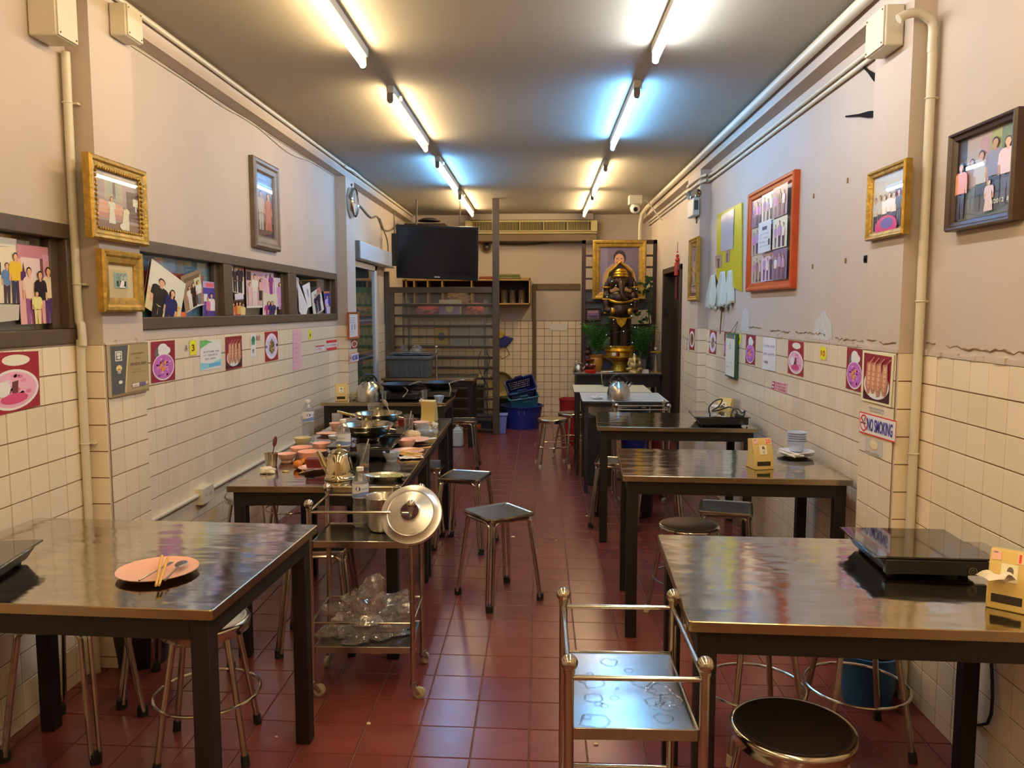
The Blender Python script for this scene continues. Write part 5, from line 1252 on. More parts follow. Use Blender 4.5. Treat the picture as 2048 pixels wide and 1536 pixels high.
t = thing('jug', 'white translucent jerrycan on the floor beyond the long table', 'jug', (-0.905, 8.62, 0))
b = MB(); b.frus(-0.06, 0.06, -0.055, 0.055, 0, 0.17, -0.004, -0.004); b.frus(-0.022, 0.022, -0.022, 0.022, 0.17, 0.215, -0.036, -0.03); b.build('body', mat('milky_plastic', (206, 208, 202), 0.45), t, bevel=0.012)
b = MB(); b.tube([(0.045, 0, 0.165), (0.055, 0, 0.20), (0.02, 0, 0.215)], 0.009, 8); b.build('handle', MATS['milky_plastic'], t)
b = MB(); b.lathe([(0.017, 0.213), (0.017, 0.235), (0, 0.236)], 16); b.build('cap', MATS['milky_plastic'], t)
tub('dark bin against the tiled wall under the salmon plate table', 'waste_bin', 'bin', -1.70, 3.22, 0.125, 0.25, mat('dark_green_bin', (28, 34, 32), 0.45), 0.8, 0.01, handles=False)
tub('blue bin lined with a black bag under the cooker table', 'waste_bin', 'bin', 1.265, 2.98, 0.105, 0.20, mat('bin_blue_plastic', (32, 90, 140), 0.45), 0.85, 0.01, handles=False)
crumple('bin_bag', 'black shiny bin bag folded over the blue bin', 'bag', (1.265, 2.98, 0.10), 0.085, 0.085, 0.085, mat('black_bin_bag', (24, 24, 26), 0.28, bump=0.5, bscale=25), 91, 6, 0, 0.35)
tub('dark tub under the small cooker table, half hidden', 'waste_bin', 'bin', 0.73, 5.72, 0.11, 0.22, mat('black_bin_plastic', (22, 22, 24), 0.45), 0.85, 0.01, handles=False)
crumple('bin_bag', 'black bag bulging under the blue bowls table beside the square stool', 'bag', (0.86, 4.62, 0.0), 0.08, 0.07, 0.16, MATS['black_bin_bag'], 95, 6, 0, 0.3)
tub('red bucket under the white tables, nearest the aisle', 'bucket', 'bucket', 0.335, 8.75, 0.115, 0.52, mat('red_plastic', (150, 26, 26), 0.4), 0.8, 0.01, handles=False)
tub('white rimmed basin tucked under the front white table', 'basin', 'basin', 0.52, 6.78, 0.115, 0.08, WPLAS, 0.7, 0.008, handles=False)
o = bpy.data.objects['basin']; o.location.z = 0.60
st = thing('stand', 'dark plastic stand under the white basin', 'stand', (0.52, 6.78, 0)); MB().frus(-0.13, 0.13, -0.13, 0.13, 0, 0.6, 0.03, 0.03).build('body', DKL, st, bevel=0.01)
tub('royal blue bucket under the white table beside the small trolley', 'bucket', 'bucket', 0.83, 6.92, 0.125, 0.63, NAVY, 0.8, 0.01, handles=False)
tub('dark red bucket under the white table nearest the wall', 'bucket', 'bucket', 1.01, 6.75, 0.045, 0.6, MATS['maroon_plastic'], 0.9, 0.006, handles=False)
cordloop('black power cord squirming on the floor at the tiled wall near the cooker table', [(1.42, 2.45, 0.42), (1.415, 2.44, 0.2), oz(1890, 1420, 0.03), oz(1925, 1428, 0.02), oz(1955, 1424, 0.02), oz(1985, 1445, 0.02), oz(1975, 1465, 0.02), oz(1935, 1455, 0.03), oz(1915, 1475, 0.02), oz(1960, 1475, 0.02), oz(1995, 1495, 0.01), oz(1960, 1515, 0.01), oz(1920, 1530, 0.006)], 0.005)
LIT = mat('pale_crumb', (222, 196, 160), 0.8)
for i, (x, y, w) in enumerate(((1192, 1489, 11), (1026, 1074, 9), (1174, 1032, 6), (737, 1448, 10), (830, 1299, 6), (553, 1475, 6), (1112, 1082, 4))):
    p = oz(x, y, 0); crumple('crumb', ['pale crumb on the floor under the wet trolley', 'white crumb on the floor by the cornerwise stool', 'tiny white crumb by the table legs in the aisle', 'bread crumb on the near floor tiles', 'tiny crumb on the floor before the bag trolley', 'speck on the floor beside the near table leg', 'tiny speck in the middle of the aisle'][i], 'crumb', p, wpx(w, p) / 2, wpx(w, p) / 3, 0.004, LIT, i + 100, 2, group='crumbs on the floor')
# ---------------------------------------------------------------- painters
SKIN = (206, 160, 130)
def food_purple(basil=True, top=(238, 236, 232)):
    cv = CV((124, 28, 42))
    if basil:
        cv.ell(0.35, 0.70, 0.2, 0.17, (92, 92, 92)); cv.ell(0.48, 0.82, 0.2, 0.12, top); cv.ell(0.62, 0.76, 0.18, 0.10, top); cv.ell(0.42, 0.74, 0.14, 0.1, (224, 222, 220))
    else: cv.ell(0.55, 0.85, 0.24, 0.11, (236, 226, 214)); cv.ell(0.55, 0.85, 0.19, 0.085, (222, 210, 200))
    cv.ell(0.5, 0.36, 0.45, 0.33, (240, 224, 240), 28); cv.ell(0.5, 0.365, 0.42, 0.30, (176, 98, 176), 28)
    r = random.Random(5 + basil)
    for i in range(26):
        a, d = r.uniform(0, 6.28), r.uniform(0.05, 0.95)
        cv.ell(0.5 + 0.36 * d * math.cos(a), 0.36 + 0.26 * d * math.sin(a), r.uniform(0.03, 0.07), r.uniform(0.02, 0.045), r.choice([(196, 120, 190), (150, 70, 150), (206, 150, 206), (168, 90, 170), (120, 60, 130)]), 8, i > 0)
    for (x, y) in ((0.42, 0.42), (0.56, 0.47), (0.45, 0.30), (0.53, 0.33), (0.36, 0.36)): cv.ell(x, y, 0.05, 0.05, (224, 142, 60), 10)
    return cv
def food_pink():
    cv = CV((136, 28, 44)); cv.ell(0.55, 0.86, 0.27, 0.095, (238, 218, 196)); cv.ell(0.5, 0.37, 0.48, 0.34, (242, 232, 238), 28); cv.ell(0.5, 0.37, 0.43, 0.30, (222, 160, 184), 28)
    r = random.Random(8)
    for i in range(22):
        a, d = r.uniform(0, 6.28), r.uniform(0.1, 0.9); cv.ell(0.5 + 0.37 * d * math.cos(a), 0.37 + 0.26 * d * math.sin(a), 0.06, 0.035, r.choice([(206, 130, 166), (232, 186, 204), (196, 110, 150)]), 8, i > 0)
    cv.poly([(0.46, 0.3), (0.56, 0.3), (0.58, 0.52), (0.46, 0.5)], (96, 46, 50)); cv.ell(0.5, 0.22, 0.26, 0.09, (188, 70, 116), 14); cv.ell(0.3, 0.4, 0.13, 0.13, (240, 228, 226), 12)
    return cv
def food_shrimp(border=False):
    cv = CV((122, 26, 38) if not border else (224, 206, 170))
    a, b = (0.06, 0.94) if border else (0, 1)
    if border: cv.rect(a, 0.045, b, 0.955, (122, 26, 38))
    cv.poly([(a, 0.045), (b, 0.045), (b, 0.3), (a, 0.2)], (56, 14, 24))
    cv.ell(0.5, 0.36, 0.42, 0.28, (238, 230, 222), 28)
    for i, x in enumerate((0.2, 0.36, 0.54, 0.74)):
        cv.poly([(x - 0.02, 0.78), (x + 0.12, 0.80), (x + 0.15, 0.45), (x + 0.09, 0.17 + 0.03 * (i % 2)), (x - 0.0, 0.14 + 0.04 * (i % 2)), (x - 0.07, 0.35)], (176, 124, 98))
        cv.poly([(x + 0.02, 0.74), (x + 0.09, 0.76), (x + 0.09, 0.45), (x + 0.04, 0.25), (x, 0.4)], (206, 160, 128))
        for k in range(5): cv.poly([(x - 0.02, 0.26 + 0.09 * k), (x + 0.06, 0.235 + 0.09 * k), (x + 0.12, 0.27 + 0.09 * k), (x + 0.05, 0.25 + 0.09 * k)], (136, 90, 72), k > 0)
        cv.line(x + 0.05, 0.76, x + 0.22, 0.9, 0.02, (190, 130, 112)); cv.line(x + 0.03, 0.76, x - 0.08 + 0.1 * i, 0.88, 0.015, (150, 84, 76))
    return cv
def food_fish():
    cv = CV((136, 28, 34)); cv.ell(0.5, 0.5, 0.47, 0.44, (206, 196, 226), 28); cv.ell(0.5, 0.5, 0.36, 0.33, (190, 182, 214), 24)
    cv.poly([(0.3, 0.35), (0.5, 0.22), (0.72, 0.35), (0.68, 0.6), (0.52, 0.76), (0.32, 0.6)], (120, 100, 72))
    r = random.Random(2)
    for i in range(20): cv.ell(r.uniform(0.32, 0.68), r.uniform(0.3, 0.66), 0.05, 0.03, r.choice([(200, 190, 140), (150, 70, 50), (90, 96, 60), (210, 170, 110)]), 8, i > 0)
    cv.ell(0.9, 0.52, 0.06, 0.06, (40, 34, 52)); cv.ell(0.1, 0.5, 0.06, 0.05, (90, 80, 110)); return cv
def food_bowl(c=(110, 84, 54)):
    cv = CV((124, 30, 46)); cv.ell(0.5, 0.5, 0.44, 0.38, (232, 222, 214), 24); cv.ell(0.5, 0.5, 0.33, 0.28, c, 22)
    r = random.Random(3)
    for i in range(14): cv.ell(r.uniform(0.3, 0.7), r.uniform(0.34, 0.66), 0.05, 0.03, tuple(int(v * r.uniform(0.7, 1.4)) for v in c), 7, i > 0)
    return cv
def people(bg, folk, extra=None, asp=1.0):
    cv = CV(bg)
    if extra: extra(cv)
    for f in folk: cv.person(*f[:5], **dict(f[5] if len(f) > 5 else {}, asp=asp))
    return cv
def notice(bg, lines, col, seed=1, x0=0.12, x1=0.88, h=0.05):
    cv = CV(bg)
    for i, (y, w) in enumerate(lines): cv.scrawl(x0, y, (x1 - x0) * w, h, col, 12, seed + i)
    return cv
def smoking(full=True):
    cv = CV((196, 40, 36)); cv.rect(0.012, 0.06, 0.988, 0.94, (238, 226, 214))
    cv.ell(0.135, 0.5, 0.115, 0.40, (190, 40, 38), 28); cv.ell(0.135, 0.5, 0.092, 0.32, (238, 226, 214), 28)
    cv.rect(0.05, 0.46, 0.17, 0.53, (30, 26, 30)); cv.rect(0.175, 0.46, 0.2, 0.53, (30, 26, 30))
    for k in (0, 1): cv.line(0.14 + 0.03 * k, 0.56, 0.16 + 0.03 * k, 0.76, 0.012, (90, 80, 84))
    cv.poly([(0.055, 0.72), (0.07, 0.79), (0.215, 0.28), (0.2, 0.21)], (190, 40, 38))
    if full: cv.text('NO SMOKING', 0.245, 0.2, 0.68, 0.6, (44, 44, 140), 0.018)
    else: cv.text('NO SMO', 0.30, 0.2, 0.62, 0.6, (60, 70, 170), 0.02)
    return cv
def badge(txt, col=(150, 24, 20)):
    cv = CV(); P = [(0.18, 0.02), (0.82, 0.02), (0.97, 0.14), (0.97, 0.86), (0.82, 0.98), (0.18, 0.98), (0.03, 0.86), (0.03, 0.14)]
    cv.poly(P, (240, 204, 24)); cv.poly([(0.5 + (x - 0.5) * 0.84, 0.5 + (y - 0.5) * 0.9) for x, y in P], (246, 214, 40))
    cv.text(txt, 0.28 if len(txt) == 1 else 0.2, 0.28, 0.44 if len(txt) == 1 else 0.6, 0.44, col, 0.03); return cv
XLw, XPL, XRw, XPR = XL + 0.006, -1.756, XR - 0.006, 1.346
GPH, GPO = 'photographs in the wall windows', 'food posters on the tiles'
# ---------------------------------------------------------------- posters, photo-window wall
flat('food_poster', food_pink(), 'x', XLw, [(-30, 706), (76, 702), (80, 810), (-28, 838)], 'large food poster of pink sliced meat nearest the viewer, under the group photo window', 'poster', GPO)
cv = CV((122, 108, 82)); cv.rect(0.02, 0.05, 0.98, 0.97, (150, 134, 98)); cv.poly([(0.02, 0.05), (0.36, 0.05), (0.40, 0.5), (0.46, 0.97), (0.02, 0.97)], (70, 74, 76)); cv.poly([(0.33, 0.05), (0.37, 0.05), (0.42, 0.5), (0.50, 0.97), (0.455, 0.97), (0.385, 0.5)], (190, 170, 120))
cv.rect(0.12, 0.68, 0.29, 0.87, (206, 202, 190)); cv.rect(0.14, 0.7, 0.27, 0.85, (70, 74, 76)); cv.rect(0.155, 0.78, 0.255, 0.84, (206, 202, 190)); cv.ell(0.205, 0.745, 0.045, 0.03, (206, 202, 190))
cv.ell(0.2, 0.54, 0.075, 0.06, (214, 190, 130)); cv.rect(0.165, 0.5, 0.235, 0.53, (150, 120, 70)); cv.rect(0.16, 0.44, 0.24, 0.49, (170, 166, 156)); cv.ell(0.22, 0.27, 0.05, 0.035, (214, 210, 200))
for y, w, x, h in ((0.78, 0.36, 0.52, 0.03), (0.69, 0.14, 0.62, 0.025), (0.56, 0.44, 0.49, 0.06), (0.47, 0.2, 0.58, 0.02), (0.42, 0.4, 0.52, 0.015)): cv.scrawl(x, y, w, h, (84, 66, 40), 12, int(y * 100))
cv.rect(0.52, 0.13, 0.7, 0.2, (214, 206, 196)); cv.rect(0.7, 0.14, 0.88, 0.21, (100, 90, 130)); cv.rect(0.89, 0.16, 0.95, 0.21, (206, 196, 150)); cv.scrawl(0.54, 0.145, 0.14, 0.03, (160, 50, 60), 8, 9)
flat('award_plaque', cv, 'x', XPL - 0.001, [(213, 690), (290, 684), (293, 781), (218, 796)], 'gold and grey award plaque with a crown emblem under the gilt mount frame', 'plaque', thick=0.012)
flat('food_poster', food_purple(), 'x', XLw, [(301, 684), (349, 680), (350, 759), (302, 767)], 'purple meat plate poster right beside the award plaque', 'poster', GPO)
cv = CV(); cv.text('A', 0.1, 0.05, 0.8, 0.9, (84, 40, 28), 0.02); 
flat('wall_letter', cv, 'x', XLw, [(369, 690), (376, 689), (376, 702), (369, 703)], 'small brown letter A on the tiles beside the yellow number 3', 'letter', thick=0.0003)
flat('number_badge', badge('3', (110, 30, 20)), 'x', XLw, [(378, 681), (392, 679), (393, 710), (379, 712)], 'yellow badge with number 3 on the photo-window wall', 'badge', 'yellow number badges')
cv = CV((220, 226, 206)); cv.poly([(0, 1), (1, 1), (1, 0.92), (0.4, 0.9), (0, 0.72)], (96, 168, 96)); cv.poly([(0.3, 1), (1, 1), (1, 0.85), (0.6, 0.9)], (206, 226, 196)); cv.poly([(0, 0.02), (1, 0.1), (1, 0.32), (0.5, 0.2), (0, 0.26)], (130, 190, 214)); cv.rect(0.4, 0.08, 0.96, 0.2, (96, 160, 200))
for i, y in enumerate((0.58, 0.46, 0.34)): cv.scrawl(0.14 + 0.04 * i, y, 0.74 - 0.12 * i, 0.05, (100, 96, 140), 14, i)
flat('notice', cv, 'x', XLw, [(400, 681), (442, 678), (442, 735), (400, 742)], 'green and blue printed notice between the number 3 and the shrimp poster', 'notice')
flat('food_poster', food_shrimp(), 'x', XLw, [(450, 674), (483, 671), (484, 734), (451, 741)], 'shrimp plate poster on the photo-window wall', 'poster', GPO)
cv = CV((226, 228, 214)); cv.ell(0.5, 0.74, 0.36, 0.16, (38, 112, 86)); cv.rect(0.2, 0.5, 0.8, 0.66, (60, 130, 100)); cv.ell(0.5, 0.46, 0.25, 0.08, (236, 240, 232)); cv.scrawl(0.3, 0.16, 0.4, 0.2, (60, 90, 84), 5, 2)
flat('sticker', cv, 'x', XLw, [(501, 668), (511, 667), (511, 713), (501, 715)], 'narrow white sticker with a green crest beside the B/1 mark', 'sticker')
cv = CV(); cv.text('B/1', 0.05, 0.1, 0.9, 0.8, (150, 50, 30), 0.02)
flat('wall_letter', cv, 'x', XLw, [(512, 671), (520, 670), (520, 681), (512, 682)], 'small red B/1 mark on the tiles', 'letter', thick=0.0003)
flat('food_poster', food_fish(), 'x', XLw, [(529, 664), (555, 662), (556, 719), (530, 724)], 'stewed fish plate poster beside the pink price sheet', 'poster', GPO)
cv = CV((240, 158, 172)); cv.rect(0.04, 0.0, 0.96, 0.99, (244, 164, 178))
for i in range(7): cv.scrawl(0.14, 0.87 - 0.115 * i, 0.5, 0.022, (120, 60, 80), 6, i)
flat('notice', cv, 'x', XLw, [(585, 660), (602, 657), (603, 736), (586, 741)], 'long pink price sheet hanging on the tiles', 'notice')
flat('number_badge', badge('4', (60, 40, 16)), 'x', XLw, [(617, 660), (623, 659), (623, 679), (617, 680)], 'slim yellow badge with number 4 near the far pilaster', 'badge', 'yellow number badges')
cv = CV((234, 206, 206)); cv.rect(0, 0.82, 1, 1, (176, 30, 36)); cv.scrawl(0.08, 0.2, 0.6, 0.5, (190, 40, 46), 6, 4); cv.rect(0.8, 0.25, 0.98, 0.75, (236, 236, 236))
flat('notice', cv, 'x', XLw, [(631, 692), (649, 690), (649, 702), (630, 705)], 'small red and white notice, left one of the pair near the far pilaster', 'notice')
cv = CV((238, 218, 214)); cv.rect(0, 0.72, 1, 1, (200, 36, 34)); cv.rect(0, 0, 1, 0.24, (200, 36, 34)); cv.scrawl(0.1, 0.36, 0.84, 0.26, (150, 60, 64), 9, 6)
flat('notice', cv, 'x', XLw, [(652, 681), (673, 679), (673, 698), (653, 701)], 'red striped white notice, right one of the pair near the far pilaster', 'notice')
cv = notice((226, 230, 238), [(0.8, 0.9), (0.7, 0.7), (0.6, 0.8), (0.2, 0.6)], (110, 120, 150)); cv.poly([(0.3, 0.3), (0.4, 0.3), (0.42, 0.5), (0.34, 0.56), (0.28, 0.5)], (150, 150, 170)); cv.poly([(0.6, 0.3), (0.7, 0.3), (0.72, 0.5), (0.64, 0.56), (0.58, 0.5)], (150, 150, 170))
wall_frame('framed_notice', 'orange wooden frame with a printed notice on the far pilaster by the patterned door', 'notice', 'x', XPL + 0.018, [(699, 625), (719, 623), (719, 675), (699, 680)], 0.018, 0.022, mat('orange_wood', (176, 92, 46), 0.45), cv, glass=False)
flat('food_poster', food_bowl((150, 70, 54)), 'x', XPL, [(702, 680), (715, 678), (715, 696), (702, 698)], 'little food poster half under the orange notice frame', 'poster', GPO)
flat('no_smoking_sign', smoking(False), 'x', XPL, [(698, 708), (717, 704), (717, 722), (698, 727)], 'blurred NO SMOKING sticker on the far pilaster by the patterned door', 'sign')
# wall socket
p = ox(401, 988, XL); t = thing('wall_socket', 'cream double wall socket on the conduit under the tiles of the photo-window wall', 'socket', p)
MB().box(0, 0.045, -0.075, 0.075, -0.045, 0.045).build('box', CONDUIT, t, bevel=0.004)
f = MB()
for dy in (-0.03, 0.03):
    for k in (-1, 1): f.box(0.045, 0.0455, dy + k * 0.008 - 0.0015, dy + k * 0.008 + 0.0015, -0.008, 0.008)
f.build('socket_holes', BPLAS, t, 0)
# ---------------------------------------------------------------- framed pictures
def gilt1(cv):
    cv.rect(0, 0.12, 1, 1, (150, 136, 142)); cv.rect(0, 0, 1, 0.14, (112, 84, 80)); cv.rect(0, 0.1, 0.06, 0.8, (70, 58, 70)); cv.rect(0.22, 0.52, 0.62, 0.97, (176, 160, 150)); cv.rect(0.26, 0.55, 0.58, 0.94, (150, 158, 150)); cv.rect(0.40, 0.55, 0.46, 0.85, (96, 84, 92))
    cv.rect(0.72, 0.2, 1, 0.75, (74, 62, 74)); cv.poly([(0.06, 0.2), (0.6, 0.2), (0.62, 0.45), (0.1, 0.5)], (206, 156, 136)); cv.rect(0.08, 0.18, 0.62, 0.27, (176, 128, 128)); cv.rect(0.86, 0.5, 0.98, 0.64, (240, 226, 196)); cv.rect(0.91, 0.4, 0.94, 0.5, (220, 214, 206))
    cv.person(0.36, 0.06, 0.52, (232, 224, 200), (210, 170, 140), dress=True); cv.poly([(0.56, 0.02), (0.74, 0.02), (0.74, 0.4), (0.62, 0.4)], (228, 222, 190)); cv.ell(0.7, 0.36, 0.06, 0.06, (222, 206, 176)); cv.ell(0.6, 0.08, 0.08, 0.06, (228, 222, 196))
cv = CV(); gilt1(cv)
FG = 'framed pictures on the photo-window wall'
wall_frame('picture_frame', 'gilt beaded frame with a living room photo, upper one on the near pilaster', 'frame', 'x', -1.722, [(185, 310), (299, 341), (296, 488), (184, 480)], 0.05, 0.034, GOLDF, cv, bead=True, group=FG)
cv = people((150, 186, 180), [(0.25, 0.12, 0.8, (120, 170, 150), (60, 50, 50)), (0.5, 0.14, 0.78, (176, 190, 186), (50, 46, 60)), (0.75, 0.12, 0.8, (196, 206, 196), (60, 50, 50))]); cv.poly([(0.3, 0.05), (0.75, 0.05), (0.66, 0.5), (0.46, 0.52)], (228, 226, 214)); cv.poly([(0.62, 0.1), (0.8, 0.2), (0.7, 0.45)], (40, 40, 60))
wall_frame('picture_frame', 'wide gilt frame with a cream mount and tiny photo, lower one on the near pilaster', 'frame', 'x', -1.722, [(211, 500), (291, 506), (288, 621), (208, 627)], 0.058, 0.034, GOLDF, cv, mat('cream_mount_board', (236, 214, 166), 0.8), group=FG, inner=(0.02, 0.06, 0.52, 0.48))
def tall(cv):
    cv.rect(0, 0.5, 1, 1, (130, 130, 150)); cv.rect(0, 0, 1, 0.3, (70, 40, 76)); cv.rect(0, 0.24, 1, 0.56, (120, 90, 110))
    cv.person(0.28, 0.1, 0.62, (196, 190, 186), (176, 176, 176), w=2.2); cv.person(0.70, 0.06, 0.66, (190, 110, 110), (200, 130, 120), w=2.2, dress=True)
cv = CV(); tall(cv)
wall_frame('picture_frame', 'tall narrow grey wooden frame high on the photo-window wall', 'frame', 'x', XL + 0.04, [(510, 309), (561, 339), (562, 503), (513, 494)], 0.085, 0.045, mat('grey_brown_wood', (116, 100, 80), 0.4, var=0.2, vscale=12), cv, group=FG)
def near(cv):
    cv.rect(0, 0, 1, 0.35, (92, 104, 116)); cv.rect(0, 0.35, 0.2, 1, (76, 76, 92)); cv.rect(0.15, 0.45, 0.6, 1, (190, 172, 160)); cv.rect(0.58, 0.5, 0.78, 1, (170, 178, 120)); cv.rect(0.76, 0.5, 1, 1, (112, 138, 122)); cv.rect(0.40, 0.5, 0.56, 0.95, (196, 160, 166)); cv.ell(0.88, 0.82, 0.03, 0.06, (206, 176, 150))
    cv.person(0.26, 0.1, 0.64, (176, 150, 160), (90, 110, 120), longhair=True, w=1.2); cv.person(0.44, 0.08, 0.72, (226, 220, 220), (60, 66, 84), w=1.2); cv.person(0.68, 0.1, 0.80, (150, 150, 180), (60, 66, 84), w=1.25); cv.person(0.90, 0.1, 0.76, (214, 190, 200), (96, 96, 126), longhair=True, w=1.3)
    cv.person(0.62, 0.02, 0.4, (200, 180, 186), (196, 170, 176), dress=True, w=1.3); cv.person(0.1, 0.02, 0.70, (222, 140, 104), (56, 44, 46), longhair=True, w=1.1)
    cv.text('8/2012  8', 0.66, 0.12, 0.32, 0.05, (240, 226, 190), 0.01)
cv = CV(); near(cv)
wall_frame('picture_frame', 'big dark brown frame with a dated group photo, nearest the viewer by the conduit', 'frame', 'x', XR - 0.045, [(1895, 271), (2031, 212), (2018, 442), (1886, 463)], 0.032, 0.045, mat('dark_walnut', (64, 44, 36), 0.3, var=0.25, vscale=14), cv, group='framed pictures on the pipe wall')
def groupwhite(cv):
    cv.rect(0, 0.4, 1, 1, (214, 200, 180)); cv.rect(0.72, 0.5, 0.9, 0.72, (130, 70, 110))
    for i in range(6): cv.person(0.1 + 0.16 * i, 0.02 + 0.02 * (i % 2), 0.62, (234, 228, 222) if i not in (5,) else (50, 46, 60), (50, 50, 84), w=1.1)
    cv.ell(0.52, 0.06, 0.36, 0.2, (176, 50, 116)); cv.ell(0.55, 0.12, 0.2, 0.1, (86, 80, 160))
cv = CV(); groupwhite(cv)
wall_frame('picture_frame', 'slim gilt frame with people in white around a table, on the NO SMOKING pilaster', 'frame', 'x', 1.322, [(1731, 346), (1808, 318), (1804, 470), (1731, 480)], 0.03, 0.03, GOLDF, cv, group='framed pictures on the pipe wall')
def collage(cv):
    r = random.Random(12)
    for i in range(3):
        for j in range(3):
            x0, y0 = i / 3 + 0.005, j / 3 + 0.005; bg = r.choice([(206, 186, 206), (176, 160, 186), (150, 130, 150), (226, 210, 190), (120, 104, 130)])
            cv.rect(x0, y0, x0 + 0.323, y0 + 0.323, bg)
            for k in range(3): cv.person(x0 + 0.07 + 0.09 * k, y0 + 0.01, 0.25 + 0.03 * ((k + i) % 2), r.choice([(232, 224, 232), (120, 80, 150), (196, 120, 190), (60, 54, 80), (170, 140, 180)]), r.choice([(60, 50, 90), (110, 80, 100)]), w=0.9, hair=(40, 30, 40))
    cv.rect(0.34, 0.33, 0.66, 0.68, (206, 216, 240)); cv.rect(0.44, 0.58, 0.56, 0.62, (70, 76, 110))
    for i in range(4): cv.scrawl(0.39, 0.53 - 0.045 * i, 0.22, 0.014, (120, 124, 160), 9, i)
    cv.rect(0.6, 0.4, 0.64, 0.47, (90, 84, 80))
cv = CV((226, 214, 220)); collage(cv)
wall_frame('picture_frame', 'bright orange wooden frame with a collage of photos round a letter', 'frame', 'x', XR - 0.04, [(1495, 388), (1586, 340), (1579, 578), (1490, 583)], 0.055, 0.04, mat('bright_orange_wood', (196, 78, 26), 0.32, var=0.2, vscale=10), cv, group='framed pictures on the pipe wall')
cv = CV((130, 100, 70)); cv.ell(0.5, 0.55, 0.24, 0.3, (176, 146, 100)); cv.poly([(0.2, 0.2), (0.5, 0.62), (0.8, 0.2)], (206, 186, 150)); cv.rect(0.2, 0.06, 0.8, 0.18, (196, 160, 170)); cv.ell(0.5, 0.72, 0.1, 0.09, (120, 86, 60))
wall_frame('picture_frame', 'tall gilt frame with a faded devotional picture on the far pilaster beside the dark doorway', 'frame', 'x', 1.325, [(1376, 480), (1393, 473), (1393, 603), (1375, 600)], 0.04, 0.028, GOLDF, cv, group='framed pictures on the pipe wall')
# clock with a bright rim on the far photo-wall pilaster
c = ox(706, 405, -1.735); t = thing('wall_clock', 'round wall clock with a steel rim on the far pilaster, seen edge on', 'clock', c)
M = Matrix.Rotation(math.pi / 2, 4, 'Y')
R = 0.135
q = MB(); q.lathe([(0, -0.025), (R, -0.025), (R + 0.004, 0.0), (R, 0.022), (R * 0.93, 0.028), (R * 0.86, 0.018), (R * 0.86, 0.01)], 44, 0, M); q.build('rim', POLISH, t, 40)
q = MB(); q.lathe([(0, 0.011), (R * 0.87, 0.011)], 40, 0, M); q.build('dial', mat('clock_dial', (216, 214, 210), 0.3), t)
q = MB(); q.box(0.012, 0.014, -0.004, 0.004, -0.01, 0.08); q.build('hand', BPLAS, t)
q = MB(); q.box(0.014, 0.016, -0.003, 0.06, -0.004, 0.004); q.build('hand', BPLAS, t)
q = MB(); q.lathe([(0, 0.022), (R * 0.9, 0.022)], 40, 0, M); q.build('glass', FGLAZ, t)
# ---------------------------------------------------------------- photographs stuck in the windows
XW = XL - 0.036
def ph(label, px, bg, folk, extra=None, dx=0.0, name='photograph', cat='photo', asp=0.7):
    cv = people(bg, folk, extra, asp); return flat(name, cv, 'x', XW + dx, px, label, cat, GPH, m=PHOTO, thick=0.0015)
def bx(cv):
    cv.rect(0, 0.3, 0.35, 1, (226, 212, 196)); cv.rect(0.1, 0.5, 0.45, 0.72, (60, 50, 50)); cv.rect(0.14, 0.53, 0.41, 0.69, (206, 196, 180))
ph('photo of a boy in blue and a man in yellow, nearest window', [(-30, 492), (34, 494), (39, 607), (-30, 606)], (222, 200, 180), [(0.62, 0.0, 0.72, (88, 120, 170), (60, 50, 60)), (0.88, 0.0, 0.9, (226, 176, 46), (50, 50, 80))], bx)
sheet_ = CV((214, 206, 186)); flat('paper_sheet', sheet_, 'x', XW, [(-30, 470), (32, 478), (32, 494), (-30, 490)], 'strip of pale paper above the boy in blue photo', 'paper', GPH)
sheet_ = CV((176, 172, 164)); flat('paper_sheet', sheet_, 'x', XW, [(-30, 608), (38, 609), (37, 640), (-30, 648)], 'grey paper below the boy in blue photo', 'paper', GPH)
def gx(cv):
    cv.rect(0, 0.82, 1, 1, (176, 120, 136)); cv.rect(0.08, 0.45, 0.62, 0.84, (222, 190, 190)); cv.rect(0.7, 0.4, 1, 0.9, (190, 140, 160)); cv.rect(0.05, 0.55, 0.2, 0.66, (76, 40, 90)); cv.poly([(0.1, 0.66), (0.18, 0.66), (0.14, 0.78)], (90, 50, 60)); cv.rect(0.62, 0.4, 0.7, 0.84, (110, 70, 80))
ph('large faded photo of three men and a boy in yellow in the nearest window', [(32, 487), (102, 496), (111, 646), (42, 649)], (206, 160, 160), [(0.28, 0.0, 0.72, (216, 190, 176), (130, 80, 130)), (0.82, 0.0, 0.74, (216, 196, 170), (70, 50, 110)), (0.56, 0.0, 0.68, (36, 32, 44), (200, 150, 160)), (0.42, 0.0, 0.42, (228, 206, 140), (220, 196, 140), dict(w=1.3))], gx, 0.003, asp=0.6)
def cp(cv):
    cv.rect(0, 0, 1, 0.45, (222, 190, 150)); cv.poly([(0.62, 0.05), (0.95, 0.1), (0.95, 0.42), (0.66, 0.42)], (216, 150, 60)); cv.rect(0.9, 0.1, 1, 0.4, (206, 190, 150))
ph('large tilted photo of a man in black and a woman in sunglasses', [(303, 517), (371, 568), (356, 656), (289, 614)], (226, 212, 196), [(0.34, -0.25, 1.0, (36, 36, 38), (40, 36, 40), dict(w=1.35)), (0.66, -0.3, 0.98, (34, 40, 92), (34, 40, 92), dict(w=1.05, longhair=True))], cp, 0.012, asp=0.85)
def st(cv):
    cv.rect(0, 0.55, 1, 1, (130, 110, 90)); cv.rect(0.6, 0.55, 0.95, 0.85, (190, 190, 150)); cv.rect(0.1, 0.8, 0.9, 0.9, (96, 80, 64))
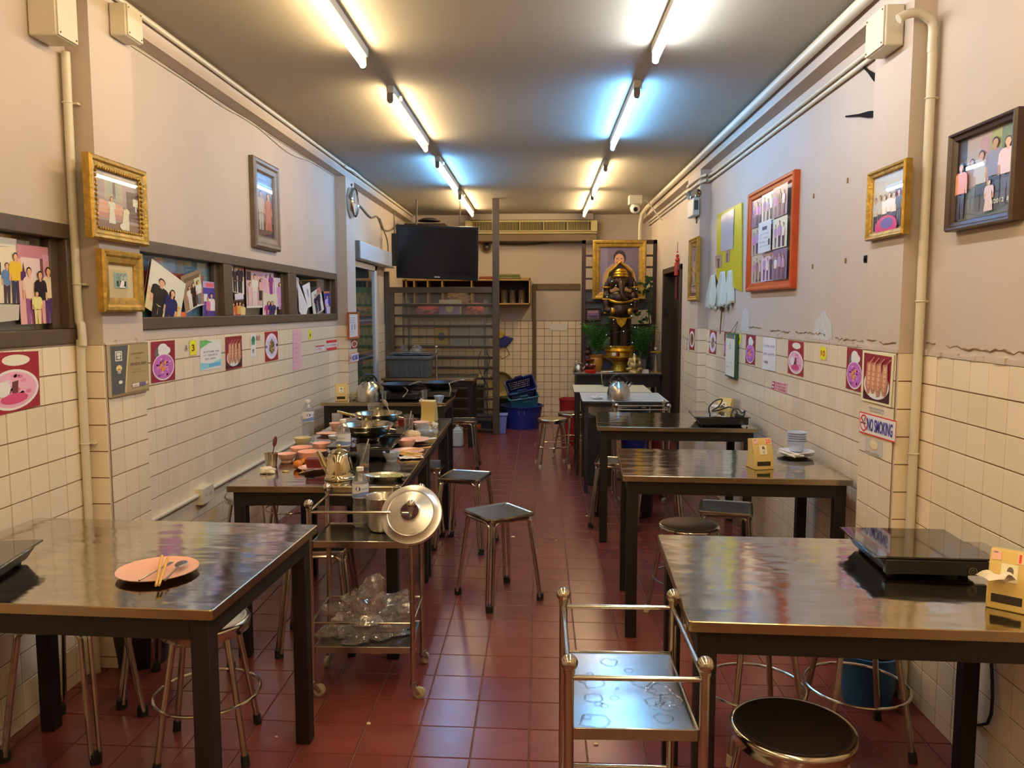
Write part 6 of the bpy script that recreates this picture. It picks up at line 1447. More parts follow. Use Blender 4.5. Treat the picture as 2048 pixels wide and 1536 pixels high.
ph('tilted street photo of a standing group beside the sunglasses photo', [(361, 553), (400, 538), (408, 606), (371, 627)], (150, 120, 96), [(0.3, 0.05, 0.62, (226, 216, 206), (226, 216, 206), dict(longhair=True)), (0.5, 0.05, 0.66, (30, 28, 32), (30, 28, 32)), (0.74, 0.05, 0.68, (222, 216, 210), (120, 120, 130))], st, 0.006)
sheet_ = CV((226, 222, 206)); flat('paper_sheet', sheet_, 'x', XW + 0.008, [(372, 626), (396, 608), (412, 608), (392, 614)], 'curled white paper edge under the street photo', 'paper', GPH)
sheet_ = CV((206, 96, 50)); flat('paper_sheet', sheet_, 'x', XW + 0.004, [(362, 624), (372, 624), (373, 643), (360, 645)], 'orange card below the sunglasses photo', 'paper', GPH)
ph('violet photo of a man in a white shirt at the mullion', [(405, 562), (432, 565), (439, 651), (406, 653)], (74, 64, 150), [(0.55, 0.02, 0.72, (226, 226, 236), (70, 60, 140), dict(w=1.3)), (0.3, 0.1, 0.56, (196, 110, 150), (90, 60, 130))], lambda cv: (cv.rect(0, 0.86, 1, 1, (170, 150, 200)), cv.text('CAFE', 0.2, 0.89, 0.6, 0.08, (220, 70, 80), 0.01) if False else cv.rect(0.2, 0.88, 0.75, 0.97, (214, 96, 110)), cv.rect(0.05, 0.55, 0.3, 0.72, (226, 226, 230))), 0.004, asp=0.6)
ph('small blue tinted photo under the sunglasses photo', [(321, 635), (346, 638), (348, 654), (322, 656)], (130, 140, 196), [(0.35, 0.0, 0.8, (60, 50, 130), (60, 50, 130)), (0.7, 0.0, 0.8, (206, 150, 170), (80, 60, 140))], None, 0.002, asp=1.4)
flat('backing_card', CV((120, 44, 38)), 'x', XW - 0.004, [(300, 515), (304, 517), (293, 585), (288, 583)], 'dark red card edge behind the sunglasses photo', 'card', GPH)
ph('photo of a couple in black in the middle pane, top corner', [(459, 523), (487, 528), (488, 589), (461, 583)], (214, 206, 190), [(0.32, 0.02, 0.84, (28, 28, 44), (28, 28, 44), dict(longhair=True, w=1.2)), (0.68, 0.02, 0.92, (24, 26, 48), (24, 26, 48), dict(w=1.2))], lambda cv: cv.rect(0.75, 0.6, 1, 0.95, (196, 120, 130)))
ph('orange toned photo of a standing row of people, lower middle pane', [(462, 601), (487, 602), (487, 648), (463, 651)], (60, 34, 26), [(0.15, 0.0, 0.9, (206, 130, 70), (190, 110, 60)), (0.4, 0.0, 0.94, (196, 96, 40), (170, 70, 30)), (0.62, 0.0, 0.96, (216, 160, 90), (190, 60, 30)), (0.86, 0.0, 0.9, (226, 196, 130), (226, 196, 130))], None, 0.002)
flat('paper_sheet', CV((196, 190, 220)), 'x', XW + 0.003, [(469, 588), (486, 586), (487, 598), (470, 600)], 'little lilac and pink label between the couple photo and the orange photo', 'paper', GPH)
ph('pinkish photo of a tall man with children in the middle pane', [(491, 538), (525, 543), (525, 615), (493, 616)], (196, 160, 160), [(0.5, 0.05, 0.84, (222, 206, 196), (216, 200, 196), dict(w=1.1)), (0.2, 0.05, 0.62, (226, 176, 176), (220, 190, 190)), (0.84, 0.2, 0.6, (226, 160, 170), (60, 40, 50), dict(longhair=True))], lambda cv: (cv.rect(0.02, 0.72, 0.28, 0.95, (50, 36, 56)), cv.rect(0, 0, 1, 0.05, (236, 228, 222))))
ph('violet-pink photo of two women in the middle pane', [(525, 544), (546, 546), (548, 588), (526, 590)], (214, 176, 196), [(0.3, 0.0, 0.9, (222, 170, 180), (222, 170, 180), dict(longhair=True)), (0.7, 0.0, 0.95, (130, 60, 130), (130, 60, 130), dict(longhair=True))], None, 0.002)
ph('pale lilac photo of one woman in the middle pane', [(547, 555), (570, 557), (570, 612), (550, 614)], (206, 190, 200), [(0.5, -0.1, 0.95, (196, 140, 196), (196, 140, 196), dict(longhair=True, w=1.4))], None, 0.001)
ph('photo of two women in magenta and navy, lowest in the middle pane', [(526, 586), (553, 588), (553, 646), (525, 648)], (206, 200, 180), [(0.4, 0.0, 0.74, (160, 60, 140), (150, 60, 140), dict(w=1.3, longhair=True)), (0.62, 0.02, 0.72, (34, 30, 90), (34, 30, 90), dict(w=1.3, longhair=True))], None, 0.004, asp=0.5)
ph('photo edge sticking out at the left of the last pane', [(590, 553), (597, 556), (598, 629), (592, 632)], (222, 190, 206), [(0.6, 0.0, 0.5, (120, 70, 150), (120, 70, 150))], None, 0.0)
cv = notice((222, 224, 232), [(0.72, 0.9), (0.56, 0.9), (0.4, 0.8), (0.2, 0.6)], (96, 100, 116), 5, h=0.035)
flat('letter_sheet', cv, 'x', XW + 0.02, [(595, 562), (616, 615), (609, 643), (598, 622)], 'folded white letter hanging in the last pane, front leaf', 'letter', GPH)
cv = CV((216, 216, 226)); cv.ell(0.55, 0.6, 0.1, 0.2, (150, 110, 170))
flat('letter_sheet', cv, 'x', XW + 0.014, [(604, 572), (619, 564), (623, 612), (616, 616)], 'second leaf behind the folded white letter in the last pane', 'letter', GPH)
ph('tilted photo of a couple in navy in the last pane', [(622, 586), (640, 573), (648, 619), (627, 635)], (222, 214, 190), [(0.35, 0.05, 0.8, (26, 28, 70), (26, 28, 60)), (0.62, 0.05, 0.86, (24, 26, 66), (24, 26, 60))], lambda cv: cv.rect(0.6, 0.75, 1, 1, (196, 120, 110)), 0.006)
ph('deep blue photo at the end of the last pane', [(647, 583), (664, 582), (664, 636), (652, 637)], (60, 50, 150), [(0.35, 0.1, 0.75, (190, 180, 230), (210, 200, 230), dict(w=1.3)), (0.7, 0.1, 0.75, (70, 60, 160), (200, 190, 226), dict(w=1.3))], lambda cv: (cv.rect(0, 0, 1, 0.1, (130, 40, 40)), cv.rect(0, 0.93, 1, 1, (190, 110, 80))), 0.002, asp=0.5)
flat('wooden_block', CV((96, 76, 60)), 'x', XW + 0.01, [(634, 625), (663, 630), (663, 640), (634, 638)], 'small brown box standing on the sill of the last pane', 'box', GPH, thick=0.02)
flat('paper_strip', CV((236, 230, 220)), 'x', XW + 0.006, [(538, 645), (578, 643), (578, 646), (539, 648)], 'white paper strip on the sill of the middle pane', 'paper', GPH)
# ---------------------------------------------------------------- pipe wall (right)
flat('food_poster', food_shrimp(True), 'x', XPR, [(1727, 700), (1790, 710), (1783, 815), (1724, 800)], 'large white-bordered shrimp poster above the NO SMOKING sign', 'poster', GPO, thick=0.003)
flat('no_smoking_sign', smoking(True), 'x', XPR - 0.002, [(1720, 822), (1794, 842), (1791, 886), (1719, 864)], 'NO SMOKING sign with a red ring on the near pilaster over the black cooker', 'sign')
MARK = CV(); MARK.scrawl(0.0, 0.55, 1, 0.3, (110, 90, 66), 9, 3); MARK.scrawl(0.1, 0.05, 0.7, 0.2, (130, 106, 80), 7, 8)
flat('worn_lettering', MARK, 'x', XPR, [(1738, 812), (1768, 820), (1768, 830), (1738, 821)], 'worn black lettering on the tile between the shrimp poster and NO SMOKING', 'lettering', thick=0.0002)
MARK = CV(); MARK.ell(0.5, 0.62, 0.26, 0.3, (176, 148, 112), 20); MARK.ell(0.5, 0.68, 0.24, 0.28, (222, 200, 160), 20); MARK.scrawl(0.05, 0.05, 0.8, 0.13, (110, 90, 66), 11, 5)
flat('worn_sticker', MARK, 'x', XPR, [(1731, 873), (1766, 884), (1764, 918), (1730, 905)], 'worn ring shaped sticker mark below the NO SMOKING sign', 'sticker', thick=0.0002)
flat('food_poster', food_purple(), 'x', XRw, [(1695, 694), (1729, 699), (1726, 786), (1692, 776)], 'purple meat plate poster just behind the NO SMOKING pilaster', 'poster', GPO)
flat('number_badge', badge('10', (176, 40, 20)), 'x', XRw, [(1640, 692), (1654, 694), (1653, 722), (1639, 718)], 'yellow badge with number 10 on the pipe wall', 'badge', 'yellow number badges')
flat('food_poster', food_pink(), 'x', XRw, [(1577, 680), (1608, 684), (1607, 754), (1576, 746)], 'pink meat plate poster with a round dip, next to the number 10 badge', 'poster', GPO)
flat('notice', notice((226, 230, 240), [(0.7, 1.0), (0.45, 1.0), (0.2, 0.45)], (90, 96, 120), 4, 0.08, 0.92, 0.08), 'x', XRw, [(1527, 674), (1552, 677), (1552, 743), (1524, 738)], 'white printed notice between two purple food posters on the pipe wall', 'notice')
flat('food_poster', food_purple(), 'x', XRw, [(1493, 669), (1512, 671), (1510, 730), (1491, 726)], 'narrow purple meat plate poster beside the white notice', 'poster', GPO)
cv = CV((222, 160, 170)); cv.rect(0.02, 0.05, 0.2, 0.95, (150, 26, 50)); cv.ell(0.1, 0.3, 0.06, 0.12, (236, 216, 220)); cv.ell(0.1, 0.7, 0.06, 0.12, (236, 216, 220))
for y in (0.72, 0.42, 0.12): cv.scrawl(0.28, y, 0.66, 0.2, (160, 30, 60), 7, int(y * 50))
flat('notice', cv, 'x', XRw, [(1545, 761), (1575, 767), (1574, 788), (1543, 778)], 'small red and pink prohibition notice low on the pipe wall tiles', 'notice')
flat('food_poster', food_fish(), 'x', XRw, [(1420, 660), (1434, 663), (1432, 709), (1418, 706)], 'fish plate poster under the pale hanging cloths', 'poster', GPO)
flat('food_poster', food_purple(), 'x', XRw, [(1449, 663), (1462, 665), (1460, 714), (1448, 712)], 'dark purple food poster half behind the green hanging clipboard', 'poster', GPO)
flat('number_badge', badge('9', (120, 60, 10)), 'x', XRw, [(1473, 668), (1483, 669), (1482, 690), (1473, 690)], 'yellow badge half hidden behind the green hanging clipboard', 'badge', 'yellow number badges')
flat('food_poster', food_bowl((106, 84, 50)), 'x', XPR, [(1379, 656), (1390, 658), (1389, 701), (1379, 699)], 'brown bowl food poster on the far pilaster by the dark doorway', 'poster', GPO)
cv = CV(); cv.scrawl(0.1, 0.75, 0.8, 0.2, (70, 56, 44), 2, 2); cv.scrawl(0.1, 0.45, 0.8, 0.2, (70, 56, 44), 2, 4); cv.scrawl(0.1, 0.1, 0.8, 0.25, (140, 40, 36), 2, 6)
flat('worn_lettering', cv, 'x', XPR, [(1373, 674), (1378, 675), (1378, 704), (1372, 703)], 'column of small worn lettering on the far pilaster', 'lettering', thick=0.0002)
# hanging clipboard
q = plane_q('x', XR - 0.02, [(1456, 666), (1476, 668), (1470, 757), (1453, 752)]); c = sum(q, Vector()) / 4
t = thing('hanging_clipboard', 'green framed narrow list board hanging on a string on the pipe wall', 'board', c)
w = abs(q[0].y - q[1].y) / 2; h = (q[0].z - q[3].z) / 2
GRB = mat('dark_green_plastic', (46, 84, 62), 0.4)
b = MB(); b.box(-0.012, 0.012, -w, w, -h, h); b.build('board', GRB, t, bevel=0.003)
cv = CV((206, 210, 196)); cv.rect(0.05, 0.9, 0.95, 1, (90, 110, 96)); cv.line(0.45, 0.7, 0.52, 0.82, 0.04, (110, 110, 110)); cv.ell(0.5, 0.7, 0.12, 0.05, (150, 150, 146)); cv.ell(0.5, 0.7, 0.08, 0.035, (206, 210, 196)); cv.scrawl(0.2, 0.3, 0.6, 0.03, (130, 130, 140), 8, 1); cv.scrawl(0.2, 0.2, 0.6, 0.03, (140, 140, 150), 8, 2)
link(bpy.data.objects.new('list_sheet', cv.mesh('list_sheet', [Vector((-0.0125, w * 0.9, h * 0.95)), Vector((-0.0125, -w * 0.9, h * 0.95)), Vector((-0.0125, -w * 0.9, -h * 0.92)), Vector((-0.0125, w * 0.9, -h * 0.92))], PRINT, (-1, 0, 0))), t)
s = MB(); s.tube([(0, w * 0.5, h), (0.005, -w * 0.9, h + 0.09), (0, -w * 0.4, h)], 0.002, 5); s.build('string', GRB, t)
# yellow board with clear pockets
q = plane_q('x', XR - 0.012, [(1434, 430), (1483, 405), (1482, 582), (1433, 560)]); 
t = thing('notice_board', 'bright yellow board with clear plastic pockets beside the orange frame', 'board', sum(q, Vector()) / 4); o0 = t.location.copy()
YB_ = mat('bright_yellow_board', (206, 190, 30), 0.35)
b = MB(); P = [p - o0 for p in q]; b.add(P + [p + Vector((0.009, 0, 0)) for p in P], [(0, 3, 2, 1), (4, 5, 6, 7), (0, 1, 5, 4), (1, 2, 6, 5), (2, 3, 7, 6), (3, 0, 4, 7)]); b.build('board', YB_, t, 0)
def onb(px, m, name, lift):
    q2 = [p - o0 + Vector((-lift, 0, 0)) for p in plane_q('x', XR - 0.012, px)]; b = MB()
    n = 6; vs = []
    for i in range(n + 1):
        for j in range(n + 1):
            p = q2[3].lerp(q2[2], i / n).lerp(q2[0].lerp(q2[1], i / n), j / n); vs.append(p + Vector((-0.006 * abs(noise.noise((i * 0.7, j * 0.9, px[0][0]))), 0, 0)))
    b.add(vs, [(i * (n + 1) + j, (i + 1) * (n + 1) + j, (i + 1) * (n + 1) + j + 1, i * (n + 1) + j + 1) for i in range(n) for j in range(n)]); b.build(name, m, t, 60)
PLF = mat('clear_pocket_with_paper', (196, 196, 206), 0.2)
onb([(1444, 430), (1469, 417), (1467, 497), (1442, 503)], PLF, 'plastic_pocket', 0.003)
cv = CV((150, 130, 120)); cv.person(0.5, 0, 0.9, (60, 60, 70), (40, 40, 50), w=1.4)
for px, nm in (([(1431, 512), (1444, 508), (1444, 535), (1432, 536)], 'pinned_photo'), ([(1452, 502), (1460, 498), (1459, 523), (1451, 526)], 'pinned_photo')):
    link(bpy.data.objects.new(nm, cv.mesh(nm, [p - o0 + Vector((-0.002, 0, 0)) for p in plane_q('x', XR - 0.012, px)], PHOTO, (-1, 0, 0))), t)
# pale cloths on hooks
CL = mat('pale_aqua_cloth', (206, 216, 206), 0.85, var=0.06, vscale=8)
def cloth(label, px0, px1, seed, fold=0.016):
    a = ox(*px0, XR - 0.03); b_ = ox(*px1, XR - 0.03); w = abs(a.y - b_.y); h = a.z - b_.z
    b = MB(); n, k = 12, 10; vs = []
    for i in range(n + 1):
        for j in range(k + 1):
            u, v = i / n - 0.5, j / k; sp = 0.35 + 0.65 * min(1, v * 1.5)
            vs.append((-0.006 - fold * (0.6 + math.sin(u * 12 + seed)) * (0.4 + v), u * w * sp, -v * h * (1 - 0.16 * abs(math.sin(u * 6 + seed)))))
    b.add(vs, [(i * (k + 1) + j, (i + 1) * (k + 1) + j, (i + 1) * (k + 1) + j + 1, i * (k + 1) + j + 1) for i in range(n) for j in range(k)])
    o = b.build('hanging_cloth', CL, None, 60); md = o.modifiers.new('thickness', 'SOLIDIFY'); md.thickness = 0.003
    o.location = ((XR - 0.008), (a.y + b_.y) / 2, a.z); tag(o, label, 'cloth', 'cloths hung under the yellow board')
cloth('pale cloth hanging from the wall hook, the one away from the orange frame', (1413, 552), (1434, 622), 1)
cloth('pale cloth hanging in the middle under the yellow board, longest one', (1432, 545), (1452, 626), 2.4)
cloth('pale cloth hanging nearest the orange frame under the yellow board', (1449, 542), (1462, 618), 4)
sk = mat('dark_wood_stick', (96, 76, 50), 0.6)
stick('broom_stick', 'thin brown stick hanging down below the pale cloths', 'stick', ox(1444, 615, XR - 0.02), ox(1440, 668, XR - 0.02), 0.006, 0.004, sk)
# black clock hands
HB = mat('matte_black_hand', (22, 18, 19), 0.9, spec=0.2)
def hand(label, a, b_):
    A, B = ox(*a, XR - 0.004), ox(*b_, XR - 0.004); d = B - A; u = d.normalized(); n = Vector((0, -u.z, u.y)); m = MB()
    w0, w1, w2 = 0.0035, 0.006, 0.014; mid = d * 0.42
    P = [n * w0, mid + n * w1, d * 0.7 + n * w2, d + n * w2 * 0.95, d - n * w2 * 0.95, d * 0.7 - n * w2, mid - n * w1, -n * w0]
    m.add(P + [p + Vector((-0.004, 0, 0)) for p in P], [tuple(range(8)), tuple(reversed(range(8, 16)))] + [(i, 8 + i, 8 + (i + 1) % 8, (i + 1) % 8) for i in range(8)])
    o = m.build('clock_hand', HB, None, 0); o.location = A; tag(o, label, 'clock hand', 'big black clock hands on the pipe wall')
hand('slanting black clock hand stuck on the wall under the junction box', (1722, 128), (1762, 166)); hand('level black clock hand stuck on the wall beside the pilaster', (1692, 233), (1760, 227))
q = MB(); q.box(-0.014, 0, -0.02, 0.02, -0.016, 0.016); q.lathe([(0.008, 0), (0.008, 0.006), (0, 0.006)], 10, 0, Matrix.Translation((-0.014, 0, 0)) @ Matrix.Rotation(-math.pi / 2, 4, 'Y')); o = q.build('switch', HB, None, bevel=0.002); o.location = ox(1737, 518, XR); tag(o, 'tiny black switch on the wall under the slim gilt frame', 'switch')
for i, (x, y) in enumerate(((1628, 392), (1626, 533), (1696, 361), (1692, 521))):
    q = MB(); q.box(-0.006, 0, -0.006, 0.006, -0.012, 0.012); o = q.build('wall_hook', mat('brass_hook', (150, 120, 80), 0.4, 0.6), None, bevel=0.002); o.location = ox(x, y, XR)
    tag(o, ['upper wall hook nearest the orange frame', 'lower wall hook nearest the orange frame', 'upper wall hook nearest the pilaster', 'lower wall hook nearest the pilaster'][i], 'hook', 'bare wall hooks')
# emergency light on the far pilaster
c = oy(1386, 412, 6.84); t = thing('emergency_light', 'white emergency light box with two round lamps high on the far pilaster', 'emergency light', (1.345, 6.98, c.z))
b = MB(); b.box(-0.055, 0, -0.13, 0.13, -0.075, 0.075); b.build('box', mat('grey_white_plastic', (196, 200, 196), 0.4), t, bevel=0.008)
b = MB(); b.box(-0.048, -0.012, -0.1315, -0.129, -0.03, 0.05); b.build('panel', mat('dark_panel', (60, 70, 70), 0.4), t, 0)
for dy, dx in ((-0.09, -0.03), (0.0, -0.055)):
    l = MB(); M = Matrix.Translation((dx, dy, 0.115)) @ Matrix.Rotation(math.radians(115), 4, 'X'); l.lathe([(0, -0.03), (0.025, -0.025), (0.042, 0.012), (0.044, 0.02), (0.038, 0.018), (0, 0.01)], 20, 0, M); l.tube([(dx, dy, 0.07), (dx, dy, 0.1)], 0.008, 8); l.build('lamp_head', POLISH, t)
q = MB(); q.box(-0.004, 0.004, -0.004, 0.004, -0.13, -0.075); q.build('cable', BPLAS, t)
# red charm by the dark doorway
p = ox(1355, 500, XR - 0.02); t = thing('door_charm', 'red hanging charm with a tassel above the dark doorway', 'charm', p)
RC = mat('red_charm', (170, 44, 30), 0.4); h = MB()
for z, r in ((-0.02, 0.01), (-0.06, 0.018), (-0.1, 0.024)): h.ball((0, 0, z), r, 12, 8)
h.lathe([(0, -0.12), (0.028, -0.13), (0.03, -0.26), (0, -0.27)], 14); h.build('lantern', RC, t)
h = MB(); h.tube([(0, 0, 0.08), (0, 0, -0.02)], 0.003, 5); h.lathe([(0, -0.27), (0.012, -0.28), (0.018, -0.5), (0, -0.5)], 10); h.build('tassel', mat('dark_red_tassel', (92, 22, 22), 0.7), t)
t = thing('door_bracket', 'black bracket on the wall beside the dark doorway', 'bracket', ox(1331, 628, XR - 0.02)); q = MB(); q.prism([(0, 0), (0.09, -0.01), (0.07, 0.07), (0.03, 0.07)], -0.02, 0.02, 0, Matrix.Rotation(math.pi / 2, 4, 'Z') @ Matrix.Rotation(math.pi / 2, 4, 'X')); q.build('bracket', BPLAS, t)
# ---------------------------------------------------------------- back of the room: partition
Yp = 9.48
t = thing('slatted_partition', 'dark brown slatted partition screen in front of the kitchen shelves', 'partition', (-1.16, Yp, 0)); ox_, oy_ = -1.16, Yp
def pb(name, x0, x1, z0, z1, y0=-0.03, y1=0.03, m=None): return MB().box(x0 - ox_, x1 - ox_, y0, y1, z0, z1).build(name, m or BROWNF, t, bevel=0.004)
pb('post', -0.565, -0.485, 0, ZC); pb('post', -1.80, -1.745, 0, 1.70); pb('post', -1.855, -1.80, 0, 1.95)
pb('top_rail', -1.80, -0.565, 1.695, 1.765, -0.04, 0.04)
for i in range(13):
    z = 1.553 - 0.1255 * i
    if z > 0.03: pb('slat', -1.745, -0.565, z - 0.014, z + 0.014, -0.014, 0.014, mat('dark_slat', (62, 48, 36), 0.5))
pb('cloudy_sheet', -1.745, -0.565, 0.72, 1.69, 0.03, 0.033, SHEET)
# kitchen rack behind the screen
RK = mat('grey_rack_steel', (150, 156, 158), 0.4, 0.7)
t = thing('kitchen_rack', 'steel kitchen rack half seen through the slatted partition', 'rack', (-1.14, 10.1, 0))
for z in (0.88, 1.02, 1.40): MB().box(-0.58, 0.46, -0.22, 0.22, z, z + 0.02).build('shelf', RK, t, bevel=0.004)
for sx in (-0.58, 0.44):
    for sy in (-0.22, 0.2): MB().box(sx, sx + 0.025, sy, sy + 0.025, 0, 1.62).build('post', RK, t)
def bundle(label, x, y, z, sx, sy, sz, m, seed): return crumple('bag', label, 'bag', (x, y, z), sx, sy, sz, m, seed, 5, 0, 0.3, 'bundles on the kitchen rack')
RB = mat('red_pink_bag', (196, 92, 96), 0.5, var=0.2); 
bundle('reddish pink bundle on the kitchen rack behind the partition, wall side', -1.42, 10.05, 1.42, 0.17, 0.15, 0.085, RB, 5); bundle('reddish pink bundle at the post side of the kitchen rack', -0.82, 10.05, 1.42, 0.12, 0.13, 0.10, RB, 7)
t = thing('carton', 'white and violet printed carton between the pink bundles', 'carton', (-1.13, 10.0, 1.42)); MB().box(-0.13, 0.13, -0.1, 0.1, 0, 0.20).build('carton', WHITEP, t, bevel=0.003)
cv = CV((150, 140, 200)); cv.ell(0.5, 0.5, 0.18, 0.3, (210, 206, 170)); cv.rect(0, 0.7, 1, 1, (226, 226, 232)); link(bpy.data.objects.new('print', cv.mesh('print', [Vector(p) for p in ((-0.13, -0.101, 0.19), (0.13, -0.101, 0.19), (0.13, -0.101, 0.01), (-0.13, -0.101, 0.01))], PRINT, (0, -1, 0))), t)
t = thing('tin', 'yellow square tin on the lower shelf behind the partition', 'tin', (-1.235, 10.0, 1.04)); MB().box(-0.09, 0.09, -0.08, 0.08, 0, 0.25).build('tin', mat('yellow_tin', (206, 170, 40), 0.4), t, bevel=0.008)
cv = CV((206, 170, 40)); cv.ell(0.5, 0.5, 0.3, 0.25, (90, 110, 120)); link(bpy.data.objects.new('print', cv.mesh('print', [Vector(p) for p in ((-0.08, -0.081, 0.23), (0.08, -0.081, 0.23), (0.08, -0.081, 0.02), (-0.08, -0.081, 0.02))], PRINT, (0, -1, 0))), t)
for i, x in enumerate((-1.0, -0.75)):
    t = thing('plastic_box', ['pale blue storage box beside the yellow tin', 'pale blue storage box nearest the partition post'][i], 'box', (x, 10.0, 1.04), 0, 'pale storage boxes'); MB().frus(-0.115, 0.115, -0.1, 0.1, 0, 0.27, 0.01, 0.01).build('body', mat('pale_blue_box', (190, 206, 210), 0.4), t, bevel=0.006); MB().box(-0.12, 0.12, -0.105, 0.105, 0.268, 0.285).build('lid', MATS['pale_blue_box'], t, bevel=0.004)
t = thing('counter', 'dark low counter behind the partition', 'counter', (-1.14, 10.62, 0)); MB().box(-0.6, 0.4, -0.25, 0.25, 0, 0.5).build('body', mat('dark_counter', (60, 44, 38), 0.6), t, bevel=0.004); MB().box(-0.62, 0.42, -0.26, 0.26, 0.5, 0.53).build('worktop', RK, t, bevel=0.004)
cable('thin black cord dangling before the partition near its tall post', [(-0.71, 9.458, 1.0), (-0.74, 9.458, 0.85), (-0.70, 9.458, 0.72), (-0.66, 9.458, 0.62), (-0.66, 9.458, 0.52), (-0.63, 9.458, 0.3), (-0.62, 9.458, 0.1)], 0.004, CORD)
cable('second thin black cord crossing the first before the partition', [(-0.64, 9.458, 1.0), (-0.60, 9.458, 0.9), (-0.64, 9.458, 0.78), (-0.68, 9.458, 0.7), (-0.62, 9.458, 0.56), (-0.64, 9.458, 0.44)], 0.004, CORD)
t = thing('storage_box', 'dark box on the floor behind the partition post with an orange label', 'box', (-0.70, 9.75, 0)); MB().box(-0.13, 0.13, -0.12, 0.12, 0, 0.2).build('body', mat('dark_blue_box', (50, 54, 70), 0.5), t, bevel=0.004)
cv = CV((190, 90, 50)); cv.rect(0.1, 0.5, 0.6, 0.85, (220, 180, 130)); link(bpy.data.objects.new('print', cv.mesh('print', [Vector(p) for p in ((-0.11, -0.121, 0.1), (-0.02, -0.121, 0.1), (-0.02, -0.121, 0.03), (-0.11, -0.121, 0.03))], PRINT, (0, -1, 0))), t)
# television
qd = [oy(793, 450, 9.22), oy(956, 459, 9.18), oy(956, 558, 9.12), oy(793, 556, 9.16)]
c = sum(qd, Vector()) / 4
w = (qd[1] - qd[0]).length; h = (qd[0] - qd[3]).length
t = thing('television', 'large black flat television hung over the partition', 'television', c); t.rotation_euler = (math.radians(10), math.radians(2.0), 0)
b = MB(); b.box(-w / 2, w / 2, 0, 0.035, -h / 2, h / 2); b.box(-w * 0.3, w * 0.3, 0.03, 0.08, -h * 0.3, h * 0.3); b.build('casing', BPLAS, t, bevel=0.006)
b = MB(); b.box(-w / 2 + 0.028, w / 2 - 0.028, -0.001, 0.002, -h / 2 + 0.05, h / 2 - 0.025); b.build('screen', mat('dark_screen', (22, 24, 28), 0.16), t, 0)
cv = CV(); cv.text('TOSHIBA', 0, 0, 1, 1, (206, 206, 206), 0.02); link(bpy.data.objects.new('logo', cv.mesh('logo', [Vector(p) for p in ((-0.03, -0.001, -h / 2 + 0.035), (0.035, -0.001, -h / 2 + 0.035), (0.035, -0.001, -h / 2 + 0.022), (-0.03, -0.001, -h / 2 + 0.022))], PRINT, (0, -1, 0), 0.0004)), t)
for s in (-1, 1):
    q = MB(); q.tube([(s * 0.25, 0.06, h * 0.2), (s * 0.25, 0.10, h * 0.5 + 0.28)], 0.009, 8); q.build('hanger', BROWNF, t)
t = thing('loudspeaker', 'narrow black speaker hung beside the television on the wall side', 'speaker', oy(788, 499, 9.3)); MB().box(-0.03, 0.03, 0, 0.08, -0.19, 0.19).build('cabinet', BPLAS, t, bevel=0.01)
q = MB(); q.tube([(0, 0.04, 0.19), (0, 0.04, 0.45)], 0.006, 6); q.build('hanger', BROWNF, t)
# cupboard row on the back wall, boards on top, steel canisters inside
WOOD = mat('pale_brown_wood', (176, 140, 84), 0.5, var=0.2, vscale=12)
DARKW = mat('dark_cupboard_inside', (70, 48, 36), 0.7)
Yc = 10.72
t = thing('cubby_cabinet', 'row of open wooden cubbyholes on the back wall behind the television', 'cabinet', (0, YB, 0)); x0, x1 = -1.845, oy(1061, 580, Yc).x; zt, zb = oy(1030, 558, Yc).z, oy(1030, 609, Yc).z
D = YB - Yc
def cb(name, a, b, c_, d, m, y0=0.0): return MB().box(a, b, -D + y0, -0.002, c_, d).build(name, m, t, 0)
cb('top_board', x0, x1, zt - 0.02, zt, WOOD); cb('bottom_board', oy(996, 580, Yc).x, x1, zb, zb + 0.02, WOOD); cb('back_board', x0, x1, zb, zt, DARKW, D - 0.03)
for px in (812, 828, 855, 884, 943, 996, 1059): x = oy(px, 580, Yc).x; cb('divider', x - 0.008, x + 0.008, zb, zt, WOOD)
cb('bottom_board', x0, oy(996, 580, Yc).x, zb, zb + 0.02, WOOD)
CAN = mat('dull_canister_steel', (150, 140, 132), 0.3, 1.0)
for i, px in enumerate((1009, 1025, 1043)):
    p = oy(px, 600, Yc + 0.1); tt = thing('steel_canister', ['steel canister in the cubbyhole nearest the brown post', 'middle steel canister in the cubbyhole', 'steel canister in the cubbyhole nearest the bare wall'][i], 'canister', (p.x, Yc + 0.12, zb + 0.02), 0, 'steel canisters in the cubbyhole')
    q = MB(); q.lathe([(0, 0), (0.052, 0), (0.052, 0.17), (0.055, 0.175), (0.05, 0.175), (0.05, 0.01), (0, 0.01)], 22); q.build('body', CAN, tt)
    q = MB(); q.tube([(0.02, -0.05, 0.14), (0.02, -0.075, 0.12), (0.02, -0.075, 0.06), (0.02, -0.05, 0.04)], 0.005, 6); q.build('handle', CAN, tt)
p = oy(914, 572, Yc); crumple('straw_bundle', 'pale straw bundle stuffed in a cubbyhole under the television', 'bundle', (p.x, Yc + 0.14, zb + 0.02), 0.17, 0.08, 0.11, mat('pale_straw', (176, 150, 110), 0.8, var=0.4, vscale=40), 33, 7, 0, 0.35)
GRN = mat('olive_mat_edge', (110, 110, 70), 0.7, var=0.2, vscale=30)
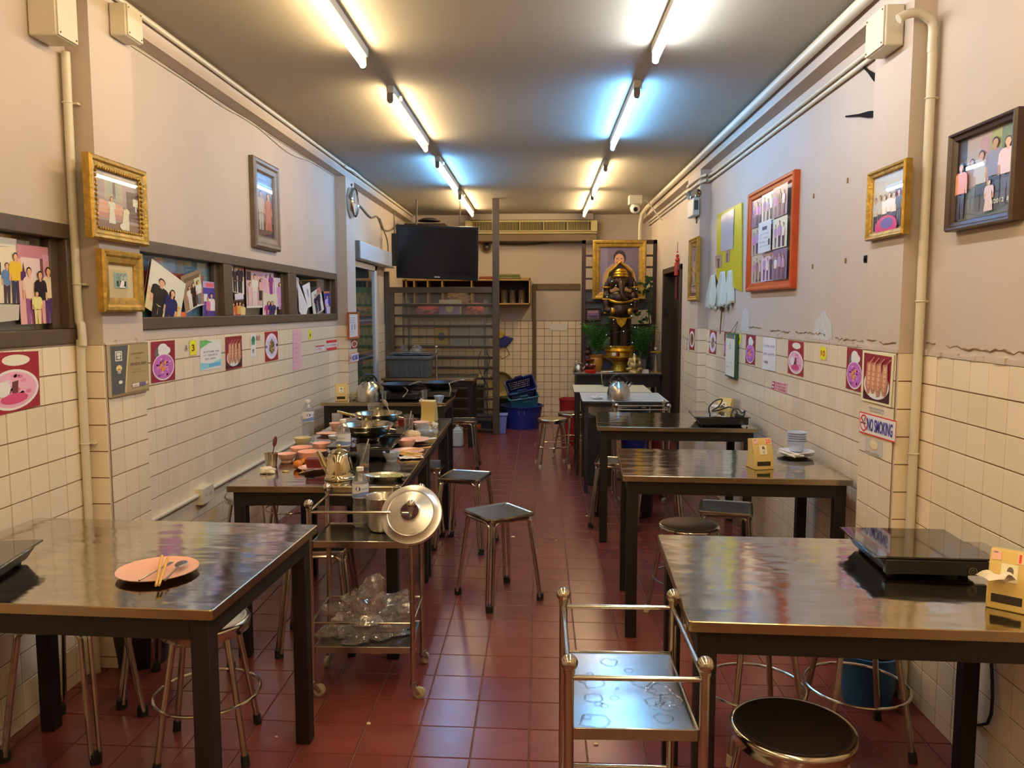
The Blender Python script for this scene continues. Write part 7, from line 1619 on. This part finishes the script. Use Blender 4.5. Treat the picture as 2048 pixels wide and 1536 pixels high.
for i, (px0, px1, py, m, lab) in enumerate(((990, 1042, 553, GRN, 'lowest rolled mat lying on the cubbyhole top'), (988, 1040, 548, GRN, 'upper rolled mat lying on the cubbyhole top'), (1010, 1062, 556.5, WOOD, 'flat wooden board beside the rolled mats'), (958, 990, 549, mat('reddish_cloth_roll', (140, 70, 50), 0.8), 'reddish cloth roll next to the rolled mats'))):
    a, b_ = oy(px0, py, Yc + 0.1), oy(px1, py, Yc + 0.1); q = MB(); q.tube([(0, 0, 0), tuple(b_ - a)], 0.019 if i != 2 else 0.011, 10); o = q.build('rolled_mat' if i in (0, 1) else ['', '', 'board', 'cloth_roll'][i], m); o.location = Vector((a.x, a.y, zt + [0.02, 0.052, 0.012, 0.02][i])); tag(o, lab, 'mat' if i < 2 else ['', '', 'board', 'cloth'][i])
# round ornament
c = oy(974, 494, YB - 0.02); t = thing('wall_ornament', 'small octagonal mirror ornament on the back wall under the air conditioner', 'ornament', c)
M = Matrix.Rotation(math.pi / 2, 4, 'X')
q = MB(); q.lathe([(0.085, -0.01), (0.085, 0.008), (0.06, 0.012), (0.055, 0.006)], 8, 0, M); q.build('frame', mat('ornament_gold', (150, 120, 60), 0.35, 0.7), t, 20)
q = MB(); q.lathe([(0.058, 0.006), (0.04, 0.012), (0.02, 0.01)], 16, 0, M); q.build('ring', mat('ornament_dark', (40, 36, 30), 0.4), t)
q = MB(); q.ball((0, -0.012, 0), 0.024, 14, 8); q.build('mirror', POLISH, t)
# air conditioner
t = thing('air_conditioner', 'long cream ceiling air conditioner with louvred grilles on the back wall', 'air conditioner', (-0.125, 10.95, 2.62))
ACM = mat('yellowed_cream_plastic', (206, 188, 130), 0.45)
xa, xb = -0.895, 0.895; y0 = -0.10
b = MB(); b.box(xa, xb, y0 + 0.03, 0.15, -0.10, 0.085); b.build('body', ACM, t, bevel=0.01)
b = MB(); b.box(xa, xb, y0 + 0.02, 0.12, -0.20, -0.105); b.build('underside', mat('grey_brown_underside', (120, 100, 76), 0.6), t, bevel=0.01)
b = MB(); b.box(xa + 0.01, xb - 0.01, y0 + 0.025, y0 + 0.032, -0.065, 0.065); b.build('grille_back', mat('dark_grille', (76, 66, 40), 0.8), t, 0)
for x in (xa, xb - 0.09): b = MB(); b.box(x, x + 0.09, y0, y0 + 0.04, -0.075, 0.08); b.build('end_cap', ACM, t, bevel=0.008)
n = 5; pw = (xb - xa - 0.18) / n
for i in range(n):
    x = xa + 0.09 + i * pw
    b = MB()
    for z in (-0.068, 0.058): b.box(x, x + pw, y0, y0 + 0.03, z, z + 0.012)
    b.box(x, x + 0.012, y0, y0 + 0.03, -0.068, 0.07); b.build('grille_frame', ACM, t, 0)
    for k in range(14):
        xx = x + 0.02 + (pw - 0.03) * k / 14; b = MB(); b.box(xx, xx + 0.006, y0 + 0.006, y0 + 0.024, -0.06, 0.06); b.build('louvre', ACM, t, 0)
cable('brown cable running along the back wall under the air conditioner', [(-0.60, 11.05, 2.40), (-0.2, 11.05, 2.395), (0.2, 11.05, 2.42), (0.35, 11.05, 2.425), (0.75, 11.05, 2.42)], 0.012, mat('brown_cable', (80, 62, 44), 0.6))
# security camera
t = thing('security_camera', 'white dome security camera on the ceiling above the king portrait', 'camera', (1.03, 8.75, ZC)); t['label'] = 'white dome security camera on the ceiling above the gilt portrait'
pc = oy(1270, 430, 9.3); t.location = (pc.x, 9.3, ZC)
MB().box(-0.075, 0.075, -0.075, 0.075, -0.10, 0).build('mount_box', CONDUIT, t, bevel=0.006)
q = MB(); q.ball((0, 0, -0.145), 0.058, 20, 12); q.build('dome', WHITEP, t)
q = MB(); q.lathe([(0, 0.0), (0.026, 0.0), (0.024, 0.012), (0, 0.014)], 18, 0, Matrix.Translation((0.0, -0.05, -0.158)) @ Matrix.Rotation(math.radians(110), 4, 'X')); q.build('lens', BPLAS, t)
cable('white cable curving from the security camera to the wall', [(1.06, 9.3, 2.74), (1.15, 9.3, 2.76), (1.24, 9.3, 2.72), (1.36, 9.3, 2.56), (1.41, 9.3, 2.52)], 0.008, WPLAS)
# lattice behind the shrine
Yg = 9.92; GR = mat('dark_red_brown_lattice', (58, 36, 32), 0.5)
t = thing('lattice_screen', 'dark brown horizontal-bar lattice behind the gilt portrait', 'screen', (0.98, Yg, 0))
x0, x1 = oy(1163, 600, Yg).x - 0.98, oy(1316, 600, Yg).x - 0.98 - 0.02
zt = oy(1240, 480, Yg).z
for x in (x0, x1 - 0.05): MB().box(x, x + 0.05, -0.02, 0.02, 0, zt).build('post', GR, t, bevel=0.003)
MB().box(x0, x1, -0.02, 0.02, zt - 0.05, zt).build('rail', GR, t, bevel=0.003)
for i in range(12):
    z = zt - 0.05 - 0.141 * (i + 1)
    MB().box(x0 + 0.05, x1 - 0.05, -0.012, 0.012, z - 0.012, z + 0.012).build('bar', GR, t, bevel=0.002)
b = MB(); b.box(x0 + 0.05, x1 - 0.05, 0.03, 0.035, 0.75, zt - 0.62); b.build('backing_sheet', mat('slate_blue_sheet', (86, 96, 106), 0.5), t, 0)
def portrait(cv):
    cv.rect(0, 0, 1, 1, (104, 94, 116)); cv.rect(0, 0, 0.2, 1, (120, 110, 136)); cv.ell(0.5, 0.25, 0.44, 0.42, (176, 140, 104)); cv.poly([(0.06, 0), (0.94, 0), (0.86, 0.4), (0.6, 0.55), (0.4, 0.55), (0.14, 0.4)], (190, 150, 110)); cv.poly([(0.42, 0.5), (0.58, 0.5), (0.5, 0.3)], (206, 190, 170)); cv.rect(0.44, 0.5, 0.58, 0.62, (190, 140, 110)); cv.ell(0.51, 0.78, 0.165, 0.165, (52, 40, 40)); cv.ell(0.50, 0.72, 0.125, 0.145, (200, 148, 114)); cv.rect(0.43, 0.655, 0.57, 0.675, (60, 44, 40))
    for x in (0.45, 0.56): cv.ell(x, 0.755, 0.022, 0.012, (50, 36, 34))
    cv.poly([(0.5, 0.75), (0.53, 0.69), (0.48, 0.69)], (176, 124, 96)); cv.ell(0.3, 0.42, 0.06, 0.03, (206, 176, 90)); cv.rect(0.2, 0.2, 0.34, 0.24, (206, 176, 90))
cv = CV(); portrait(cv)
wall_frame('portrait', 'large ornate gilt framed portrait of a man in a tan uniform on the lattice', 'portrait', 'y', Yg - 0.09, [(1187, 481), (1294, 479), (1291, 600), (1184, 598)], 0.09, 0.06, GOLDF, cv, glass=False)
# ---------------------------------------------------------------- shrine
TB = 0.76
DKBR = mat('dark_brown_bronze', (56, 34, 26), 0.35, 0.4, var=0.3, vscale=20)
sx, sy = oy(1240, 700, 9.50).x, 9.50
t = thing('statue', 'tall gilded dark elephant-headed statue standing on the golden pedestal', 'statue', (sx, sy, TB))
u = lambda py: oy(1240, py, sy).z - TB       # height above the table for a pixel row
b = MB()
def E(x, y, z, rx, ry, rz): b.ball((x, y, z), 1, 16, 10, 0, (rx, ry, rz))
zk, zw, zs, zh = u(700), u(640), u(592), u(560)
for s in (-1, 1):
    b.lathe([(0, zk - 0.06), (0.06, zk - 0.06), (0.062, zk), (0.066, (zk + zw) / 2), (0.08, zw), (0, zw)], 16, 0, Matrix.Translation((s * 0.055, 0, 0)))
E(0, 0.0, zw + 0.02, 0.13, 0.10, 0.09); E(0, -0.03, zw + 0.11, 0.135, 0.125, 0.12); E(0, 0, zs - 0.02, 0.15, 0.095, 0.09)
for s in (-1, 1):
    E(s * 0.155, 0, zs - 0.01, 0.055, 0.06, 0.075); E(s * 0.17, -0.03, zs - 0.10, 0.045, 0.05, 0.09); E(s * 0.13, -0.09, zs - 0.17, 0.075, 0.045, 0.04)
    E(s * 0.165, 0.01, zs + 0.08, 0.04, 0.04, 0.10)
o = b.build('body', DKBR, t, 60); md = o.modifiers.new('one_surface', 'REMESH'); md.mode = 'VOXEL'; md.voxel_size = 0.012; md.use_smooth_shade = True
b = MB(); E(0, -0.01, zh - 0.02, 0.085, 0.085, 0.085)
for s in (-1, 1): E(s * 0.115, 0.02, zh - 0.03, 0.06, 0.018, 0.08)
b.tube(smooth_path([(0, -0.08, zh - 0.03), (0, -0.13, zh - 0.09), (0.0, -0.155, zh - 0.17), (0.03, -0.165, zh - 0.23), (0.07, -0.165, zh - 0.23)], 4), [0.042 - 0.0017 * i for i in range(17)], 12)
o = b.build('elephant_head', DKBR, t, 60); md = o.modifiers.new('one_surface', 'REMESH'); md.mode = 'VOXEL'; md.voxel_size = 0.01; md.use_smooth_shade = True
b = MB(); b.lathe([(0.09, zh + 0.03), (0.096, zh + 0.045), (0.085, zh + 0.06), (0.088, zh + 0.075), (0.07, zh + 0.095), (0.072, zh + 0.105), (0.045, zh + 0.13), (0.0, zh + 0.14)], 24); b.build('crown', GOLD, t, 30)
hb = MB(); ztop = u(528) + 0.02
hb.prism([(-0.15, zh - 0.02), (-0.13, zh + 0.09), (0.0, ztop), (0.13, zh + 0.09), (0.15, zh - 0.02)], -0.095, -0.075, 0, Matrix(((1, 0, 0, 0), (0, 0, -1, 0), (0, 1, 0, 0), (0, 0, 0, 1)))); hb.build('back_panel', DKBR, t, 0)
hb = MB()
for s in (-1, 1): hb.tube([(s * 0.16, 0.07, zh - 0.03), (s * 0.14, 0.07, zh + 0.09), (0, 0.07, ztop + 0.012)], 0.014, 8)
hb.build('arch', GOLD, t)
for s in (-1, 1):
    for k, z in enumerate((zs - 0.20, zs - 0.04, zs + 0.10)):
        g = MB(); g.ring(0.044, 0.011, 0, 16, 8, 0, Matrix.Translation((s * (0.15 if k == 0 else 0.168), -0.05 if k == 0 else -0.015, z))); g.build('armlet', GOLD, t)
g = MB(); g.tube([(0.145 * math.sin(a), -0.12 * math.cos(a) - 0.01, zs + 0.02 - 0.10 * math.cos(a / 1.4)) for a in [(-1.6 + 3.2 * i / 16) for i in range(17)]], 0.016, 8); g.build('necklace', GOLD, t)
g = MB(); g.ring(0.125, 0.018, zw + 0.03, 28, 8, 0, Matrix.Diagonal((1, 0.8, 1, 1))); g.build('belt', GOLD, t)
g = MB(); g.prism([(-0.07, zw + 0.03), (0.07, zw + 0.03), (0.05, zw - 0.04), (0, zw - 0.09), (-0.05, zw - 0.04)], 0.10, 0.115, 0, Matrix(((1, 0, 0, 0), (0, 0, -1, 0), (0, 1, 0, 0), (0, 0, 0, 1)))); g.build('belt_plate', GOLD, t, bevel=0.005)
for s in (-1, 1):
    g = MB(); g.ball((s * 0.10, -0.10, zs - 0.18), 0.05, 14, 8, 0, (1, 0.8, 0.9)); g.build('hand', GOLD, t)
    g = MB(); g.ball((s * 0.055, -0.05, zk - 0.07), 0.05, 14, 8, 0, (0.9, 1.5, 0.5)); g.build('foot', GOLD, t)
# golden pedestal
zb0, zb1 = u(742), u(693)
b = MB(); b.lathe([(0, 0), (0.10, 0), (0.115, 0.012), (0.10, 0.05), (0.085, 0.09), (0.10, 0.12), (0.15, 0.15), (0.20, 0.165), (0.235, 0.18), (0.235, 0.19), (0.17, 0.195), (0.165, 0.23), (0.185, 0.255), (0.165, 0.285), (0.15, 0.29), (0.155, 0.315), (0.15, zk - 0.08), (0, zk - 0.08)], 40); b.build('pedestal', GOLD, t, 30)
g = MB(); pr_ = random.Random(2)
for k in range(34):
    a = -math.pi + 2 * math.pi * k / 34; g.ball((0.15 * math.cos(a), 0.15 * math.sin(a), 0.30 + 0.0), 0.012, 6, 4)
g.build('pedestal_beads', GOLD, t)
LEDM = emit_mat('tiny_led_glow', (0.6, 1.0, 0.85), 2.2)
g = MB(); P = []
for i in range(60):
    a = i * 0.62; P.append((0.17 * math.cos(a) * (0.9 + 0.2 * math.sin(i)), -0.10 + 0.06 * math.sin(a), zk - 0.04 + (zh + 0.05 - zk) * i / 59))
g.tube(P, 0.0025, 4); wi = g.build('light_string', mat('green_wire', (30, 70, 40), 0.6), t)
g = MB()
for p in P[::3]: g.ball((p[0], p[1] - 0.012, p[2]), 0.0042, 6, 4)
g.build('light_bulbs', LEDM, wi)
# potted palms
PALM = mat('palm_leaf_green', (58, 112, 44), 0.5, var=0.3, vscale=12)
def palm(label, x, y, H, spread, seed, pot, potlabel, n=16, potr=0.08, poth=0.17, z=TB):
    t = thing('potted_palm', label, 'plant', (x, y, z)); r = random.Random(seed)
    b = MB(); b.lathe([(0, 0), (potr * 0.6, 0), (potr * 0.95, poth * 0.55), (potr * 0.8, poth * 0.85), (potr, poth), (potr * 0.86, poth), (potr * 0.7, poth * 0.8), (0, poth * 0.8)], 26); b.build('pot', pot, t, 40)
    for i in range(n):
        az = r.uniform(0, 6.28); le = H * r.uniform(0.6, 1.0); lean = r.uniform(0.15, 0.75) * spread
        st_ = []
        for k in range(7):
            q = k / 6; st_.append(Vector((math.cos(az) * lean * q ** 1.6, math.sin(az) * lean * q ** 1.6, poth * 0.8 + le * (q - 0.25 * q * q * (lean / max(spread, .01))))))
        f = MB(); f.tube(st_, [0.004 - 0.0004 * k for k in range(7)], 5)
        for k in range(2, 7):
            for s in (-1, 1):
                for rep in (0.0, 0.5):
                    if k == 6 and rep: continue
                    base = st_[k].lerp(st_[min(k + 1, 6)], rep); d = (st_[min(k + 1, 6)] - st_[k - 1]).normalized()
                    side = d.cross(Vector((0, 0, 1))); side = side.normalized() if side.length > 1e-3 else Vector((1, 0, 0))
                    L = 0.11 * r.uniform(0.8, 1.25); tip = base + (side * s * 0.75 + d * 0.55 + Vector((0, 0, -0.25))) * L; mid = base.lerp(tip, 0.45) + Vector((0, 0, 0.012)); wv = d * 0.010
                    f.add([base, mid - wv, tip, mid + wv], [(0, 1, 2, 3)])
        f.build('frond', PALM, t, 0)
    return t
OCHRE = mat('ochre_glazed_pot', (186, 134, 50), 0.3); DPOT = mat('dark_glazed_pot', (74, 60, 54), 0.3)
palm('bushy potted palm in an ochre urn at the aisle side of the statue', oy(1192, 720, 9.5).x, 9.5, 0.46, 0.24, 4, OCHRE, '', 20, 0.095, 0.20)
palm('bushy potted palm in a dark pot at the wall side of the statue', oy(1281, 720, 9.55).x, 9.55, 0.46, 0.24, 9, DPOT, '', 20, 0.08, 0.17)
# vine at the right edge of the lattice
t = thing('climbing_plant', 'dark leafy climber hanging down the edge of the lattice by the side wall', 'plant', (1.335, 9.80, 0)); r = random.Random(3)
P = [(0.0, 0, 0.9), (0.02, 0, 1.2), (-0.01, -0.02, 1.5), (0.02, -0.02, 1.75), (-0.03, -0.03, 1.88)]
f = MB(); f.tube(smooth_path(P, 4), 0.008, 6); f.build('stem', mat('vine_stem', (50, 60, 36), 0.7), t)
for i in range(46):
    z = r.uniform(0.82, 1.95); c = Vector((r.uniform(-0.10, 0.06), r.uniform(-0.08, 0.03), z)); L = r.uniform(0.06, 0.12); d = Vector((r.uniform(-1, 1), r.uniform(-0.6, 0.3), r.uniform(-1, 0.5))).normalized(); d.x = -abs(d.x) if c.x > -0.03 else d.x; s = d.cross(Vector((0, 1, 0.2))).normalized() * 0.022
    f = MB(); f.add([c, c + d * L * 0.5 - s, c + d * L, c + d * L * 0.5 + s], [(0, 1, 2, 3)]); f.build('leaf', mat('dark_leaf', (36, 74, 40), 0.5), t, 0)
# small shrine things
cv = people((150, 120, 140), [(0.12 + 0.15 * i, 0.05, 0.75, (110, 80, 140), (60, 50, 90)) for i in range(6)])
wall_frame('picture_frame', 'small dark framed group photo propped on the lattice by the palm', 'frame', 'y', 9.885, [(1170, 618), (1202, 614), (1202, 640), (1170, 642)], 0.028, 0.02, DKW, cv, group='shrine ornaments')
cv = CV((206, 200, 176)); cv.line(0.4, 0.2, 0.7, 0.75, 0.02, (60, 60, 60)); cv.line(0.7, 0.75, 0.95, 0.6, 0.02, (60, 60, 60)); cv.line(0.5, 0.3, 0.9, 0.4, 0.012, (120, 120, 110))
flat('ink_picture', cv, 'y', 9.86, [(1263, 621), (1302, 619), (1302, 647), (1262, 649)], 'cream ink drawing on the lattice at the wall side of the statue', 'picture')
def shrine_item(name, label, cat, px, py, Y=9.30): return thing(name, label, cat, (oy(px, py, Y).x, Y, TB), 0, 'shrine ornaments')
t = shrine_item('teapot', 'small steel teapot at the aisle corner of the shrine table', 'teapot', 1157, 740, 9.30)
q = MB(); q.lathe([(0, 0), (0.05, 0), (0.058, 0.03), (0.05, 0.07), (0.035, 0.085), (0.03, 0.1), (0, 0.11)], 22); q.build('body', BRUSHED, t); q = MB(); q.tube([(0.045, 0, 0.03), (0.075, 0, 0.075)], [0.012, 0.007], 8); q.build('spout', BRUSHED, t); q = MB(); q.tube(arc((0, 0, 0.09), 0.045, 0, 180, 8), 0.005, 6); q.build('handle', BRUSHED, t); q = MB(); q.ball((0, 0, 0.115), 0.01, 8, 6); q.build('knob', BRUSHED, t)
t = shrine_item('offering_dish', 'red lacquer offering dish on the front of the shrine table', 'dish', 1181, 742, 9.26)
q = MB(); q.lathe([(0, 0), (0.06, 0), (0.072, 0.02), (0.07, 0.035), (0, 0.035)], 24); q.build('dish', mat('bright_red_lacquer', (196, 44, 26), 0.3), t)
t = shrine_item('tiered_stand', 'dark red tiered offering stand behind the red dish', 'stand', 1180, 735, 9.42)
q = MB(); q.lathe([(0, 0), (0.07, 0), (0.07, 0.012), (0.02, 0.03), (0.02, 0.06), (0.065, 0.07), (0.065, 0.082), (0.015, 0.1), (0.015, 0.13), (0.05, 0.14), (0.05, 0.15), (0, 0.16)], 24); q.build('stand', MAROON, t, 30)
for i in range(5):
    a = i * 1.256; tt = MB(); tt.lathe([(0, 0), (0.012, 0), (0.014, 0.016), (0, 0.014)], 10, 0, Matrix.Translation((0.045 * math.cos(a), 0.045 * math.sin(a), 0.082))); tt.build('cup', WCHINA, t)
t = shrine_item('idol', 'small dark seated idol behind the red dish at the aisle side', 'idol', 1176, 720, 9.52)
q = MB(); q.lathe([(0, 0.16), (0.06, 0.16), (0.05, 0.19), (0, 0.2)], 18); q.ball((0, 0, 0.225), 0.04, 12, 8, 0, (1.2, 1, 0.9)); q.ball((0, 0, 0.285), 0.025, 12, 8); q.lathe([(0.02, 0.3), (0.012, 0.32), (0, 0.345)], 10); q.box(-0.05, 0.05, -0.05, 0.05, 0, 0.16); q.build('figure', DKBR, t)
t = shrine_item('idol', 'small pale gold elephant idol at the wall side of the pedestal', 'idol', 1269, 738, 9.24)
PG = mat('pale_gold_brass', (196, 176, 120), 0.35, 0.5, var=0.35, vscale=40)
q = MB(); q.lathe([(0, 0), (0.075, 0), (0.07, 0.03), (0.05, 0.04), (0, 0.04)], 20); q.ball((0, 0, 0.085), 0.055, 14, 10, 0, (1.1, 0.8, 1)); q.ball((0, -0.01, 0.15), 0.036, 14, 10)
for s in (-1, 1): q.ball((s * 0.045, 0, 0.15), 0.03, 10, 6, 0, (1, 0.3, 1.2)); q.ball((s * 0.06, -0.01, 0.05), 0.03, 10, 6, 0, (1.4, 1, 0.7)); q.ball((s * 0.065, 0, 0.11), 0.022, 10, 6, 0, (0.9, 0.9, 1.6))
q.tube(smooth_path([(0, -0.04, 0.145), (0, -0.065, 0.11), (0.015, -0.07, 0.08)], 3), [0.014, 0.013, 0.012, 0.011, 0.010, 0.009, 0.008], 8); q.lathe([(0.03, 0.175), (0.02, 0.2), (0.008, 0.225), (0, 0.23)], 12); o = q.build('figure', PG, t, 50); md = o.modifiers.new('one_surface', 'REMESH'); md.mode = 'VOXEL'; md.voxel_size = 0.005; md.use_smooth_shade = True
t = shrine_item('card_stand', 'little white card stand on the front of the shrine table', 'card', 1290, 742, 9.26); MB().box(-0.04, 0.04, -0.02, 0.02, 0, 0.045).build('card', WHITEP, t, bevel=0.003)
t = shrine_item('glass_case', 'gold-topped glass case with a standing golden figure, by the side wall', 'case', 1312, 740, 9.36)
q = MB(); q.box(-0.065, 0.065, -0.06, 0.06, 0, 0.012); q.box(-0.07, 0.07, -0.065, 0.065, 0.235, 0.25); q.build('case_ends', GOLD, t, bevel=0.003)
q = MB(); q.box(-0.06, 0.06, -0.055, 0.055, 0.012, 0.235); q.build('glass', GLASS, t, 0)
q = MB(); q.lathe([(0, 0.012), (0.03, 0.012), (0.02, 0.05), (0.024, 0.12), (0.014, 0.16), (0.02, 0.185), (0.01, 0.205), (0, 0.22)], 14); q.build('figure', PG, t)
t = shrine_item('water_bottle', 'small water bottle with a white cap behind the glass case', 'bottle', 1311, 700, 9.52); q = MB(); q.lathe([(0, 0), (0.03, 0), (0.03, 0.2), (0.012, 0.25), (0.012, 0.27), (0, 0.27)], 18); q.build('body', PET, t); q = MB(); q.lathe([(0.014, 0.262), (0.014, 0.29), (0, 0.29)], 14); q.build('cap', WHITEP, t)
t = shrine_item('picture_frame', 'small dark standing photo frame beside the pale gold idol', 'frame', 1286, 730, 9.40); q = MB(); q.box(-0.045, 0.045, -0.006, 0.006, 0, 0.17); q.build('frame', BPLAS, t, bevel=0.003); q = MB(); q.box(-0.033, 0.033, -0.0075, -0.005, 0.014, 0.155); q.build('photo_print', mat('dim_photo', (96, 90, 96), 0.3), t)
t = shrine_item('candle_holder', 'row of small red and white offerings on the golden pedestal rim', 'offering', 1232, 715, 9.30); t.location.z = TB + 0.196; t.location.y = 9.33; t.name = 'offering_box'; t['label'] = 'small white offering box on the rim of the golden pedestal'; q = MB(); q.box(-0.045, 0.0, -0.015, 0.015, 0, 0.04); q.build('box', WHITEP, t, bevel=0.003); q = MB(); q.lathe([(0, 0), (0.016, 0), (0.018, 0.035), (0, 0.035)], 12, 0, Matrix.Translation((0.03, 0, 0))); q.build('cup', mat('dark_red_cup', (120, 30, 26), 0.4), t)
t = thing('plate_stack', 'pale yellow basin leaning on the back wall behind the blue tub', 'basin', (oy(1003, 768, 10.9).x, 10.72, 0.505)); M = Matrix.Rotation(math.radians(-80), 4, 'X'); q = MB(); q.lathe([(0, 0), (0.12, 0), (0.17, -0.06), (0.18, -0.06), (0.125, 0.006), (0, 0.006)], 30, 0, M); q.build('basin', mat('pale_yellow_plastic', (206, 186, 120), 0.4), t); t.name = 'basin'
t = thing('black_crate', 'black crate behind the navy tub at the partition post', 'crate', (-0.42, 10.62, 0)); MB().box(-0.17, 0.17, -0.15, 0.15, 0, 0.33).build('crate', BPLAS, t, bevel=0.01)
t = thing('snack_bag', 'blue and yellow bag hanging on the back wall beside the post', 'bag', (oy(1004, 690, 10.9).x, 11.04, oy(1004, 690, 10.9).z))
q = MB(); q.prism([(-0.10, -0.05), (0.06, -0.03), (0.16, 0.09), (0.02, 0.12), (-0.06, 0.10)], 0.0, 0.05, 0, Matrix(((1, 0, 0, 0), (0, 0, 1, 0), (0, 1, 0, 0), (0, 0, 0, 1)))); q.build('bag', mat('blue_foil', (44, 52, 130), 0.35), t, bevel=0.015)
q = MB(); q.prism([(-0.07, 0.08), (0.0, 0.07), (0.03, 0.16), (-0.05, 0.2)], 0.0, 0.04, 0, Matrix(((1, 0, 0, 0), (0, 0, 1, 0), (0, 1, 0, 0), (0, 0, 0, 1)))); q.build('yellow_tag', mat('yellow_tag', (206, 180, 60), 0.4), t, bevel=0.01)
q = MB(); q.tube([(0.05, -0.02, -0.03), (0.1, -0.02, -0.14), (0.0, -0.02, -0.2), (-0.08, -0.02, -0.12)], 0.005, 6); q.build('strap', BPLAS, t)
# air curtain over the patterned door
a, b_ = ox(710, 500, XL + 0.13), ox(787, 530, XL + 0.13)
t = thing('air_curtain', 'long white air curtain box above the green patterned door', 'air curtain', (XL, 8.55, 2.075))
q = MB(); q.box(0.0, 0.13, -0.88, 0.97, -0.085, 0.085); q.build('casing', mat('pale_white_metal', (222, 226, 228), 0.35), t, bevel=0.01)
q = MB(); q.box(0.005, 0.128, -0.90, -0.86, -0.088, 0.088); q.build('end_cap', mat('grey_end_cap', (120, 120, 116), 0.5), t, bevel=0.006)
q = MB(); q.box(0.131, 0.132, 0.85, 0.90, -0.02, 0.03); q.build('control', BPLAS, t, 0)
# clutter on top of the television shelf corner
t = thing('hanging_hat', 'dark round basket lid stored above the television', 'basket lid', oy(858, 441, 10.2)); q = MB(); q.lathe([(0, 0.03), (0.08, 0.025), (0.14, 0.0), (0.145, -0.01), (0, 0)], 24); q.build('lid', mat('dark_wicker', (50, 34, 30), 0.7), t); t.name = 'basket_lid'
t = thing('high_shelf', 'thin dark shelf high behind the television', 'shelf', (oy(858, 446, 10.2).x, 10.2, oy(858, 446, 10.2).z - 0.02)); MB().box(-0.3, 0.22, -0.1, 0.9, -0.01, 0.008).build('board', DKW, t, bevel=0.003)
